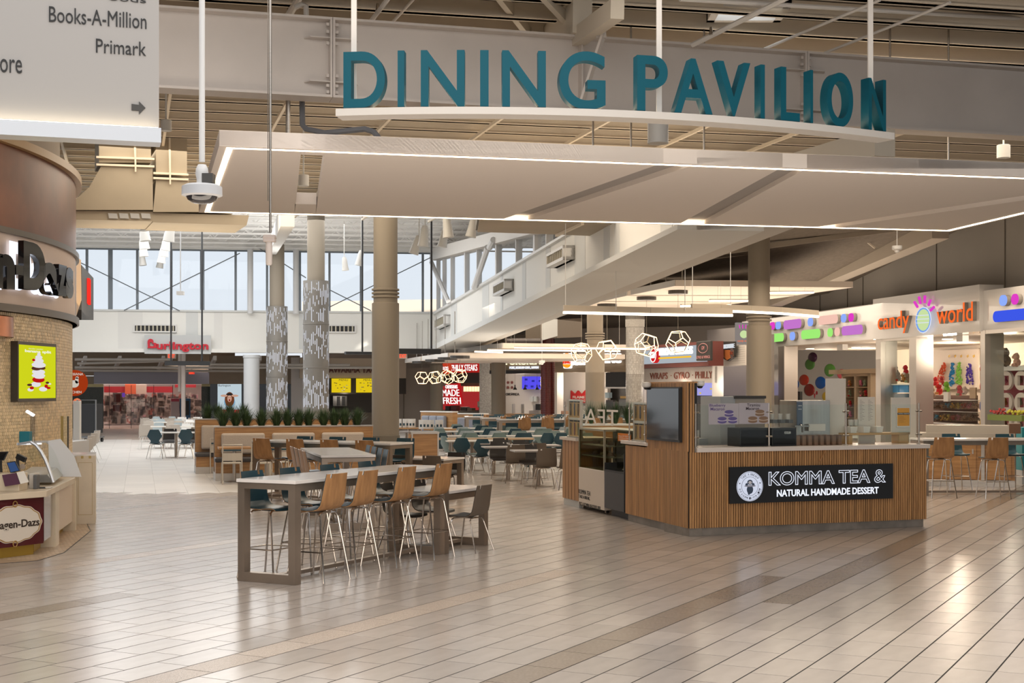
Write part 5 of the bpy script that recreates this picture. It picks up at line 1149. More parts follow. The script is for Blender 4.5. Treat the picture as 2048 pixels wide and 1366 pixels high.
# inner work counter
T = kf.E('back_counter', 'low inner counter with pale top inside the tea stand', 'counter'); MB().box(.8, LF, 1.9, 2.5, .004, .86).build('body', mat('machine_beige'), T); MB().box(.75, LF + .05, 1.85, 2.55, .86, .9).build('worktop', stone, T)
w = kf.world(.45, 1.2, HC - .3); T = E('till', w, kf.rz, 'pale till and dark monitor between tower and posters', 'till'); MB().box(0, .5, 0, .4, -.9, .38).build('cabinet', mat('machine_grey'), T); MB().box(-.15, .1, -.05, -.02, .1, .55).build('monitor', black, T); MB().box(.15, .35, -.02, 0, .2, .5).build('paper', mat('paper'), T)
# ================================================================== right side: tall table with stools, service island
t = rect_table(9.45, 26.35, 3.5, .78, 1.07, R(90 + 2), 'tall white-topped table at the right edge with steel frame')
for px, Y, d, p, lb in ((1879, 25.55, 0, stool_oak, 'oak-backed stool at the right table, left one'), (1986, 25.4, 0, stool_oak, 'oak-backed stool at the right table, right one'), (1912, 27.0, 1, stool_teal, 'teal-faced stool across the right table, left one'), (2020, 26.9, 1, stool_teal, 'teal-faced stool across the right table, right one')):
    p.put(px2(px, Y), Y, (.05 if d == 0 else math.pi + .1), lb, 'stools at the right table')
ip = Pl((px2(1838, 28.6), 28.6), (px2(2030, 28.1), 28.1)); T = ip.E('service_island', 'oak and steel service island with cup slots behind the right stools', 'cabinet')
L = ip.x(2030); H = ip.z(1850, 866); ip.box(MB(), (1840, 0), (2030, 0), 0, .8, zz=(.14, H - .22)).build('body', oak_h, T)
MB().box(0, L, -.01, .8, .004, .14).build('kick', steel, T); MB().box(0, L, -.02, .8, H - .22, H).build('top_band', mat('island_steel', (.42, .37, .30), .4, .6), T)
for a, b in ((1852, 1956), (1972, 2026)):
    MB().box(ip.x(a), ip.x(b), -.03, -.02, H - .14, H - .09).build('slot', black, T); MB().box(ip.x(a), ip.x(b) - .04, -.03, -.005, .16, H - .24).build('door', oak_h, T); MB().box(ip.x(b) - .12, ip.x(b) - .09, -.045, -.03, H - .42, H - .32).build('handle', steel, T)
MB().box(ip.x(1962), ip.x(1969), -.035, .0, .0, H - .2).build('post', steel, T); MB().box(L - .001, L + .02, 0, .8, .0, H).build('side', mat('dark_oak', (.12, .055, .025), .5), T)
MB().box(.15, L - .1, .15, .75, H, H + .16).build('raised_tray', mat('island_steel'), T); MB().box(L - .1, L + .12, .1, .6, H, H + .2).build('end_box', mat('dark_oak'), T)
T = E('teal_bin', (10.72, 29, 0), 0, 'teal panel bin at the right edge behind the island', 'bin'); MB().box(0, .8, 0, .6, .3, 1.2).build('body', mat('bin_teal', (.01, .22, .26), .5), T); MB().box(0, .8, 0, .6, .0, .3).build('base', mat('galvanised'), T)
# ================================================================== ROUND ICE CREAM STAND, left edge
CX, CY, CR = -15.62, 19.70, 8.96
zk = lambda z: 2 + (z - 2) * 1.12
T = E('ice_cream_stand', (CX, CY, 0), 0, 'round ice cream stand drum with copper band, pale letter band and honeycomb tiles', 'shop front')
A0, A1 = -40, 45
cop = mat('copper_band', (.20, .062, .024), .38, .15, var=.45, scale=.8, dark=(.075, .022, .01)); drim = mat('dark_rim', (.13, .115, .10), .35, .6); goldm = mat('gold_soffit', (.62, .46, .16), .5)
def ring(name, m, r0, r1, z0, z1, par=T, a0=A0, a1=A1, n=72): return MB().lathe([(r0, z0), (r1, z0), (r1, z1), (r0, z1), (r0, z0)], n, a0=a0, a1=a1, cap=False).build(name, m, par, smooth=30)
ring('copper_drum', cop, CR - .3, CR, zk(3.93), zk(4.92)); ring('top_moulding', mat('tan_moulding', (.45, .28, .12), .4), CR - .3, CR + .09, zk(4.92), zk(5.02))
ring('rim_band', drim, CR - .3, CR + .05, zk(3.86), zk(3.93)); ring('letter_band', mat('letter_band', (.66, .52, .43), .5), CR - .3, CR, zk(3.02), zk(3.86), a1=17); ring('metal_band', mat('band_metal', (.32, .33, .35), .3, .8), CR - .3, CR + .003, zk(3.02), zk(3.86), a0=15.2)
ring('rim_band', drim, CR - .3, CR + .05, zk(2.93), zk(3.02)); MB().lathe([(CR - 3.5, zk(2.93)), (CR + .02, zk(2.93))], 60, a0=A0, a1=A1, cap=False).build('gold_soffit', goldm, T)
ring('tile_backing', mat('hex_grout', (.09, .05, .025), .9), CR - .6, CR - .062, zk(0), zk(2.93)); MB().box(-3, 3.0, -1, 1, 4.9, 7.15).build('upper_wall', mat('shop_wall', (.60, .53, .45), .7), T) if 0 else None
MB().lathe([(CR - .9, zk(4.9)), (CR - .25, zk(4.9)), (CR - .25, 7.15)], 60, a0=A0, a1=A1, cap=False).build('upper_wall', mat('shop_wall', (.55, .48, .40), .7), T, smooth=30)
mb = MB(); hx = .056; rw = hx * .80; row = 0; zr = .6
a_lo, a_hi = R(-12), R(22)
while zr < 3.03:
    n = int((a_hi - a_lo) * CR / hx)
    for i in range(n):
        a = a_lo + (i + .5 * (row % 2)) * hx / CR; rr2 = CR - .055; hv = []
        for q in ((CR - .062, 1.0), (rr2, .93)):
            for k in range(6):
                t = R(60 * k + 30); da = math.cos(t) * hx * .51 * q[1] / CR; dz = math.sin(t) * hx * .49 * q[1]
                hv.append((q[0] * math.cos(a + da), q[0] * math.sin(a + da), zr + dz))
        mb.add(hv, [(6, 7, 8, 9, 10, 11)] + [(k, (k + 1) % 6, 6 + (k + 1) % 6, 6 + k) for k in range(6)])
    zr += rw; row += 1
mb.build('honeycomb_tiles', mat('hex_tile', (.78, .60, .36), .35, var=.1, scale=30, rnd=.25), T, kind='stuff')
def oncyl(px, r=CR):
    d = Vector(((px - 1024) / F, 1)); c = Vector((CX, CY)); A = d.dot(d); B = d.dot(c); Cq = c.dot(c) - r * r; disc_ = max(0, B * B - A * Cq); Y = (B - math.sqrt(disc_)) / A; return Vector((d.x * Y, Y))
for ch, a, b, y0, y1 in (('n', -22, 19, 508, 577), ('-', 21, 36, 531, 550), ('D', 36, 80, 486, 581), ('a', 76, 106, 526, 590), ('z', 105, 123, 530, 592), ('s', 121, 136, 535, 597)):
    pa_, pb_ = oncyl(a, CR + .16), oncyl(b, CR + .16); pl = Pl(pa_, pb_); G_ = E('letter', (pa_.x - CX, pa_.y - CY, 0), pl.rz, parent=T)
    xa, z0 = pl.xz((a + b) / 2, y1); _, z1_ = pl.xz((a + b) / 2, y0); w_ = (pb_ - pa_).length
    txt(ch, blackg, G_, 0, w_, z0, z1_, 0, .08, off=.055, name='letter_face', res=6)
    txt(ch, emis('halo_light', (.85, .88, 1), 1.3), G_, 0, w_, z0, z1_, .125, .01, off=.05, name='halo')
T_ = T
sl = None
for (px, py) in ((18, 644), (43, 649), (52, 653.5), (62, 661.5), (65, 662.5), (57, 668)):
    pass
for i, (dx, dy) in enumerate(((.55, -.1), (1.1, .5), (.75, .6), (1.15, 1.1), (.8, 1.4), (.5, 2.2))):
    p = oncyl(40) + Vector((-dx * .9, dy + .5)); o = MB().lathe([(.075, zk(2.93) - .008), (.001, zk(2.93) - .009)], 14, c=(p.x - CX, p.y - CY)).build('downlight', emis('downlight_disc', (1, .9, .6), 8), T)
l = point('stand_lamp', (-7.0, 19.2, 2.55), 36, (1, .74, .38)); l.parent = None
T = E('copper_hood', (-7.56, 18.0, 0), 0, 'curved copper hood hanging at the far left under the gold soffit', 'hood'); MB().lathe([(.92, 2.69), (1.0, 2.69), (1.0, 2.95), (.92, 2.95), (.92, 2.69)], 40, a0=-120, a1=60, cap=False).build('band', mat('bright_copper', (.42, .17, .09), .25, .8), T, smooth=30)
MB().lathe([(.001, 2.95), (1.0, 2.96)], 40, cap=False).build('cap', mat('bright_copper'), T)
# digital poster on the honeycomb wall
pa_, pb_ = oncyl(33, CR + .03), oncyl(110, CR + .06); pl = Pl(pa_, pb_); T = pl.E('menu_display', 'lit yellow-green display of a banana split sundae in a dark frame', 'screen')
L = (pb_ - pa_).length; z0, z1_ = pl.z(70, 803), pl.z(70, 685)
MB().box(0, L, -.02, .08, z0, z1_).build('frame', mat('dark_frame', (.04, .03, .02), .4), T)
yl = emis('poster_yellow', (.62, .66, .012), 1.0); yg = emis('poster_gold', (.75, .50, .01), 1.0)
MB().box(.03, L - .04, -.026, -.02, z0 + .045, z1_ - .045).build('picture', yl, T)
txt('banana split', emis('poster_white', (.9, .9, .75), 1), T, L * .16, L * .84, z1_ - .155, z1_ - .105, -.027, .003, off=.015); txt('dazzler sundae', emis('poster_pale', (.7, .75, .35), 1), T, L * .25, L * .62, z1_ - .10, z1_ - .08, -.027, .003)
def blob(par, cx, cz, rx, rz_, m, y=.03, nm='picture_shape', n=16): MB().prism([(cx + rx * math.cos(2 * math.pi * i / n), cz + rz_ * math.sin(2 * math.pi * i / n)) for i in range(n)], y - .001, y + .001, Matrix.Rotation(R(90), 4, 'X')).build(nm, m, par)
ew, er, eb = emis('pic_white', (.85, .82, .85), .9), emis('pic_red', (.6, .01, .01), .8), emis('pic_brown', (.09, .03, .02), 1)
cxm, hgt = L * .5, z1_ - z0
for i, (x, z, rx, rz_, m) in enumerate(((-.16, .10, .05, .03, ew), (.10, .11, .07, .04, ew), (-.05, .19, .08, .045, ew), (0, .27, .105, .05, er), (0, .34, .115, .04, ew), (0, .40, .11, .05, ew), (-.05, .46, .08, .035, eb), (.07, .47, .06, .03, eb), (0, .52, .12, .05, ew), (-.01, .59, .09, .045, ew), (0, .65, .06, .035, ew), (0, .70, .03, .025, ew), (-.11, .60, .025, .022, er), (-.15, .13, .035, .025, er), (.15, .16, .03, .03, er), (.2, .13, .035, .02, er), (.22, .2, .03, .015, ew), (-.2, .18, .04, .02, eb), (.17, .22, .03, .02, eb), (0, .305, .08, .02, ew))):
    blob(T, cxm + x * L / .8, z0 + hgt * (.10 + z), rx * L / .65, rz_ * hgt, m, .028 + i * .0008)
# counter of the stand
zs_ = .78; marb = mat('cream_marble', (.66, .56, .42), .3, var=.10, scale=3); pts_ = [PZ(-110, 997, zs_), PZ(0, 988, zs_), PZ(93.4, 981.5, zs_), PZ(150.5, 955, zs_)]
T = E('stand_counter', (0, 0, 0), 0, 'cream marble counter of the ice cream stand with dark red lettered front', 'counter')
poly = [(p.x, p.y) for p in pts_]; b4 = pts_[3]; poly += [(b4.x - .55, b4.y + .25), (b4.x - 1.3, b4.y - .6), (pts_[2].x - 1.2, pts_[2].y + 1.0), (pts_[0].x - .3, pts_[0].y + 1.2)]
MB().prism(poly, zs_ - .075, zs_).build('slab', marb, T, bevel=.006)
rp = Pl((pts_[0].x, pts_[0].y + .10), (pts_[2].x - .05, pts_[2].y + .10)); RL = (Vector((pts_[2].x, pts_[2].y)) - Vector((pts_[0].x, pts_[0].y))).length
G_ = E('front_panel', (rp.o.x, rp.o.y, 0), rp.rz, parent=T)
xr = rp.x(87); MB().box(0, xr, 0, .5, .14, zs_ - .075).build('red_panel', mat('deep_red', (.075, .006, .010), .22, coat=.3), G_); MB().box(0, xr - .05, .12, .5, 0.004, .14).build('gold_kick', mat('gold_kick', (.50, .33, .06), .4, .6), G_)
oc, oz = rp.xz(29, 1048); rx_, rz_ = rp.x(83) - oc, .225
def oval(k, amp): return [(oc + (rx_ * k + amp * math.cos(13 * t)) * math.cos(t), oz + (rz_ * k + amp * math.cos(13 * t)) * math.sin(t)) for t in [2 * math.pi * i / 104 for i in range(104)]]
MB().prism(oval(1.0, .006), .003, .008, Matrix.Rotation(R(90), 4, 'X')).build('oval_edge', mat('emblem_cream', (.66, .60, .52), .5), G_); MB().prism(oval(.965, .006), .008, .011, Matrix.Rotation(R(90), 4, 'X')).build('oval_gold', mat('emblem_gold', (.35, .20, .06), .4), G_); MB().prism(oval(.92, .006), .011, .014, Matrix.Rotation(R(90), 4, 'X')).build('oval_field', mat('emblem_cream'), G_)
for s in (1, -1): MB().tube([(oc + .03 * math.cos(t), -.012, oz + s * (rz_ + .01) + .035 * math.sin(t)) for t in [2 * math.pi * i / 16 for i in range(16)]], .007, 6, closed=True).build('loop', mat('emblem_gold'), G_)
txt('Häagen-Dazs', mat('emblem_brown', (.035, .022, .015), .5), G_, rp.x(-24), rp.x(77), rp.z(60, 1057), rp.z(60, 1037), -.014, .004, off=.02, name='lettering')
sp2 = Pl((pts_[2].x - .07, pts_[2].y + .12), (pts_[3].x - .07, pts_[3].y + .02)); SL_ = sp2.x(150)
G_ = E('side_panel', (sp2.o.x, sp2.o.y, 0), sp2.rz, parent=T)
MB().box(-.02, sp2.x(103), 0, .02, .16, zs_ - .075).build('steel_panel', mat('mirror_steel', (.5, .48, .48), .12, 1), G_); a = sp2.x(106); MB().box(a, sp2.x(113.5), -.03, .4, 0.0, zs_ - .075).build('leg', marb, G_); MB().box(sp2.x(113.5), SL_ - .12, .02, .4, .14, zs_ - .075).build('white_panel', mat('cream_panel', (.66, .55, .44), .5), G_); MB().box(SL_ - .12, SL_ - .02, -.02, .4, 0, zs_ - .075).build('leg', marb, G_); MB().box(.2, SL_ - .12, .15, .4, 0.004, .14).build('kick', mat('gold_kick'), G_)
# end pedestal
q = G(152, 1049); q2 = G(191, 1048); pp = Pl((q.x, q.y), (q2.x, q2.y)); T = pp.E('end_pedestal', 'cream marble end pedestal with gold line frame beside the counter', 'pedestal'); L = (q2 - q).length; H = pp.z(170, 909)
MB().box(0, L, 0, .75, 0.004, H - .02).build('body', marb, T); MB().box(-.3, L, 0, .78, H - .02, H).build('top', quartz, T)
for x0, x1, z0, z1_ in ((.03, .035, .14, H - .12), (L - .05, L - .045, .14, H - .12), (.03, L - .045, .14, .145), (.03, L - .045, H - .125, H - .12)): MB().box(x0, x1, -.003, 0, z0, z1_).build('gold_line', mat('gold_line', (.35, .25, .08), .4, .6), T)
for x in (.07, .18): MB().box(x, x + .035, -.003, 0, H - .06, H - .02).build('gold_square', mat('gold_line'), T)
T = E('low_wall', (0, 0, 0), 0, 'cream marble upstand behind the counter below the glass pane', 'counter'); a, b = P(118, 0, 20.0), P(152, 0, 20.4); MB().prism([(a.x, a.y), (b.x, b.y), (b.x, b.y + .3), (a.x, a.y + .3)], .0, 1.0).build('body', marb, T)
# curved glass case
def curve3(Y, k=1): return [P(px, py, Y) for px, py in k]
T = E('gelato_case', (0, 0, 0), 0, 'curved glass gelato display case with steel rim on the marble counter', 'display case')
n1 = [P(px, py, 17.6) for px, py in ((62, 884), (72, 890), (82, 903), (91, 920), (98, 938), (104, 955), (107, 965))]; n2 = [P(px, py, 18.9) for px, py in ((94, 883), (102, 889), (109, 898), (116, 911), (121, 925), (125, 938), (128, 948))]
for c_ in (n1, n2): MB().tube(c_, .024, 8).build('rim', mat('aluminium'), T, smooth=True)
mb = MB(); k = len(n1)
for p in n1 + n2: mb.v.append(tuple(p))
mb.f = [(i, i + 1, k + i + 1, k + i) for i in range(k - 1)]; mb.build('curved_glass', glass('case_glass', (.93, .95, .93), .10), T)
bl = P(36, 888, 17.6); bb = P(38, 965, 17.6)
mb = MB(); pp_ = [bb] + [bl] + n1; mb.v = [tuple(p) for p in pp_]; mb.f = [tuple(range(len(pp_)))]; mb.build('end_glass', glass('case_end', (.92, .93, .92), .05), T)
bk = [p + Vector((0, 1.15, 0)) for p in (bb, bl, n1[0], n1[3])]; mb = MB(); mb.v = [tuple(p) for p in bk + [P(107, 965, 17.6) + Vector((0, 1.15, 0))]]; mb.f = [(0, 1, 2, 3, 4)]; mb.build('far_end', mat('case_inner', (.72, .72, .72), .3) if 1 else mat('case_white', (.6, .58, .55), .3), T)
MB().bar(bl, n1[0], .03, .03).bar(n1[0], n2[0], .03, .03).build('top_rail', mat('aluminium'), T); MB().bar(bl, bl + (n2[0] - n1[0]), .03, .03).build('top_rail', mat('aluminium'), T)
MB().add([bb, n1[-1], n2[-1], bb + (n2[-1] - n1[-1])] + [v + Vector((0, 0, .10)) for v in (bb, n1[-1] - Vector((.08, 0, 0)), n2[-1] - Vector((.08, 0, 0)), bb + (n2[-1] - n1[-1]))], [(3, 2, 1, 0), (4, 5, 6, 7), (0, 1, 5, 4), (1, 2, 6, 5), (2, 3, 7, 6), (3, 0, 4, 7)]).build('tray', mat('case_white', (.6, .58, .55), .3), T)
MB().bar(n1[0] + Vector((-.1, .2, -.03)), n2[0] + Vector((-.1, 0, -.03)), .05, .02).build('case_light', emis('case_light', (.95, .95, 1), 2.5), T)
T = E('scoop_fan', P(72, 910, 18.2), 0, 'clear round scoop holder inside the glass case', 'holder'); MB().lathe([(.001, 0), (.07, .01), (.10, .05)], 16, M=Matrix.Rotation(R(80), 4, 'X')).build('disc', gls, T)
# small things on the counter
def cbox(name, label, cat, q, y0, z0, z1_, dep, m, tilt=0):
    a, b = P(q[0], 0, y0), P(q[1], 0, y0); T = E(name, ((a.x + b.x) / 2, y0, z0), 0, label, cat); w_ = (b.x - a.x) / 2; MB().box(-w_, w_, 0, dep, 0, z1_ - z0).build('body', m, T, bevel=.006); T.rotation_euler = (tilt, 0, 0); return T
zat = lambda py, Y: EYE + (HZ - py) * Y / F
cbox('price_block', 'sloped cream block with purple price placard on the marble counter', 'block', (-20, 38), 16.55, zs_, zat(948, 16.5), .3, marb)
T = E('placard_card', (0, 0, 0), 0, 'purple and white price card on the cream block', 'card'); a, b, c, d = P(10, 973, 16.5), P(40, 968, 16.5), P(32, 946, 16.54), P(4, 950, 16.54)
MB().add([a, b, c, d] + [v + Vector((0, .02, 0)) for v in (a, b, c, d)], [(0, 1, 2, 3), (7, 6, 5, 4), (0, 4, 5, 1), (1, 5, 6, 2), (2, 6, 7, 3), (3, 7, 4, 0)]).build('card', mat('placard_purple', (.09, .03, .06), .4), T)
a, b, c, d = P(41, 968, 16.5), P(57, 964, 16.55), P(47, 942, 16.6), P(33, 945, 16.55); MB().add([a, b, c, d] + [v + Vector((0, .02, 0)) for v in (a, b, c, d)], [(0, 1, 2, 3), (7, 6, 5, 4), (0, 4, 5, 1), (1, 5, 6, 2), (2, 6, 7, 3), (3, 7, 4, 0)]).build('card', mat('paper'), T)
def tablet(name, label, cat, quad, Y, m, m2):
    T = E(name, (0, 0, 0), 0, label, cat); q = [P(x, y, Y + (.0 if i < 2 else .06)) for i, (x, y) in enumerate(quad)]; c = sum(q, Vector()) / 4
    MB().add(q + [v + Vector((.0, .03, 0)) for v in q], [(0, 1, 2, 3), (7, 6, 5, 4), (0, 4, 5, 1), (1, 5, 6, 2), (2, 6, 7, 3), (3, 7, 4, 0)]).build('body', m, T)
    r = [c + (v - c) * .86 + Vector((0, -.003, 0)) for v in q]; MB().add(r, [(0, 1, 2, 3)]).build('screen', m2, T)
    MB().tube([c + Vector((0, .03, 0)), (c.x, c.y + .06, zs_ + .01)], .015, 8).build('stand', black, T); return T
tablet('card_reader', 'black card reader with blue screen tilted on the counter', 'card reader', ((21, 946), (40, 942), (30, 922), (13, 925)), 16.75, black, emis('reader_blue', (.05, .10, .25), .7))
tablet('till_screen', 'dark till screen seen from behind at the left edge', 'till', ((-14, 921), (7, 921), (16, 903), (-10, 904)), 16.9, black, mat('gloss_black'))
T = E('scanner', P(36, 936, 17.0), 0, 'black hand scanner on a curved stand', 'scanner'); MB().tube([(0, 0, -.03), (0, 0, .05), (-.005, 0, .13)], [.03, .018, .022], 8).build('stand', black, T, smooth=True); MB().bar((-.01, 0, .15), (.10, -.02, .10), .05, .06).build('head', black, T); MB().tube([(.08, 0, .09), (.10, 0, .06), (.08, 0, .04)], .005, 5).build('cable', black, T)
T = E('round_tag', P(45, 933, 16.95), 0, 'small round beige disc hanging below the scanner', 'tag'); MB().lathe([(.001, 0), (.035, 0), (.035, .008), (.001, .008)], 20, M=Matrix.Rotation(R(90), 4, 'X')).build('disc', mat('tag_beige', (.35, .28, .22), .5), T)
T = cbox('receipt_printer', 'white printer with grey rounded end beside the glass case', 'printer', (58, 68), 17.0, zs_, zat(947, 17), .2, mat('paper')); cbox('printer_grip', 'upright dark grey card terminal end', 'terminal', (66, 73), 16.9, zs_, zat(949, 17), .12, mat('grip_grey', (.10, .10, .105), .5))
cbox('payment_plate', 'flat black plate lying on the marble counter', 'plate', (74, 92), 17.0, zs_, zs_ + .012, .12, black); cbox('paper_note', 'small folded white note on the black plate', 'note', (90, 101), 17.0, zs_ + .002, zs_ + .02, .1, mat('paper'))
cbox('teal_box', 'small teal box standing on top of the glass case', 'box', (38, 59), 17.6, zat(885, 17.6), zat(863, 17.6), .10, mat('box_teal', (.01, .16, .20), .5))
T = cbox('light_post', 'tall clear acrylic post with a lit slanted head on the glass case', 'lamp', (60, 68), 17.7, zat(884, 17.7), zat(832, 17.7), .05, glass('acrylic', (.8, .82, .85), .15)); MB().bar(P(53, 822, 17.7) - T.location, P(68, 831, 17.72) - T.location, .12, .03).build('head', emis('lamp_white', (.95, .97, 1), 2), T)
T = E('edge_guard', (0, 0, 0), 0, 'dark edged glass pane standing at the end of the counter', 'glass screen'); a, b = P(122, 0, 19.2), P(136, 0, 19.4); MB().prism([(a.x, a.y), (b.x, b.y), (b.x, b.y + .012), (a.x, a.y + .012)], zat(910, 19.3), zat(832, 19.3)).build('pane', gls, T); MB().box(b.x - .008, b.x + .008, b.y - .01, b.y + .015, zat(910, 19.3), zat(833, 19.3)).build('edge', mat('dark_metal'), T); MB().box(a.x, a.x + .03, a.y - .01, a.y + .015, zat(910, 19.3), zat(832, 19.3)).build('gold_edge', mat('gold_line'), T)
T = E('flower_pot', P(118, 912, 19.0), 0, 'red and orange flowers in a small pot behind the glass case', 'flowers'); MB().lathe([(.03, -.08), (.04, .0)], 10).build('pot', mat('pot_green', (.12, .16, .03), .6), T)
for i, (x, z) in enumerate(((-.04, .05), (.0, .07), (.03, .04), (.05, .07), (-.01, .03))): MB().ball((x, 0, z), .025, 8).build('flower', mat(('flower_red', 'flower_orange')[i % 2], ((.6, .04, .02), (.7, .18, .02))[i % 2], .5), T)
# tiled floor patch in front of the counter
T = E('mosaic_patch', (0, 0, 0), 0, 'small-tile mosaic floor patch with dark edge line around the ice cream counter', 'floor inlay')
gp_ = [G(a, b) for a, b in ((-60, 1140), (0, 1128), (75, 1122), (128, 1106), (181, 1062.5), (174, 1048)) ]; bk = [(-9.5, 21), (-9.5, 16)]
MB().prism([(p.x, p.y) for p in gp_] + [(-6.3, 20.5), (-7.5, 20.5), (-7.5, 15.5)], .0026, .0045).build('bed', mat('mosaic_tan', (.42, .31, .21), .45, var=.15, scale=30), T)
for a, b in zip(gp_[:-1], gp_[1:]): MB().bar((a.x, a.y, .004), (b.x, b.y, .004), .012, .004).build('edge_line', black, T)
mb = MB()
for i in range(60):
    for j in range(70):
        x, y = -6.9 + i * .055 + (j % 2) * .027, 15.8 + j * .07
        pxx = 1024 + x / y * F; pyy = HZ + F * EYE / y
        lim = 1122 if pxx < 75 else (1122 - (pxx - 75) * .30 if pxx < 128 else 1106 - (pxx - 128) * .82)
        if pxx < -10 or pxx > 176 or pyy > lim - 2: continue
        mb.box(x - .024, x + .024, y - .03, y + .03, .004, .0055, bot=False)
mb.build('mosaic_tiles', mat('mosaic_tile', (.56, .43, .31), .35, rnd=.2, var=.05), T, kind='stuff')
# neighbours past the round stand
pl = Pl((P(146, 0, 27).x, 27), (P(187, 0, 31).x, 31)); T = pl.E('blade_sign', 'dark stacked shop signs with red lit letters seen edge-on past the round stand', 'sign')
pl.poly(MB(), [(150, 512), (162, 520), (163, 600), (150, 640)], 0, .4).build('tan_disc', mat('tan_moulding'), T); pl.poly(MB(), [(163, 530), (187, 556), (187, 640), (163, 640)], 0, .15).build('body', mat('charcoal'), T); pl.poly(MB(), [(174, 556), (177, 560), (177, 610), (174, 606)], -.05, 0).build('red_letters', emis('sign_red', (1, .03, .02), 1.2), T)
Y = 44; c = P(150, 766, Y); T = E('disc_sign', c, 0, 'round orange-red sign with a white bird past the honeycomb wall', 'sign'); r = 26 * Y / F
MB().lathe([(.001, 0), (r, 0), (r, .1), (.001, .1)], 40, M=Matrix.Rotation(R(90), 4, 'X')).build('disc', emis('disc_orange', (.42, .045, .008), .8), T)
for x, z, a, b in ((.0, -.03, .16, .12), (.09, .08, .06, .10), (-.13, .08, .06, .12), (.1, .17, .05, .04)): blob(T, x, z, a, b, mat('sign_cream', (.7, .66, .6), .5), .105)
txt('LOUISIANA', mat('sign_cream'), T, -.3, .3, .24, .32, -.1, .005, off=.02); txt('KITCHEN', mat('sign_cream'), T, -.24, .24, -.33, -.25, -.1, .005, off=.02)
cbx = [('kiosk_screen', 'white self-order kiosk with a lit screen at the left hall edge', 'kiosk', (146, 159), 34, 0, zat(802, 34), .15, whitep), ('low_ledge', 'pale stone ledge beyond the marble pedestal', 'ledge', (112, 136), 30, 0, .85, 1.5, mat('ledge_stone', (.45, .44, .44), .5))]
for a in cbx: cbox(*a)
for i in range(4):
    ch_white.put(px2(158 + i * 7, 33 + i * 2.2), 33 + i * 2.2, R(80), '%s pale chair from the front in the row along the left ledge' % ORD[i], 'chairs along the left ledge')
T = E('trolley', G(181, 884), R(-10), 'black trolley cart on wheels in the left hallway', 'cart'); MB().box(-.35, .35, -.3, .3, .35, 1.45).build('bin', black, T); MB().tube([(-.38, -.32, .1), (-.38, -.32, 1.6), (.38, -.32, 1.6), (.38, -.32, .1)], .03, 8).build('frame', mat('cart_grey', (.2, .2, .2), .4, .6), T)
for x in (-.33, .33):
    for y in (-.28, .28): MB().tube([(x - .03, y, .08), (x + .03, y, .08)], .08, 12).build('wheel', black, T)
MB().box(-.4, .4, -.34, .34, .16, .22).build('deck', mat('cart_grey'), T)
MB().ball((-.55, 0, 1.5), .17, 10).build('orange_bottle', mat('bottle_orange', (.6, .12, .02), .5), T)
# ================================================================== FAR SHOP across the hall (continued)
T = sf.E('shop_interior', 'shop window full of small goods under red sign bands', 'shop display')
gc = ((.35, .12, .10), (.42, .34, .30), (.10, .08, .08), (.5, .42, .38), (.25, .2, .19), (.38, .2, .22))
sitems(T, sf, 210, 400, 795, 850, 620, 3.0, gc, seed=5)
sitems(T, sf, 210, 400, 800, 850, 200, 1.5, gc[1:4], seed=6)
for y in (800, 812, 824, 836, 848): sf.box(MB(), (208, y), (403, y + 1.6), 3.1, 3.5, off=3.1).build('shelf', mat('shelf_grey', (.3, .28, .27), .5), T)
for a, b, y0, y1 in ((208, 250, 773, 785), (292, 346, 773, 785), (350, 392, 769, 775)): sf.box(MB(), (a, y0), (b, y1), 2.4, 2.5, off=2.4).build('red_band', mat('band_red', (.35, .02, .03), .5), T)
for a, b, y0, y1, c in ((250, 272, 768, 788, (.6, .12, .05)), (272, 293, 768, 788, (.5, .4, .33))): sf.box(MB(), (a, y0), (b, y1), 2.3, 2.35, off=2.3).build('fashion_picture', mat('picture_%.1f' % c[0], c, .6), T)
for a, b, y0, y1, m in ((227, 243, 786, 806, mat('sign_frame', (.3, .24, .22), .5)), (229, 241, 788, 804, mat('sign_dark_red', (.12, .02, .02), .5)), (226, 243, 810, 822, mat('sign_dark_red')), (244, 250, 786, 794, emis('small_violet', (.2, .08, .6), .8))):
    sf.box(MB(), (a, y0), (b, y1), .9 - (.05 if b - a < 15 else 0), 1.0, off=.9).build('notice', m, T)
for px in (218, 262, 307, 345): sf.box(MB(), (px, 770), (px + .9, 857), .05, .12).build('glazing_bar', mat('dark_bar', (.06, .05, .05), .5), T)
sf.box(MB(), (207, 770), (403, 857), .08, .09).build('shop_glass', glass('shop_glass', (.88, .82, .80), .03), T)
T = sf.E('vending_machine', 'white and pink vending machine with dripping pattern', 'machine'); sf.box(MB(), (342, 797), (358, 851), -1.2, -.5, off=-1.2).build('body', mat('vend_pale', (.5, .38, .36), .5), T); sf.box(MB(), (342, 797), (358, 803), -1.22, -1.2, off=-1.2).build('pink_top', mat('vend_pink', (.45, .05, .08), .5), T)
T = sf.E('photo_booth', 'dark blue kiosk with framed screen behind the hall post', 'machine'); sf.box(MB(), (360, 797), (381, 851), -1.2, -.5, off=-1.2).build('body', mat('booth_blue', (.01, .09, .20), .4), T); sf.box(MB(), (363, 802), (378, 830), -1.25, -1.2, off=-1.2).build('screen', black, T)
T = E('hall_post', (P(367, 0, 62).x, 62, 0), 0, 'square pale hall post in front of the far shop', 'post'); MB().box(-.08, .08, -.08, .08, 0.004, 3.6).box(-.75 * .62, -.75 * .62 + .12, .9, 1.0, 1.9, 3.7).build('shaft', mat('post_pale', (.55, .47, .42), .6), T)
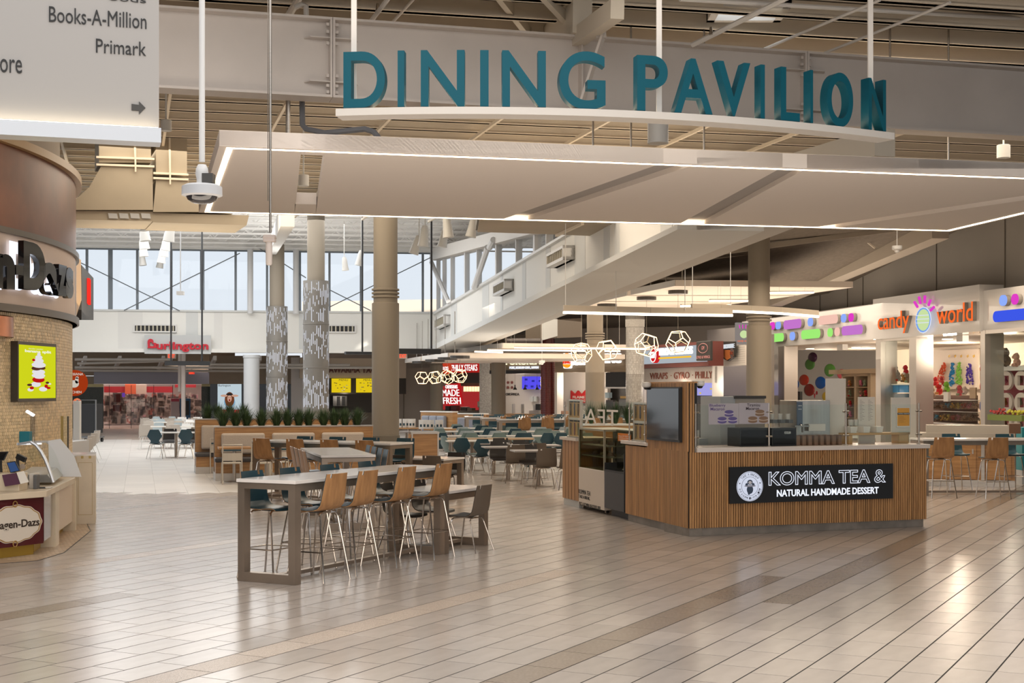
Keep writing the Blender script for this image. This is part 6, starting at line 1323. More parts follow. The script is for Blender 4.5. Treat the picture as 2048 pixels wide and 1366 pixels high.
# hall ceiling clutter under the bulkhead
T = E('trim_20', (0, 0, 0), kind='structure'); MB().box(-30, 2, 63, 80, 4.35, 4.5).build('hall_deck', mat('hall_deck_paint', (.42, .38, .34), .8), T)
for i, (a, b, y0, y1, Y) in enumerate(((150, 760, 735, 735.5, 64), (150, 500, 741, 742, 66), (150, 345, 719, 719, 63.3), (400, 700, 729, 730, 64), (155, 330, 727, 722, 63.5))): MB().tube([P(a, y0, Y), P(b, y1, Y)], .06, 8).build('pipe', mat('pipe_paint', (.50, .45, .40), .5), T)
for i, px in enumerate((171, 240, 327, 430, 520, 640)): MB().bar(P(px, 716, 63.3), P(px - 12, 742, 72), .15, .2).build('hall_joist', mat('hall_joist_paint', (.55, .50, .46), .6), T)
for px, py, lb in ((343, 712, 'red exit sign below the red store letters'), (383, 745, 'small red exit sign farther back in the left hall'), (806, 712, 'red exit sign right of the thick beige column')):
    Y = 62 if px != 383 else 69; c = P(px, py, Y); T = E('exit_sign', c, 0, lb, 'sign'); w_ = 8.5 * Y / F if px != 383 else .14
    MB().box(-w_, w_, 0, .08, -w_ * .62, w_ * .62).build('plate', mat('exit_plate', (.55, .46, .38), .5) if px != 383 else emis('exit_red', (.8, .05, .03), .9), T); txt('EXIT', emis('exit_text', (1, .10, .04), 1.3), T, -w_ * .8, w_ * .8, -w_ * .42, w_ * .42, -.002, .01, off=.02)
    MB().box(-.03, .03, 0, .04, w_ * .6, w_ * .6 + .1).build('bracket', whitep, T)
# red department store letters on the far bulkhead
hrot = R(-45)
T = fw.E('store_sign', 'red store letters with heart-shaped B on a grey panel of the bulkhead', 'sign')
fw.box(MB(), (289, 670), (422, 708), -.32, -.26, off=-.3).build('panel', mat('sign_panel_grey', (.52, .54, .54), .6), T)
red = mat('store_red', (.55, .012, .03), .35)
xa, z0 = fw.xz(313, 699.5, -.34); xb = fw.x(417, -.34); z1_ = fw.z(313, 686, -.34)
txt('urlington', red, T, xa, xb, z0 - .09, fw.z(313, 683, -.34), -.33, .10, off=.035, name='lettering')
hx_, hz_ = fw.xz(303.5, 689, -.34); sc_ = 10.0 * 61 / F
def heart(k):
    o = []
    for i in range(40):
        t = 2 * math.pi * i / 40; x = sc_ * k * 16 * math.sin(t) ** 3 / 17; z = sc_ * k * (13 * math.cos(t) - 5 * math.cos(2 * t) - 2 * math.cos(3 * t) - math.cos(4 * t)) / 17
        o.append((hx_ + x * math.cos(hrot) - z * math.sin(hrot), hz_ + x * math.sin(hrot) + z * math.cos(hrot)))
    return o
h0, h1 = heart(1.15), heart(.5); mb = MB()
for i in range(40):
    j = (i + 1) % 40; mb.add([(h0[i][0], -.43, h0[i][1]), (h0[j][0], -.43, h0[j][1]), (h1[j][0], -.43, h1[j][1]), (h1[i][0], -.43, h1[i][1]), (h0[i][0], -.33, h0[i][1]), (h0[j][0], -.33, h0[j][1]), (h1[j][0], -.33, h1[j][1]), (h1[i][0], -.33, h1[i][1])], [(0, 1, 2, 3), (0, 4, 5, 1), (3, 2, 6, 7)])
mb.build('heart', red, T)
# dark shop fronts right of the posters, taco counter
m1 = Pl((P(420, 0, 70).x, 70), (P(600, 0, 69).x, 69)); T = m1.E('wall_hall_shops', kind='structure')
m1.box(MB(), (420, 768), (596, 857), 0, .3).build('dark_glazing', mat('dark_glazing', (.02, .02, .022), .15), T); m1.box(MB(), (420, 712), (596, 768), -.1, .3).build('tan_band', mat('tan_wall'), T)
m1.box(MB(), (582, 715), (607, 857), -1.5, -1.2, off=-1.5).build('pale_pier', mat('pier_pale', (.55, .50, .46), .6), T)
T = m1.E('window_poster', 'window poster of a woman raising sunglasses, mouth open', 'poster'); m1.box(MB(), (436, 767), (483, 822), -.05, 0).build('sheet', emis('poster_sky', (.55, .66, .72), .9), T)
xa, z0 = m1.xz(460, 798); S_ = 47 * 69.6 / F
for i, (x, z, a, b, c) in enumerate(((0, -.14, .26, .22, (.25, .45, .62)), (0, -.02, .22, .32, (.16, .05, .02)), (0, .02, .10, .15, (.62, .36, .26)), (0, -.05, .035, .05, (.25, .02, .02)), (-.25, .14, .16, .05, (.62, .36, .26)), (.25, .14, .16, .05, (.62, .36, .26)), (0, .20, .13, .05, (.02, .02, .02)), (-.04, .06, .02, .012, (.05, .02, .01)), (.04, .06, .02, .012, (.05, .02, .01)))):
    blob(T, xa + x * S_, z0 + z * S_, a * S_, b * S_, emis('pic_%d_%.2f' % (i, c[0]), c, .9), .055 + i * .002)
m1.box(MB(), (436, 819), (483, 826), -.06, -.05).build('red_strip', emis('poster_red', (.5, .02, .03), .9), T); m1.txt('Burlington', mat('poster_ink'), T, (438, 774), (462, 769), y=-.06, ext=.005)
m2 = Pl((P(600, 0, 67).x, 67), (P(750, 0, 68).x, 68)); T = m2.E('wall_taco_counter', kind='structure')
m2.box(MB(), (600, 716), (812, 757), 0, .3).build('sign_wall', mat('beige_sign_wall', (.50, .42, .33), .7), T); m2.box(MB(), (600, 757), (750, 860), 2, 2.2, off=2).build('dark_kitchen', mat('dark_kitchen', (.05, .045, .04), .5), T); m2.box(MB(), (600, 826), (750, 860), 0, .5).build('counter_front', mat('counter_dark', (.10, .08, .06), .6), T)
m2.box(MB(), (660, 756), (812, 788), .0, .3).build('menu_band', mat('menu_band', (.03, .025, .02), .5), T)
T = m2.E('stall_sign', 'dark red shawarma taco letters on a beige wall', 'sign'); m2.txt('SHAWARMA TACOS', mat('maroon', (.10, .012, .012), .5), T, (641, 745.5), (768, 735), y=-.02, ext=.12, off=.03)
for a, b, lb in ((663, 701, 'left'), (712, 748, 'right')):
    T = m2.E('menu_board', 'yellow lit menu board over the taco counter, %s one' % lb, 'menu board', 'taco menu boards'); m2.box(MB(), (a, 757), (b, 785), -.1, -.02).build('board', emis('menu_yellow', (.75, .55, .01), 1), T); m2.txt('MENU', mat('poster_ink'), T, (a + 14, 762), (b - 6, 758), y=-.1, ext=.005, off=.03)
    rg = random.Random(a)
    for i in range(16): px, py = rg.uniform(a + 2, b - 6), rg.uniform(765, 783); m2.box(MB(), (px, py), (px + rg.uniform(1.5, 4), py + 1.2), -.11, -.1).build('print', (mat('poster_ink'), mat('paper'), mat('mac_tiramisu_0'))[i % 3], T)
T = m2.E('oven', 'steel oven cabinet behind the taco counter', 'oven'); m2.box(MB(), (666, 792), (694, 812), 1.0, 1.6, off=1).build('body', mat('dark_steel', (.12, .12, .12), .3, .8), T); m2.box(MB(), (674, 793), (680, 811), .95, 1, off=1).build('door', black, T); m2.box(MB(), (684, 793), (690, 811), .95, 1, off=1).build('door', black, T)
m3 = Pl((P(800, 0, 71).x, 71), (P(886, 0, 70.5).x, 70.5)); T = m3.E('wall_textured', kind='structure'); m3.box(MB(), (798, 736), (890, 860), 0, .2).build('panel', mat('textured_grey', (.34, .30, .26), .8, bump=.3, scale=40), T); m3.box(MB(), (807, 736), (808.5, 860), -.03, 0).build('seam', mat('wall_seam'), T)
# ================================================================== FOOD STALLS
def pbox(pl, par, name, m, p0, p1, y0, y1, off=0, **kw): return pl.box(MB(), p0, p1, y0, y1, off=off).build(name, m, par, **kw)
wht = mat('white_brick', (.62, .58, .53), .5); blk = mat('stall_black', (.02, .018, .016), .5)
s1 = Pl((P(884, 0, 68).x, 68), (P(968, 0, 66.5).x, 66.5)); T = s1.E('wall_steak_stall', kind='structure')
pbox(s1, T, 'header', mat('stall_header', (.06, .048, .04), .6), (884, 706), (968, 766), 0, .3); pbox(s1, T, 'kitchen_back', mat('kitchen_warm', (.30, .20, .14), .6), (870, 762), (985, 860), 3, 3.2, off=3); pbox(s1, T, 'counter', mat('counter_dark'), (884, 822), (968, 862), 0, .6)
S = s1.E('stall_sign', 'red lit steak stall sign with white letters and round badge', 'sign')
pbox(s1, S, 'panel', emis('sign_red_panel', (.42, .015, .012), .9), (906, 726.5), (966, 745), -.2, 0); s1.txt('PHILLY STEAKS', emis('lit_white', (1, .97, .93), 1.3), S, (909, 742), (960, 729), y=-.2, ext=.02, off=.01)
x, z = s1.xz(895, 736, -.2); MB().lathe([(.001, 0), (.30, 0), (.30, .1), (.001, .1)], 28, M=Matrix.Translation((x, -.2, z)) @ Matrix.Rotation(R(90), 4, 'X')).build('badge', emis('badge_red', (.55, .05, .02), .9), S); s1.txt('CHARLEYS', emis('lit_white'), S, (882, 740), (905.5, 733.5), y=-.31, ext=.03, off=.03)
S = s1.E('stall_poster', 'tilted red poster with big white MADE FRESH lettering', 'poster')
pbox(s1, S, 'red_wall', emis('poster_wall_red', (.42, .03, .03), .8), (886, 772), (958, 820), 1.2, 1.3, off=1.2); s1.poly(MB(), [(884, 768), (911, 766), (917, 808), (884, 813)], .3, .4).build('sheet', emis('poster_deep_red', (.48, .012, .015), .9), S)
for body, p0, p1 in (('CHEESESTEAKS', (885, 777), (909, 770)), ('MADE', (878, 792), (913, 779)), ('FRESH', (880, 808), (916, 795))): s1.txt(body, emis('lit_white'), S, p0, p1, y=.28, ext=.03, off=.03, shear=-.1)
for i in range(7): pbox(s1, S, 'lamp_strip', emis('warm_lamp', (1, .75, .4), 1.6), (927 + i * 5.5, 773), (929.5 + i * 5.5, 783), 1.0, 1.1, off=1)
pbox(s1, S, 'menu_strip', emis('menu_white', (.8, .78, .72), .9), (958, 784), (966, 811), .6, .7); pbox(s1, S, 'blender', mat('blender_jar', (.5, .48, .36), .3), (945, 803), (956, 815), .4, .6)
for i, (a, b, y0, y1, c) in enumerate(((888, 896, 812, 822, (.03, .02, .02)), (899, 910, 811, 822, (.14, .03, .03)), (918, 930, 814, 822, (.05, .04, .03)), (955, 965, 812, 822, (.12, .11, .1)), (932, 941, 816, 822, (.2, .15, .1)))):
    Q = s1.E('counter_item', '%s small item from the left on the steak stall counter' % ORD[i], 'equipment', 'items on the steak counter'); pbox(s1, Q, 'body', mat('item_%d' % i, c, .5), (a, y0), (b, y1), .1, .4)
pier = mat('mosaic_grey', (.36, .34, .31), .4, var=.3, scale=14)
c = P(974, 0, 66); T = E('mosaic_pier', (c.x, c.y, 0), 0, 'square grey sparkling mosaic pier between two stalls', 'pier'); MB().box(-.36, .36, -.2, .4, 0.004, 4.6).build('shaft', pier, T)
s2 = Pl((P(1008, 0, 64).x, 64), (P(1085, 0, 63).x, 63)); T = s2.E('wall_rice_stall', kind='structure')
wood2 = mat('fascia_wood', (.26, .19, .12), .6, var=.2, scale=3, stretch=(.6, 4, 8))
pbox(s2, T, 'fascia', wood2, (980, 709), (1085, 741), 0, .3); pbox(s2, T, 'black_strip', blk, (980, 741), (1085, 747), -.05, .3); pbox(s2, T, 'white_wall', wht, (960, 745), (1120, 862), 2.5, 2.7, off=2.5); pbox(s2, T, 'counter', mat('counter_oak', (.40, .24, .11), .5), (1012, 827), (1085, 862), -.2, .5)
S = s2.E('stall_sign', 'cream lit rice bowl stall letters with small white line below', 'sign'); s2.txt('POKƏREA', emis('cream_light', (.95, .88, .60), 1.25), S, (1013.5, 730), (1083, 714), y=-.02, ext=.12, off=.015); s2.txt('POKE, KOREAN GRILL, RAMEN', emis('sign_white_light'), S, (1021, 738.5), (1078.5, 732.5), y=-.02, ext=.06, off=.03)
S = s2.E('menu_screens', 'blue lit menu screens in the rice bowl stall', 'screen')
for a, b in ((1044, 1073), (1074, 1085)): pbox(s2, S, 'screen', emis('screen_blue', (.10, .08, .85), 1.0), (a, 753), (b, 778), 1.5, 1.6, off=1.5)
for px, py in ((1050, 757), (1064, 760), (1050, 770), (1062, 771), (1078, 760), (1078, 770)): pbox(s2, S, 'print', emis('screen_dim', (.03, .03, .3), 1), (px, py), (px + 5, py + 4), 1.47, 1.5, off=1.5)
S = s2.E('wall_lettering', 'black lettering and round dish pictures on the white stall wall', 'lettering'); s2.txt('POKƏREA', ink, S, (1007, 791), (1038, 785), y=2.48, off_=0, ext=.02) if 0 else txt('POKƏREA', ink, S, s2.x(1007, 2.4), s2.x(1038, 2.4), s2.z(1020, 791, 2.4), s2.z(1020, 785.5, 2.4), 2.45, .02, off=.01)
txt('rice bowls | poke', ink, S, s2.x(1014, 2.4), s2.x(1040, 2.4), s2.z(1020, 796.5, 2.4), s2.z(1020, 793.5, 2.4), 2.45, .01) if 0 else None
for px, py in ((1016, 765), (1024, 765), (1016, 775), (1024, 775)): x, z = s2.xz(px, py, 2.4); blob(S, x, z, .07, .07, mat('dish_red', (.2, .06, .05), .5), -2.4)
for i, px in enumerate((1030, 1050, 1074)):
    Y = 62.5; q = P(px, 776, Y); Q = E('pendant_light', q, 0, '%s black pendant shade from the left over the rice bowl counter' % ORD[i], 'lamp', 'pendants over the rice counter'); MB().lathe([(.10, -.08), (.06, 0), (.025, .04), (.025, .14)], 12).build('shade', black, Q); MB().tube([(0, 0, .1), (0, 0, .75)], .006, 4).build('cord', black, Q)
for i, (a, b, y0, y1, c, o_) in enumerate(((1066, 1080, 810, 822, (.6, .6, .6), 0), (1058, 1076, 821, 832, (.5, .48, .47), 0), (1024, 1026, 808, 828, (.4, .4, .4), .3), (1042, 1044, 808, 828, (.4, .4, .4), .3), (1060, 1066, 793, 803, (.4, .42, .38), 2.2), (1067, 1073, 793, 803, (.4, .42, .38), 2.2), (1071, 1079, 808, 820, (.03, .03, .03), -.1))):
    Q = s2.E('counter_item', '%s small item from the left at the rice bowl counter' % ORD[i], 'equipment', 'items at the rice counter'); pbox(s2, Q, 'body', mat('item2_%d' % i, c, .5), (a, y0), (b, y1), o_, o_ + .2, off=o_)
c = P(1095.5, 0, 60.5); T = E('mosaic_column', (c.x, c.y, 0), 0, 'round dark red mosaic column left of the burger stall', 'column'); MB().lathe([(.31, 0), (.31, 4.9)], 32).build('shaft', mat('red_mosaic', (.16, .028, .022), .35, var=.35, scale=30), T, smooth=40)
mb = MB()
for r_ in range(48):
    for i in range(26):
        a = R(180 + i * 7 + (r_ % 2) * 3.5); z = 1.0 + r_ * .08; mb.add([(.318 * math.cos(a + da), .318 * math.sin(a + da), z + dz) for da, dz in ((-.045, 0), (0, -.03), (.045, 0), (0, .03))], [(0, 1, 2, 3)])
mb.build('mosaic_chips', mat('red_chip', (.20, .04, .035), .2, var=.1, rnd=.5), T, kind='stuff')
s3 = Pl((P(1110, 0, 60).x, 60), (P(1258, 0, 57).x, 57)); T = s3.E('wall_burger_stall', kind='structure')
pbox(s3, T, 'fascia', wood2, (1108, 700), (1258, 745), 0, .3, zz=None) if 0 else MB().box(0, s3.x(1262), 0, .3, s3.z(1110, 745), s3.z(1110, 712)).build('fascia', wood2, T)
pbox(s3, T, 'white_wall', wht, (1118, 740), (1215, 862), 2, 2.2, off=2); pbox(s3, T, 'jamb', wht, (1109, 745), (1114, 862), 0, .4); pbox(s3, T, 'dark_bulkhead', blk, (1205, 745), (1258, 774), .2, .5); pbox(s3, T, 'kitchen_dark', mat('dark_kitchen'), (1195, 776), (1290, 862), 2.5, 2.7, off=2.5); pbox(s3, T, 'white_rail', whitep, (1205, 774), (1258, 777), .1, .5); pbox(s3, T, 'counter', whitep, (1112, 828), (1258, 862), -.2, .4)
S = s3.E('stall_sign', 'burger stall sign with orange bun badge and bold white letters', 'sign')
xb_, zb__ = s3.xz(1134, 721, -.2); sx_ = 11 * 59.5 / F; 
def bun(z0, z1, top): 
    pts = [];
    for i in range(17):
        t = math.pi * i / 16; pts.append((xb_ + sx_ * .95 * math.cos(t), z0 + (z1 - z0) * math.sin(t)) if top else (xb_ - sx_ * .95 * math.cos(t), z1 - (z1 - z0) * math.sin(t)))
    return pts
hh = 16 * 59.5 / F
MB().box(xb_ - sx_ * 1.05, xb_ + sx_ * 1.05, -.2, -.1, zb__ - hh, zb__ + hh).build('badge_back', emis('lit_white'), S, bevel=.1); MB().prism(bun(zb__ + hh * .35, zb__ + hh * .92, True), .2, .23, Matrix.Rotation(R(90), 4, 'X')).build('bun', emis('bun_orange', (1, .38, .02), 1), S); MB().prism(bun(zb__ - hh * .92, zb__ - hh * .45, False), .2, .23, Matrix.Rotation(R(90), 4, 'X')).build('bun', emis('bun_orange'), S)
txt('BURGER', emis('letter_red', (.85, .05, .02), 1), S, xb_ - sx_ * .9, xb_ + sx_ * .9, zb__ + hh * .02, zb__ + hh * .30, -.2, .04, off=.03); txt('KING', emis('letter_red'), S, xb_ - sx_ * .9, xb_ + sx_ * .9, zb__ - hh * .40, zb__ - hh * .04, -.2, .04, off=.05)
s3.txt('BURGER', emis('lit_white'), S, (1147, 731), (1202, 712), y=-.05, ext=.15, off=.07); s3.txt('KING', emis('lit_white'), S, (1208, 727), (1247, 706), y=-.05, ext=.15, off=.07)
S = s3.E('crown_sign', 'red crown-shaped flame grilling sign on the white brick wall', 'sign'); s3.poly(MB(), [(1141, 806), (1141, 781), (1149, 789), (1155, 781), (1162, 789), (1170, 780), (1174, 784), (1174, 806)], 1.8, 1.9, off=1.8).build('crown', mat('crown_red', (.42, .015, .015), .5), S)
for b_, y0, y1 in (('FLAME', 797, 792), ('GRILLING', 804, 799)): txt(b_, wht, S, s3.x(1146, 1.8), s3.x(1170, 1.8), s3.z(1155, y0, 1.8), s3.z(1155, y1, 1.8), 1.8, .02, off=.01)
for i, (a, b, y0, y1, c, o_) in enumerate(((1115, 1121, 799, 816, (.06, .03, .02), 1.5), (1122, 1132, 822, 829, (.5, .3, .2), 0), (1210, 1218, 785, 796, (.3, .4, .45), 1), (1238, 1252, 799, 812, (.2, .2, .2), .8), (1212, 1226, 800, 830, (.06, .05, .05), .8), (1226, 1238, 803, 830, (.12, .09, .08), .8))):
    Q = s3.E('counter_item', '%s small item from the left at the burger stall' % ORD[i], 'equipment', 'items at the burger stall'); pbox(s3, Q, 'body', mat('item3_%d' % i, c, .5), (a, y0), (b, y1), o_, o_ + .2, off=o_)
for i in range(6):
    x, z = s3.xz(1242 + i * 2, 797, .8); Q = E('fries_box', s3.world(x, .8, z), s3.rz, '%s small golden fries carton from the left in the burger stall' % ORD[i], 'food', 'fries in the burger stall'); MB().box(-.03, .03, -.02, .02, 0, .10).build('carton', mat('fries_gold', (.55, .35, .12), .6), Q)
c = P(1270, 0, 53); T = E('mosaic_column', (c.x, c.y, 0), 0, 'round grey mosaic column between the burger and gyro stalls', 'column'); MB().lathe([(.345, 0), (.345, 4.4), (.37, 4.4), (.37, 5.3)], 32).build('shaft', mat('grey_mosaic', (.34, .32, .29), .4, var=.15, scale=20), T, smooth=40)
mb = MB()
for r_ in range(40):
    for i in range(24):
        a = R(180 + i * 7.6 + (r_ % 2) * 3.8); z = 1.0 + r_ * .085; mb.add([(.351 * math.cos(a + da), .351 * math.sin(a + da), z + dz) for da, dz in ((-.055, -.036), (.055, -.036), (.055, .036), (-.055, .036))], [(0, 1, 2, 3)])
mb.build('mosaic_chips', mat('grey_chip', (.40, .38, .35), .3, var=.05, rnd=.25), T, kind='stuff')
# large planter strip seen through the TEA glass
a = P(1170, 0, 40); T = E('grass_planter', (a.x, a.y, 0), R(10), 'oak planter box holding a long row of grass behind the TEA glass', 'planter'); MB().box(0, 2.2, 0, .6, 0.004, .95).build('box', oak_h, T); MB().box(-.02, 2.22, -.02, .62, .95, 1.0).build('rim', whitep, T)
for i in range(6): grass('potted_grass', a.x + .2 + i * .36, a.y + .35 + i * .06, 1.0, .62, .34, 240, 120 + i, '%s tuft of grass from the left in the oak planter behind the TEA glass' % ORD[i], 'grass behind the TEA glass', pot=False)
s4 = Pl((P(1286, 0, 57).x, 57), (P(1431, 0, 50.5).x, 50.5)); T = s4.E('wall_gyro_stall', kind='structure')
L = s4.x(1432); z0 = s4.z(1290, 737); z1_ = s4.z(1290, 693)
MB().box(0, L, -.3, .3, z0, z1_).build('red_fascia', mat('brick_red', (.17, .045, .035), .6), T); MB().box(.3, L - .1, -.34, -.3, z0 + .16, z1_ - .12).build('light_panel', emis('panel_grey_light', (.50, .55, .60), .8), T)
MB().box(.1, L, -.05, .05, z0 - .62, z0 - .02).build('word_band', mat('word_band', (.50, .46, .42), .5, var=.1, scale=20), T); MB().box(0, .25, -.1, .3, 0, z0).build('pier', whitep, T); MB().box(L - .12, L, -.1, .3, 0, z0).build('pier', whitep, T)
MB().box(-.2, L + .1, 3, 3.2, 0, 4.5).build('kitchen_back', mat('kitchen_grey', (.30, .28, .27), .6), T); MB().box(.2, L, 0, .5, .004, 1.1).build('counter', blk, T); MB().box(.2, L, 1.6, 1.9, z0 - 1.45, z0 - 1.1).build('hood_band', blk, T)
S = s4.E('stall_sign', 'gyro stall sign with red monogram oval and white letters over a yellow line', 'sign'); x, z = s4.xz(1311, 710, -.4); pts_ = [(x + .33 * math.cos(t / 16 * math.pi), z + .32 * math.sin(t / 16 * math.pi)) for t in range(32)]
MB().prism(pts_, .34, .5, Matrix.Rotation(R(90), 4, 'X')).build('oval', emis('oval_red', (.62, .02, .02), .95), S); MB().tube([(p[0] * .88 + x * .12, -.51, p[1] * .88 + z * .12) for p in pts_], .018, 5, closed=True).build('oval_line', emis('lit_white'), S); txt('GW', emis('lit_white'), S, x - .22, x + .22, z - .13, z + .13, -.5, .03, off=.02)
zl = s4.z(1330, 712); zh = s4.z(1330, 697.5); txt('GYRO & WINGS', emis('lit_white'), S, s4.x(1329), s4.x(1404), zl, zh, -.36, .08, off=.03); MB().box(s4.x(1329), s4.x(1400), -.4, -.36, zl - .13, zl - .07).build('yellow_line', emis('yellow_line', (1, .55, .03), 1), S)
S = s4.E('blade_sign', 'black square monogram blade sign at the right end of the gyro fascia', 'sign'); a, b = s4.x(1397, -.6), s4.x(1426, -.6); zc_ = s4.z(1411, 702, -.6); MB().box(a, b, -.7, -.6, zc_ - .36, zc_ + .36).build('board', blk, S, bevel=.03)
MB().tube([((a + b) / 2 + (b - a) * .33 * math.cos(t / 12 * math.pi), -.71, zc_ + .1 + .17 * math.sin(t / 12 * math.pi)) for t in range(24)], .012, 5, closed=True).build('oval_line', mat('blade_pink', (.55, .25, .25), .5), S); txt('GW', mat('blade_pink'), S, (a + b) / 2 - .12, (a + b) / 2 + .12, zc_ + .04, zc_ + .18, -.7, .01); txt('GYRO & WINGS', mat('blade_pink'), S, a + .04, b - .04, zc_ - .27, zc_ - .17, -.7, .01)
S = s4.E('word_sign', 'brown WRAPS GYRO PHILLY lettering on a pale tiled band', 'lettering'); zt_ = z0 - .45
for w_, a, b in (('WRAPS', 1303, 1338), ('GYRO', 1351, 1382), ('PHILLY', 1394, 1428)): txt(w_, mat('rust', (.22, .05, .025), .5), S, s4.x(a), s4.x(b), zt_, zt_ + .26, -.06, .02)
for a in (1345, 1388): MB().box(s4.x(a) - .02, s4.x(a) + .02, -.07, -.05, zt_ + .11, zt_ + .15).build('dot', mat('rust'), S)
S = s4.E('menu_screens', 'pale violet menu screens in the gyro stall', 'screen')
for a, b in ((1338, 1372), (1375, 1412), (1414, 1432)): MB().box(s4.x(a, 1.2), s4.x(b, 1.2), 1.2, 1.28, z0 - 1.1, z0 - .55).build('screen', emis('screen_violet', (.42, .40, .85), .9), S)
rg = random.Random(11)
for i in range(18): x = rg.uniform(s4.x(1340, 1.2), s4.x(1428, 1.2)); z = rg.uniform(z0 - 1.05, z0 - .65); MB().box(x, x + .12, 1.18, 1.2, z, z + .05).build('print', (mat('dish_red'), emis('menu_yellow'), mat('poster_ink'))[i % 3], S)
s5 = Pl((P(1431, 0, 52.5).x, 52.5), (P(1482, 0, 49.5).x, 49.5)); T = s5.E('wall_sub_stall', kind='structure'); L = s5.x(1490); z0, z1_ = s5.z(1436, 733), s5.z(1436, 695)
MB().box(0, L, 0, .25, z0, z1_).build('fascia', wht, T)
for i in range(9): MB().box(.01, L, -.006, 0, z0 + i * (z1_ - z0) / 9, z0 + i * (z1_ - z0) / 9 + .006).build('course_line', mat('trim_2_dark', (.3, .28, .25), .7), T)
MB().box(0, L - .6, 1.2, 1.3, 0, 4).build('inner_wall', mat('inner_grey', (.22, .19, .17), .7), T); MB().box(s5.x(1470), L, .6, .7, 0, 2.4).build('doorway', blk, T)
S = s5.E('stall_sign', 'sub shop badge sign with white letters over a silver disc', 'sign'); s5.poly(MB(), [(1447, 712), (1446, 687), (1457, 683), (1478, 683), (1478, 714), (1466, 722)], -.2, -.1).build('badge', blk, S); s5.poly(MB(), [(1452, 700), (1478, 700), (1478, 712), (1465, 720), (1453, 709)], -.22, -.2).build('gold_edge', mat('badge_gold', (.5, .16, .04), .5), S)
s5.txt('FIREHOUSE', emis('sub_white', (.75, .78, .82), .9), S, (1446, 699), (1482, 687), y=-.2, ext=.06, off=.03); x, z = s5.xz(1463, 706, -.25); blob(S, x, z, .20, .22, mat('silver_disc', (.35, .35, .36), .3, .8), .24); txt('SUBS', mat('rust'), S, x - .15, x + .15, z - .06, z + .06, -.25, .02, off=.02)
# ================================================================== SWEET SHOP
cs = Pl((9.15, 55.4), (16.0, 21.72)); glossw = mat('gloss_fascia', (.62, .60, .58), .08, coat=.6)
T = cs.E('wall_sweet_shop', kind='structure'); x5, x6, x7, x8 = cs.x(1484), cs.x(1753), cs.x(1967), cs.x(2190); z0 = 3.6
MB().box(x5, x6, 0, .6, z0, 4.72).build('fascia', glossw, T); MB().box(x6, x7, -.12, .6, z0 - .02, 4.85).build('fascia', glossw, T); MB().box(x7, x8, 0, .6, z0, 4.68).build('fascia', glossw, T)
MB().box(x5, x8, .02, 6.8, z0 - .01, z0 + .05).build('shop_ceiling', mat('shop_ceiling', (.45, .38, .31), .7), T); cwm = mat('cream_shop_wall', (.74, .64, .53), .7)
MB().box(x5, x8, 6.2, 6.4, 0, z0).build('shop_back', cwm, T); MB().box(cs.x(1690, 6), cs.x(1690, 6) + .1, 3, 6.2, 0, z0).build('partition', cwm, T) if 0 else None
stp = mat('mirror_post', (.58, .54, .50), .3, .7)
MB().box(x5, cs.x(1558), -.02, .5, 0, z0).build('white_pier', glossw, T); MB().box(cs.x(1558), cs.x(1570), -.03, .5, 0, z0).build('steel_jamb', stp, T)
for a, b in ((1755, 1765), (1822, 1836), (1965, 1974)): MB().box(cs.x(a), cs.x(b), -.06, .5, 0, z0).build('steel_post', stp, T)
MB().box(cs.x(1755), cs.x(1836), -.05, .3, z0 - .1, z0).box(cs.x(1965), x8, -.05, .3, z0 - .1, z0).build('steel_head', stp, T)
MB().box(cs.x(1765), cs.x(1822), .1, .112, 0.05, z0 - .1).build('glass_bay', gls, T); MB().box(cs.x(1974), x8, .1, .112, 0.05, z0 - .1).build('glass_bay', gls, T); MB().box(x5, x8, -.01, .5, .004, .05).build('threshold', stp, T)
MB().box(x5, x8, .5, 6.2, 0.004, .02).build('shop_floor', mat('shop_floor', (.4, .32, .26), .4), T)
def pill(par, px0, px1, y0, y1, m, dep=.12):
    x0, z0_ = cs.xz(px0, y1, -.1); x1 = cs.x(px1, -.1); z1_ = cs.z(px0, y0, -.1); r = (z1_ - z0_) / 2; w_ = x1 - x0
    if w_ < 2 * r * 1.2: pts = [((x0 + x1) / 2 + w_ / 2 * math.cos(t / 12 * math.pi), z0_ + r + r * math.sin(t / 12 * math.pi)) for t in range(24)]
    else: r2 = min(r, w_ / 2); pts = [(x1 - r2 + r2 * math.cos(t), z0_ + r + r * math.sin(t)) for t in [R(-90 + 15 * i) for i in range(13)]] + [(x0 + r2 + r2 * math.cos(t), z0_ + r + r * math.sin(t)) for t in [R(90 + 15 * i) for i in range(13)]]
    MB().prism(pts, .02, dep, Matrix.Rotation(R(90), 4, 'X')).build('can_side', mat('can_side_grey', (.30, .27, .24), .5), par); MB().prism(pts, dep, dep + .015, Matrix.Rotation(R(90), 4, 'X')).build('lit_face', m, par)
eb_, em_, eg_, ep_, eq_, ebl = emis('lit_blue', (.28, .42, .95), 1), emis('lit_magenta', (.75, .05, .55), 1), emis('lit_green', (.35, .85, .18), 1), emis('lit_peach', (.90, .55, .45), 1), emis('lit_purple', (.55, .18, .60), 1), emis('lit_deep_blue', (.05, .10, .80), 1)
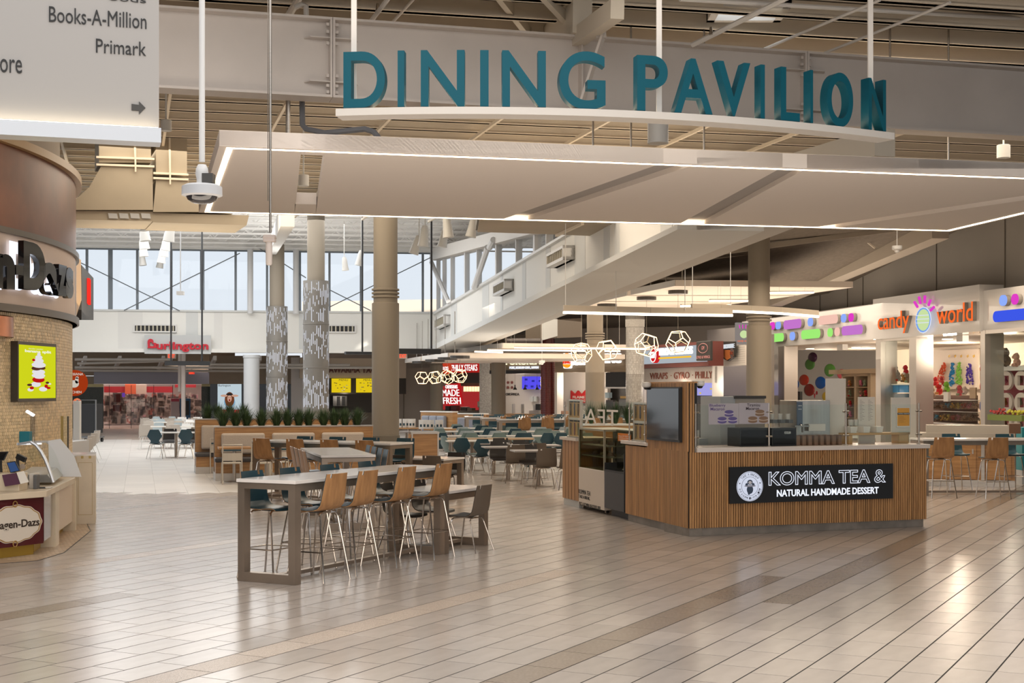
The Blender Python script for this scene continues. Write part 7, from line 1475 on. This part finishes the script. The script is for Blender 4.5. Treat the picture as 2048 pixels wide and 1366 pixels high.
shapes = [(1541, 1551, 645, 660, em_, 'pink disc partly behind the column'), (1552.5, 1563, 644, 659, eb_, 'blue disc right of the column, upper row'), (1568.5, 1604, 641.5, 659.5, eq_, 'purple bar, upper row left'), (1617, 1627.5, 636.5, 653, eb_, 'lone blue disc before the peach bar'), (1638.6, 1677, 633, 650.5, ep_, 'peach bar in the upper row'), (1683.5, 1694, 628.5, 645.5, eb_, 'blue disc right of the peach bar'), (1698.5, 1709, 627, 644, em_, 'magenta disc at the end of the upper row'),
          (1545, 1569, 668, 684.5, eg_, 'green bar at the column, lower row'), (1581, 1591.5, 664.5, 681, eb_, 'blue disc in the lower row'), (1604, 1642, 661, 679, eg_, 'green bar in the middle of the lower row'), (1656.5, 1667, 657, 674, eg_, 'small green disc in the lower row'), (1670.5, 1681, 655.5, 672.5, ep_, 'small peach disc in the lower row'), (1685, 1727, 653, 671.5, eq_, 'purple bar at the right end of the lower row'),
          (2000.5, 2016, 591, 612.5, eb_, 'blue disc at the far right'), (2024.5, 2039, 588.5, 610, em_, 'magenta disc at the far right'), (1988, 2075, 623, 645, ebl, 'long deep blue bar at the far right')]
for a, b, y0, y1, m, lb in shapes: S = cs.E('lit_shape', 'lit ' + lb + ' on the sweet shop fascia', 'sign', 'lit shapes on the sweet shop fascia'); pill(S, a, b, y0, y1, m)
S = cs.E('shop_sign', 'orange lit sweet shop letters around a striped globe with magenta rays', 'sign'); og = emis('lit_orange', (1, .16, .03), 1.0)
cs.txt('candy', og, S, (1758, 669), (1819, 622), y=-.16, off=-.12, ext=.12, name='lettering') if 0 else None
xa, xb = cs.x(1758, -.2), cs.x(1820, -.2); zb0 = cs.z(1790, 668, -.2); zb1 = cs.z(1790, 623, -.2); txt('candy', mat('can_side_grey'), S, xa, xb, zb0, zb1, -.13, .10, off=.0); txt('candy', og, S, xa, xb, zb0, zb1, -.235, .01, off=.0, name='lit_letters')
xa, xb = cs.x(1876, -.2), cs.x(1948, -.2); txt('world', mat('can_side_grey'), S, xa, xb, cs.z(1912, 645, -.2), cs.z(1912, 607, -.2), -.13, .10, off=.0); txt('world', og, S, xa, xb, cs.z(1912, 645, -.2), cs.z(1912, 607, -.2), -.235, .01, off=.0, name='lit_letters')
gx, gz = cs.xz(1846, 640, -.25); rx = cs.x(1861, -.25) - gx; rz = .36
blob(S, gx, gz, rx * 1.08, rz * 1.08, emis('globe_white', (.75, .80, .95), .95), .24); blob(S, gx, gz, rx, rz, emis('globe_blue', (.20, .38, .85), .95), .25); blob(S, gx + rx * .08, gz, rx * .84, rz * .88, emis('globe_green', (.62, .78, .38), .95), .26)
for k in range(3): MB().bar((gx - rx * .8, -.27, gz + rz * (.05 + .3 * k - .25)), (gx + rx * .85, -.27, gz + rz * (.15 + .3 * k - .4)), .01, .022).build('globe_stripe', emis('globe_white'), S)
for a, b in (((1829, 604), (1835, 614)), ((1838, 594), (1841, 607)), ((1850, 591), (1849, 606)), ((1861, 600), (1857, 611)), ((1868, 614), (1861, 621))): xa, za = cs.xz(*a, -.25); xb, zb1 = cs.xz(*b, -.25); MB().tube([(xa, -.25, za), (xb, -.25, zb1)], .04, 8).build('ray', em_, S)
S = cs.E('blade_sign', 'small lit blade sign with the globe logo left of the column', 'sign'); a = P(1472, 645, 50); w = 26 * 50 / F; S.location = (a.x, 50, 0); S.rotation_euler = (0, 0, 0); z0_, z1_ = EYE + (HZ - 688) * 50 / F, EYE + (HZ - 645) * 50 / F
MB().box(0, w, 0, .25, z0_, z1_).build('box', emis('blade_light', (.30, .26, .24), .8), S); blob(S, w * .6, z0_ + (z1_ - z0_) * .45, w * .3, w * .3, emis('globe_green'), .01); txt('candy world', og, S, w * .12, w * 1.1, z0_ + .06, z0_ + .15, -.01, .01)
for k in range(3): MB().bar((w * (.3 + .22 * k), -.01, z1_ - .22), (w * (.24 + .26 * k), -.01, z1_ - .08), .03, .03).build('ray', em_, S)
# balloons printed as raised discs on the back wall
bl_c = {'blue': (.01, .10, .42), 'red': (.60, .05, .02), 'deep red': (.32, .03, .02), 'green': (.10, .27, .05), 'plum': (.07, .02, .05), 'pink': (.55, .08, .10), 'yellow': (.60, .40, .02)}
S = cs.E('balloon_mural', 'mural of coloured balloons on the cream back wall', 'wall picture')
for px, py, rx, ry, c in ((1583.5, 768.6, 12.5, 14, 'blue'), (1606, 760, 9.8, 11, 'red'), (1616.4, 780, 11, 12.5, 'deep red'), (1639, 765.4, 11, 12.4, 'blue'), (1657.4, 740.5, 11.3, 13, 'green'), (1623, 715, 9.3, 10.5, 'plum'), (1617.6, 728.5, 10, 11.2, 'green'), (1608, 694, 9, 7, 'blue'), (1641, 692, 7, 6, 'plum'), (1681, 748, 9, 10, 'pink'), (1651, 793, 9, 10, 'yellow')):
    x, z = cs.xz(px, py, 6.1); Yd = cs.Y(px, 6.1)[0]; k = Yd / F; c2 = cs.x(px + rx, 6.1) - x
    MB().ball((x, 6.15, z), 1, 20, (c2, .06, ry * k)).build('balloon', mat('balloon_' + c.replace(' ', '_'), bl_c[c], .25, coat=.3), S, smooth=True)
def item(nm, lb, cat, a, b, y0, y1, off, dep, m, group=None, part='body'): S = cs.E(nm, lb, cat, group); pbox(cs, S, part, m, (a, y0), (b, y1), off, off + dep, off=off); return S
item('monitor', 'black monitor inside the left opening of the sweet shop', 'screen', 1573, 1600, 783, 802, 2.0, .1, black); item('red_case', 'red case under the black monitor in the sweet shop', 'case', 1573, 1593, 802, 860, 2.0, .4, mat('case_red', (.38, .02, .03), .5))
S = cs.E('love_picture', 'small white picture with red heart and V letters', 'picture'); x, z = cs.xz(1632, 792, 5.9); 
txt('V', mat('letter_v_red', (.4, .01, .02), .5), S, x - .22, x - .04, z - .10, z + .12, 5.9, .02, off=.04); blob(S, x + .08, z + .14, .10, .09, mat('letter_v_red'), -5.9)
# cabinet with plush shelves
beige = mat('cabinet_beige', (.50, .40, .28), .6); S = cs.E('plush_cabinet', 'beige corniced cabinet with shelves of plush toys', 'cabinet'); of = 4.0
for a, b, y0, y1, p in ((1662, 1760, 740, 746, 'cornice'), (1683, 1686, 746, 870, 'stile'), (1708, 1712, 746, 870, 'stile'), (1735, 1741, 746, 870, 'stile')): pbox(cs, S, p, beige, (a, y0), (b, y1), of - (.1 if p == 'cornice' else 0), of + .5, off=of)
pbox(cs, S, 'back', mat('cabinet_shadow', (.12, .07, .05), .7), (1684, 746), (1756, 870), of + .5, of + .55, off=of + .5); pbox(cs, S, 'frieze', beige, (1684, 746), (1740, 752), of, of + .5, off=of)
for y in (774, 794, 815, 836): pbox(cs, S, 'shelf', beige, (1686, y), (1736, y + 1.2), of, of + .5, off=of)
item('side_cabinet', 'paler low cabinet right of the plush cabinet', 'cabinet', 1741, 1757, 752, 870, 4.3, .5, beige)
def plush(px, py, off, r, col, lb, col2=None, group=None):
    x, z = cs.xz(px, py, off); w = cs.world(x, off, z); S = E('plush_toy', w, cs.rz - .3, lb, 'toy', group); m = mat('plush_%.2f_%.2f_%.2f' % col, col, .95); m2 = mat('plush_%.2f_%.2f_%.2f' % (col2 or col), col2 or col, .95)
    MB().ball((0, 0, r * .75), r * .75, 12, (1, .85, 1)).build('body', m, S, smooth=True); MB().ball((0, -r * .15, r * 1.75), r * .6, 12).build('head', m, S, smooth=True); MB().ball((0, -r * .65, r * 1.65), r * .25, 8).build('muzzle', m2, S, smooth=True)
    for s in (-1, 1): MB().ball((s * r * .45, -r * .1, r * 2.2), r * .22, 8).build('ear', m, S, smooth=True); MB().ball((s * r * .55, -r * .5, r * .35), r * .3, 8).build('foot', m2, S, smooth=True); MB().ball((s * r * .75, -r * .2, r * 1.0), r * .25, 8).build('arm', m, S, smooth=True)
cols = [((.45, .02, .03), 'red'), ((.62, .55, .50), 'white'), ((.60, .18, .28), 'pink'), ((.45, .20, .06), 'tan'), ((.20, .12, .08), 'brown'), ((.25, .30, .20), 'green'), ((.30, .26, .24), 'grey')]
k = 0; rows_ = ['top', 'second', 'third', 'fourth', 'bottom']
for r_, (y, xs) in enumerate(((773, (1691, 1700, 1715, 1722, 1730)), (793, (1691, 1700, 1716, 1724, 1732)), (814, (1692, 1701, 1716, 1725, 1733)), (835, (1692, 1701, 1716, 1725, 1733)), (856, (1692, 1701, 1716, 1725, 1733)))):
    for i, px in enumerate(xs): c = cols[(k * 3 + r_) % 7]; plush(px, y, 4.15, .11, c[0], '%s plush toy, %s from the left on the %s shelf of the beige cabinet' % (c[1], ORD[i], rows_[r_]), cols[(k + 1) % 7][0], 'plush toys in the cabinet'); k += 1
# glass bay: wrapped gifts and blue boxes
for i, (px, py, c) in enumerate(((1775, 766, 0), (1786, 764, 6), (1797, 763, 6), (1808, 765, 3), (1816, 766, 4), (1779, 752, 1), (1792, 750, 6), (1812, 750, 0))):
    plush(px, py, .55, .13, cols[c][0], '%s plush toy, %s from the left in the glass bay' % (cols[c][1], ORD[i]), cols[(c + 1) % 7][0], 'plush toys in the glass bay')
S = cs.E('glass_bay_shelf', 'white shelf with a blue box row inside the glass bay', 'shelf'); pbox(cs, S, 'board', whitep, (1766, 768), (1821, 770), .3, .9, off=.3); pbox(cs, S, 'blue_box', mat('box_blue', (.03, .22, .52), .5), (1773, 769.5), (1797, 785), .35, .6, off=.35); pbox(cs, S, 'blue_box', mat('box_blue'), (1798, 769.5), (1816, 785), .35, .6, off=.35)
pbox(cs, S, 'dark_box', mat('box_dark', (.05, .08, .12), .5), (1773, 787), (1817, 800), .4, .7, off=.4); pbox(cs, S, 'lower_panel', mat('bay_grey', (.30, .27, .24), .6), (1768, 800), (1820, 868), .5, .8, off=.5)
# right opening: picture of rock candy, shelves with bins
S = cs.E('rock_candy_picture', 'white wall picture of four coloured rock candy sticks on hooks', 'picture'); of = 6.0; pbox(cs, S, 'canvas', mat('canvas_cream', (.70, .60, .50), .6), (1866, 702), (1957, 778), of, of + .05, off=of)
for cx1, top_, bot_, wd, c, sk in ((1887, 726, 768, 9, (.62, .10, .04), -9), (1904, 727, 772, 7, (.02, .20, .45), -2), (1917, 726, 771, 8, (.22, .48, .07), 0), (1936, 726, 769, 9, (.06, .03, .25), 3)):
    x0, z0_ = cs.xz(cx1, (top_ + bot_) / 2, of - .1); za, zb1 = cs.z(cx1, bot_, of - .1), cs.z(cx1, top_, of - .1); ww = (cs.x(cx1 + wd, of) - cs.x(cx1, of)); dx = (cs.x(cx1 + abs(sk), of) - cs.x(cx1, of)) * (1 if sk > 0 else -1); mb = MB(); rg = random.Random(int(cx1))
    for i in range(60): f_ = rg.random(); q = ww * (.35 + .65 * (1 - f_) ** .6 if f_ > .3 else 1.0 - .5 * (.3 - f_)); mb.ball((x0 + dx * (1 - f_) + rg.uniform(-q, q) * .8, of - .08, za + f_ * (zb1 - za)), rg.uniform(.03, .06), 5)
    mb.build('candy_crystals', mat('rock_%.2f' % c[0], c, .3), S, kind='stuff')
for px in (1896, 1908, 1920, 1933, 1945): x, z = cs.xz(px, 715, of - .1); MB().tube([(x, of - .06, z), (x - .03, of - .06, z + .07), (x + .04, of - .06, z + .09), (x + .05, of - .06, z + .02)], .018, 5).build('hook', mat('hook_gold', (.6, .36, .04), .4), S)
S = cs.E('candy_bin_rack', 'tiered rack of clear sweet bins under the rock candy picture', 'rack'); of = 3.2
for y in (799, 822, 846): pbox(cs, S, 'shelf', whitep, (1850, y), (1953, y + 2.5), of - .1, of + .4, off=of)
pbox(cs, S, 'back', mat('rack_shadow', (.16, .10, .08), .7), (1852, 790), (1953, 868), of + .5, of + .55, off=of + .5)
bc = [(.20, .12, .08), (.30, .17, .09), (.5, .30, .05), (.35, .05, .05), (.32, .2, .14), (.12, .06, .04), (.05, .25, .4), (.55, .45, .1), (.4, .12, .2)]
k = 0
for r_, (y0, y1) in enumerate(((803, 818), (826, 842), (849, 862))):
    for i in range(9):
        a = 1853 + i * 11; pl_ = cs.xz(a, y1, of); w_ = cs.x(a + 10.2, of) - pl_[0]; h_ = cs.z(a, y0, of) - pl_[1]; Q = E('sweet_bin', cs.world(pl_[0], of - .05, pl_[1]), cs.rz, '%s clear sweet bin from the left in the %s row of the rack' % (ORD[i], ('upper', 'middle', 'lower')[r_]), 'bin', 'sweet bins')
        MB().add([(0, 0, 0), (w_, 0, 0), (w_, .3, 0), (0, .3, 0), (0, .14, h_), (w_, .14, h_), (w_, .3, h_), (0, .3, h_)], [(3, 2, 1, 0), (0, 1, 5, 4), (1, 2, 6, 5), (2, 3, 7, 6), (3, 0, 4, 7)]).build('bin_case', glass('bin_clear', (.85, .82, .8), .2), Q); rg = random.Random(k); mb = MB(); c = bc[(k * 5 + r_) % 9]
        for j in range(16): mb.ball((rg.uniform(.05, max(.06, w_ - .05)), rg.uniform(.08, .25), rg.uniform(.03, h_ * .75)), .04, 5)
        mb.build('sweets', mat('sweets_%d' % ((k * 5 + r_) % 9), c, .35), Q, kind='stuff'); k += 1
for i, (px, py, r, c, lb) in enumerate(((1850, 762, .24, (.45, .30, .22), 'large beige plush bear with red heart in clear wrap'), (1865, 797, .17, (.22, .14, .09), 'brown plush sloth on the bin rack'), (1879, 790, .17, (.5, .02, .02), 'red plush toy on the bin rack'), (1894, 786, .16, (.18, .42, .04), 'green plush frog on the bin rack'), (1920, 792, .15, (.5, .10, .12), 'red and white plush in a wrapped basket'), (1930, 790, .12, (.6, .5, .45), 'white plush in a wrapped basket'), (1872, 772, .13, (.5, .03, .03), 'small red plush behind the sloth'), (1884, 770, .12, (.45, .05, .05), 'small red plush behind the frog'))):
    plush(px, py, 3.3, r, c, lb, cols[(i + 1) % 7][0])
item('paper_roll', 'white roll of bags hanging before the sweet bins', 'roll', 1887, 1896, 784, 803, 3.0, .1, whitep); item('framed_picture', 'small framed striped picture left of the bin rack', 'picture', 1840, 1852, 770, 794, 3.0, .05, mat('stripe_picture', (.45, .2, .1), .5, var=.8, scale=6)); item('round_plaque', 'cream plaque at the right end of the bin rack', 'plaque', 1939, 1951, 775, 797, 3.0, .05, mat('plaque', (.48, .36, .24), .5))
S = cs.E('balloon_column', 'cream column painted with red and blue balloons in the right opening', 'column'); x, _ = cs.xz(1958, 750, 2.6); MB().lathe([(.14, 0.02), (.14, 3.6)], 24, c=(x, 2.8)).build('shaft', cwm, S, smooth=40)
for py, ry, c in ((735, 15, 'red'), (773, 15, 'red'), (812, 19, 'blue'), (846, 16, 'yellow')): z = cs.z(1958, py, 2.6); MB().ball((x, 2.74, z), 1, 16, (.12, .1, ry * 38 / F)).build('balloon', mat('balloon_' + c), S, smooth=True)
# right window: oval frames
S = cs.E('oval_display', 'white display wall of oval openings with plush inside, right window', 'shop display'); of = 1.0
pbox(cs, S, 'back', mat('display_red', (.30, .06, .08), .7), (1974, 742), (2120, 868), of + .5, of + .55, off=of + .5); pbox(cs, S, 'top_shelf', whitep, (1974, 733), (2120, 739), of - .1, of + .5, off=of)
for r_, py in enumerate((761, 805, 849)):
    for i, px in enumerate((1986, 2011, 2041, 2072)):
        x, z = cs.xz(px, py, of); rx = (cs.x(px + 13, of) - x); rz = 20.5 * 36 / F; mb = MB(); n = 32
        for j in range(n):
            a, b = 2 * math.pi * j / n, 2 * math.pi * (j + 1) / n
            def sq(t): cx, sx = math.cos(t), math.sin(t); m_ = max(abs(cx), abs(sx)); return (cx / m_ * .5, sx / m_ * .5)
            p = [(x + rx * math.cos(a), z + rz * math.sin(a)), (x + rx * math.cos(b), z + rz * math.sin(b)), (x + rx * sq(b)[0], z + rz * sq(b)[1]), (x + rx * sq(a)[0], z + rz * sq(a)[1])]; mb.add([(u, of, v) for u, v in p] + [(u, of + .08, v) for u, v in p], [(0, 1, 2, 3), (7, 6, 5, 4), (3, 2, 6, 7), (0, 4, 5, 1)])
        mb.build('oval_frame', mat('oval_white', (.60, .52, .48), .5), S)
        if px < 2060: plush(px, py + 6, of + .25, .09, cols[(i * 2 + r_) % 7][0], '%s plush inside the %s oval from the left, %s row' % (cols[(i * 2 + r_) % 7][1], ORD[i], ORD[r_]), cols[(i + r_) % 7][0], 'plush in the oval openings')
plush(2012, 734, .9, .22, (.12, .09, .07), 'large dark brown plush on the top shelf of the right window'); plush(2034, 734, .9, .16, (.45, .25, .2), 'smaller pinkish plush right of the dark brown one'); plush(1990, 734, .9, .14, (.5, .42, .4), 'pale plush at the left of the window top shelf')
T = E('flower_box', cs.world(cs.x(1990, -.5), -.5, 1.35), cs.rz, 'box of red and yellow flowers on the ledge before the right window', 'flowers'); MB().box(-.2, 1.4, -.1, .1, -.15, 0).build('box', mat('pot_green'), T)
for i in range(30): MB().ball((-.15 + i * .05, random.Random(i).uniform(-.08, .08), random.Random(i + 9).uniform(.02, .14)), .04, 6).build('flower', mat(('petal_red', 'petal_yellow')[int(i > 14)], ((.35, .04, .04), (.5, .45, .05))[int(i > 14)], .6), T)
for px, off in ((1620, 2), (1712, 3), (1729, 4), (1895, 2), (1902, 3.5), (2020, 1.5)):
    x, _ = cs.xz(px, 700, off); MB().box(x - .12, x + .12, off - .12, off + .12, z0 - .03, z0 - .012).build('downlight', emis('shop_downlight', (1, .9, .7), 5), bpy.data.objects['wall_sweet_shop'])
item('hanging_box', 'small white box hanging in the left opening under the fascia', 'box', 1674, 1685, 688, 700, 1.0, .2, whitep); item('hanging_box', 'small white box hanging in the right opening under the fascia', 'box', 1913, 1925, 670, 683, 1.0, .2, whitep)
for xx, e in ((cs.x(1640, 4), 260), (cs.x(1720, 4), 160), (cs.x(1900, 4), 260), (cs.x(2030, 2), 90), (cs.x(1790, 2), 40)): w = cs.world(xx, 4.2 if e > 100 else 1.6, 3.2); point('shop_lamp', w, e, (1, .84, .66), .4)
for p_, e in ((P(925, 790, 68.5), 60), (P(1045, 765, 64.5), 110), (P(1150, 770, 60), 70), (P(1370, 775, 53), 80), (P(1455, 770, 50.5), 25), (P(690, 790, 67.5), 25)): point('stall_lamp', p_, e, (1, .86, .72), .3)
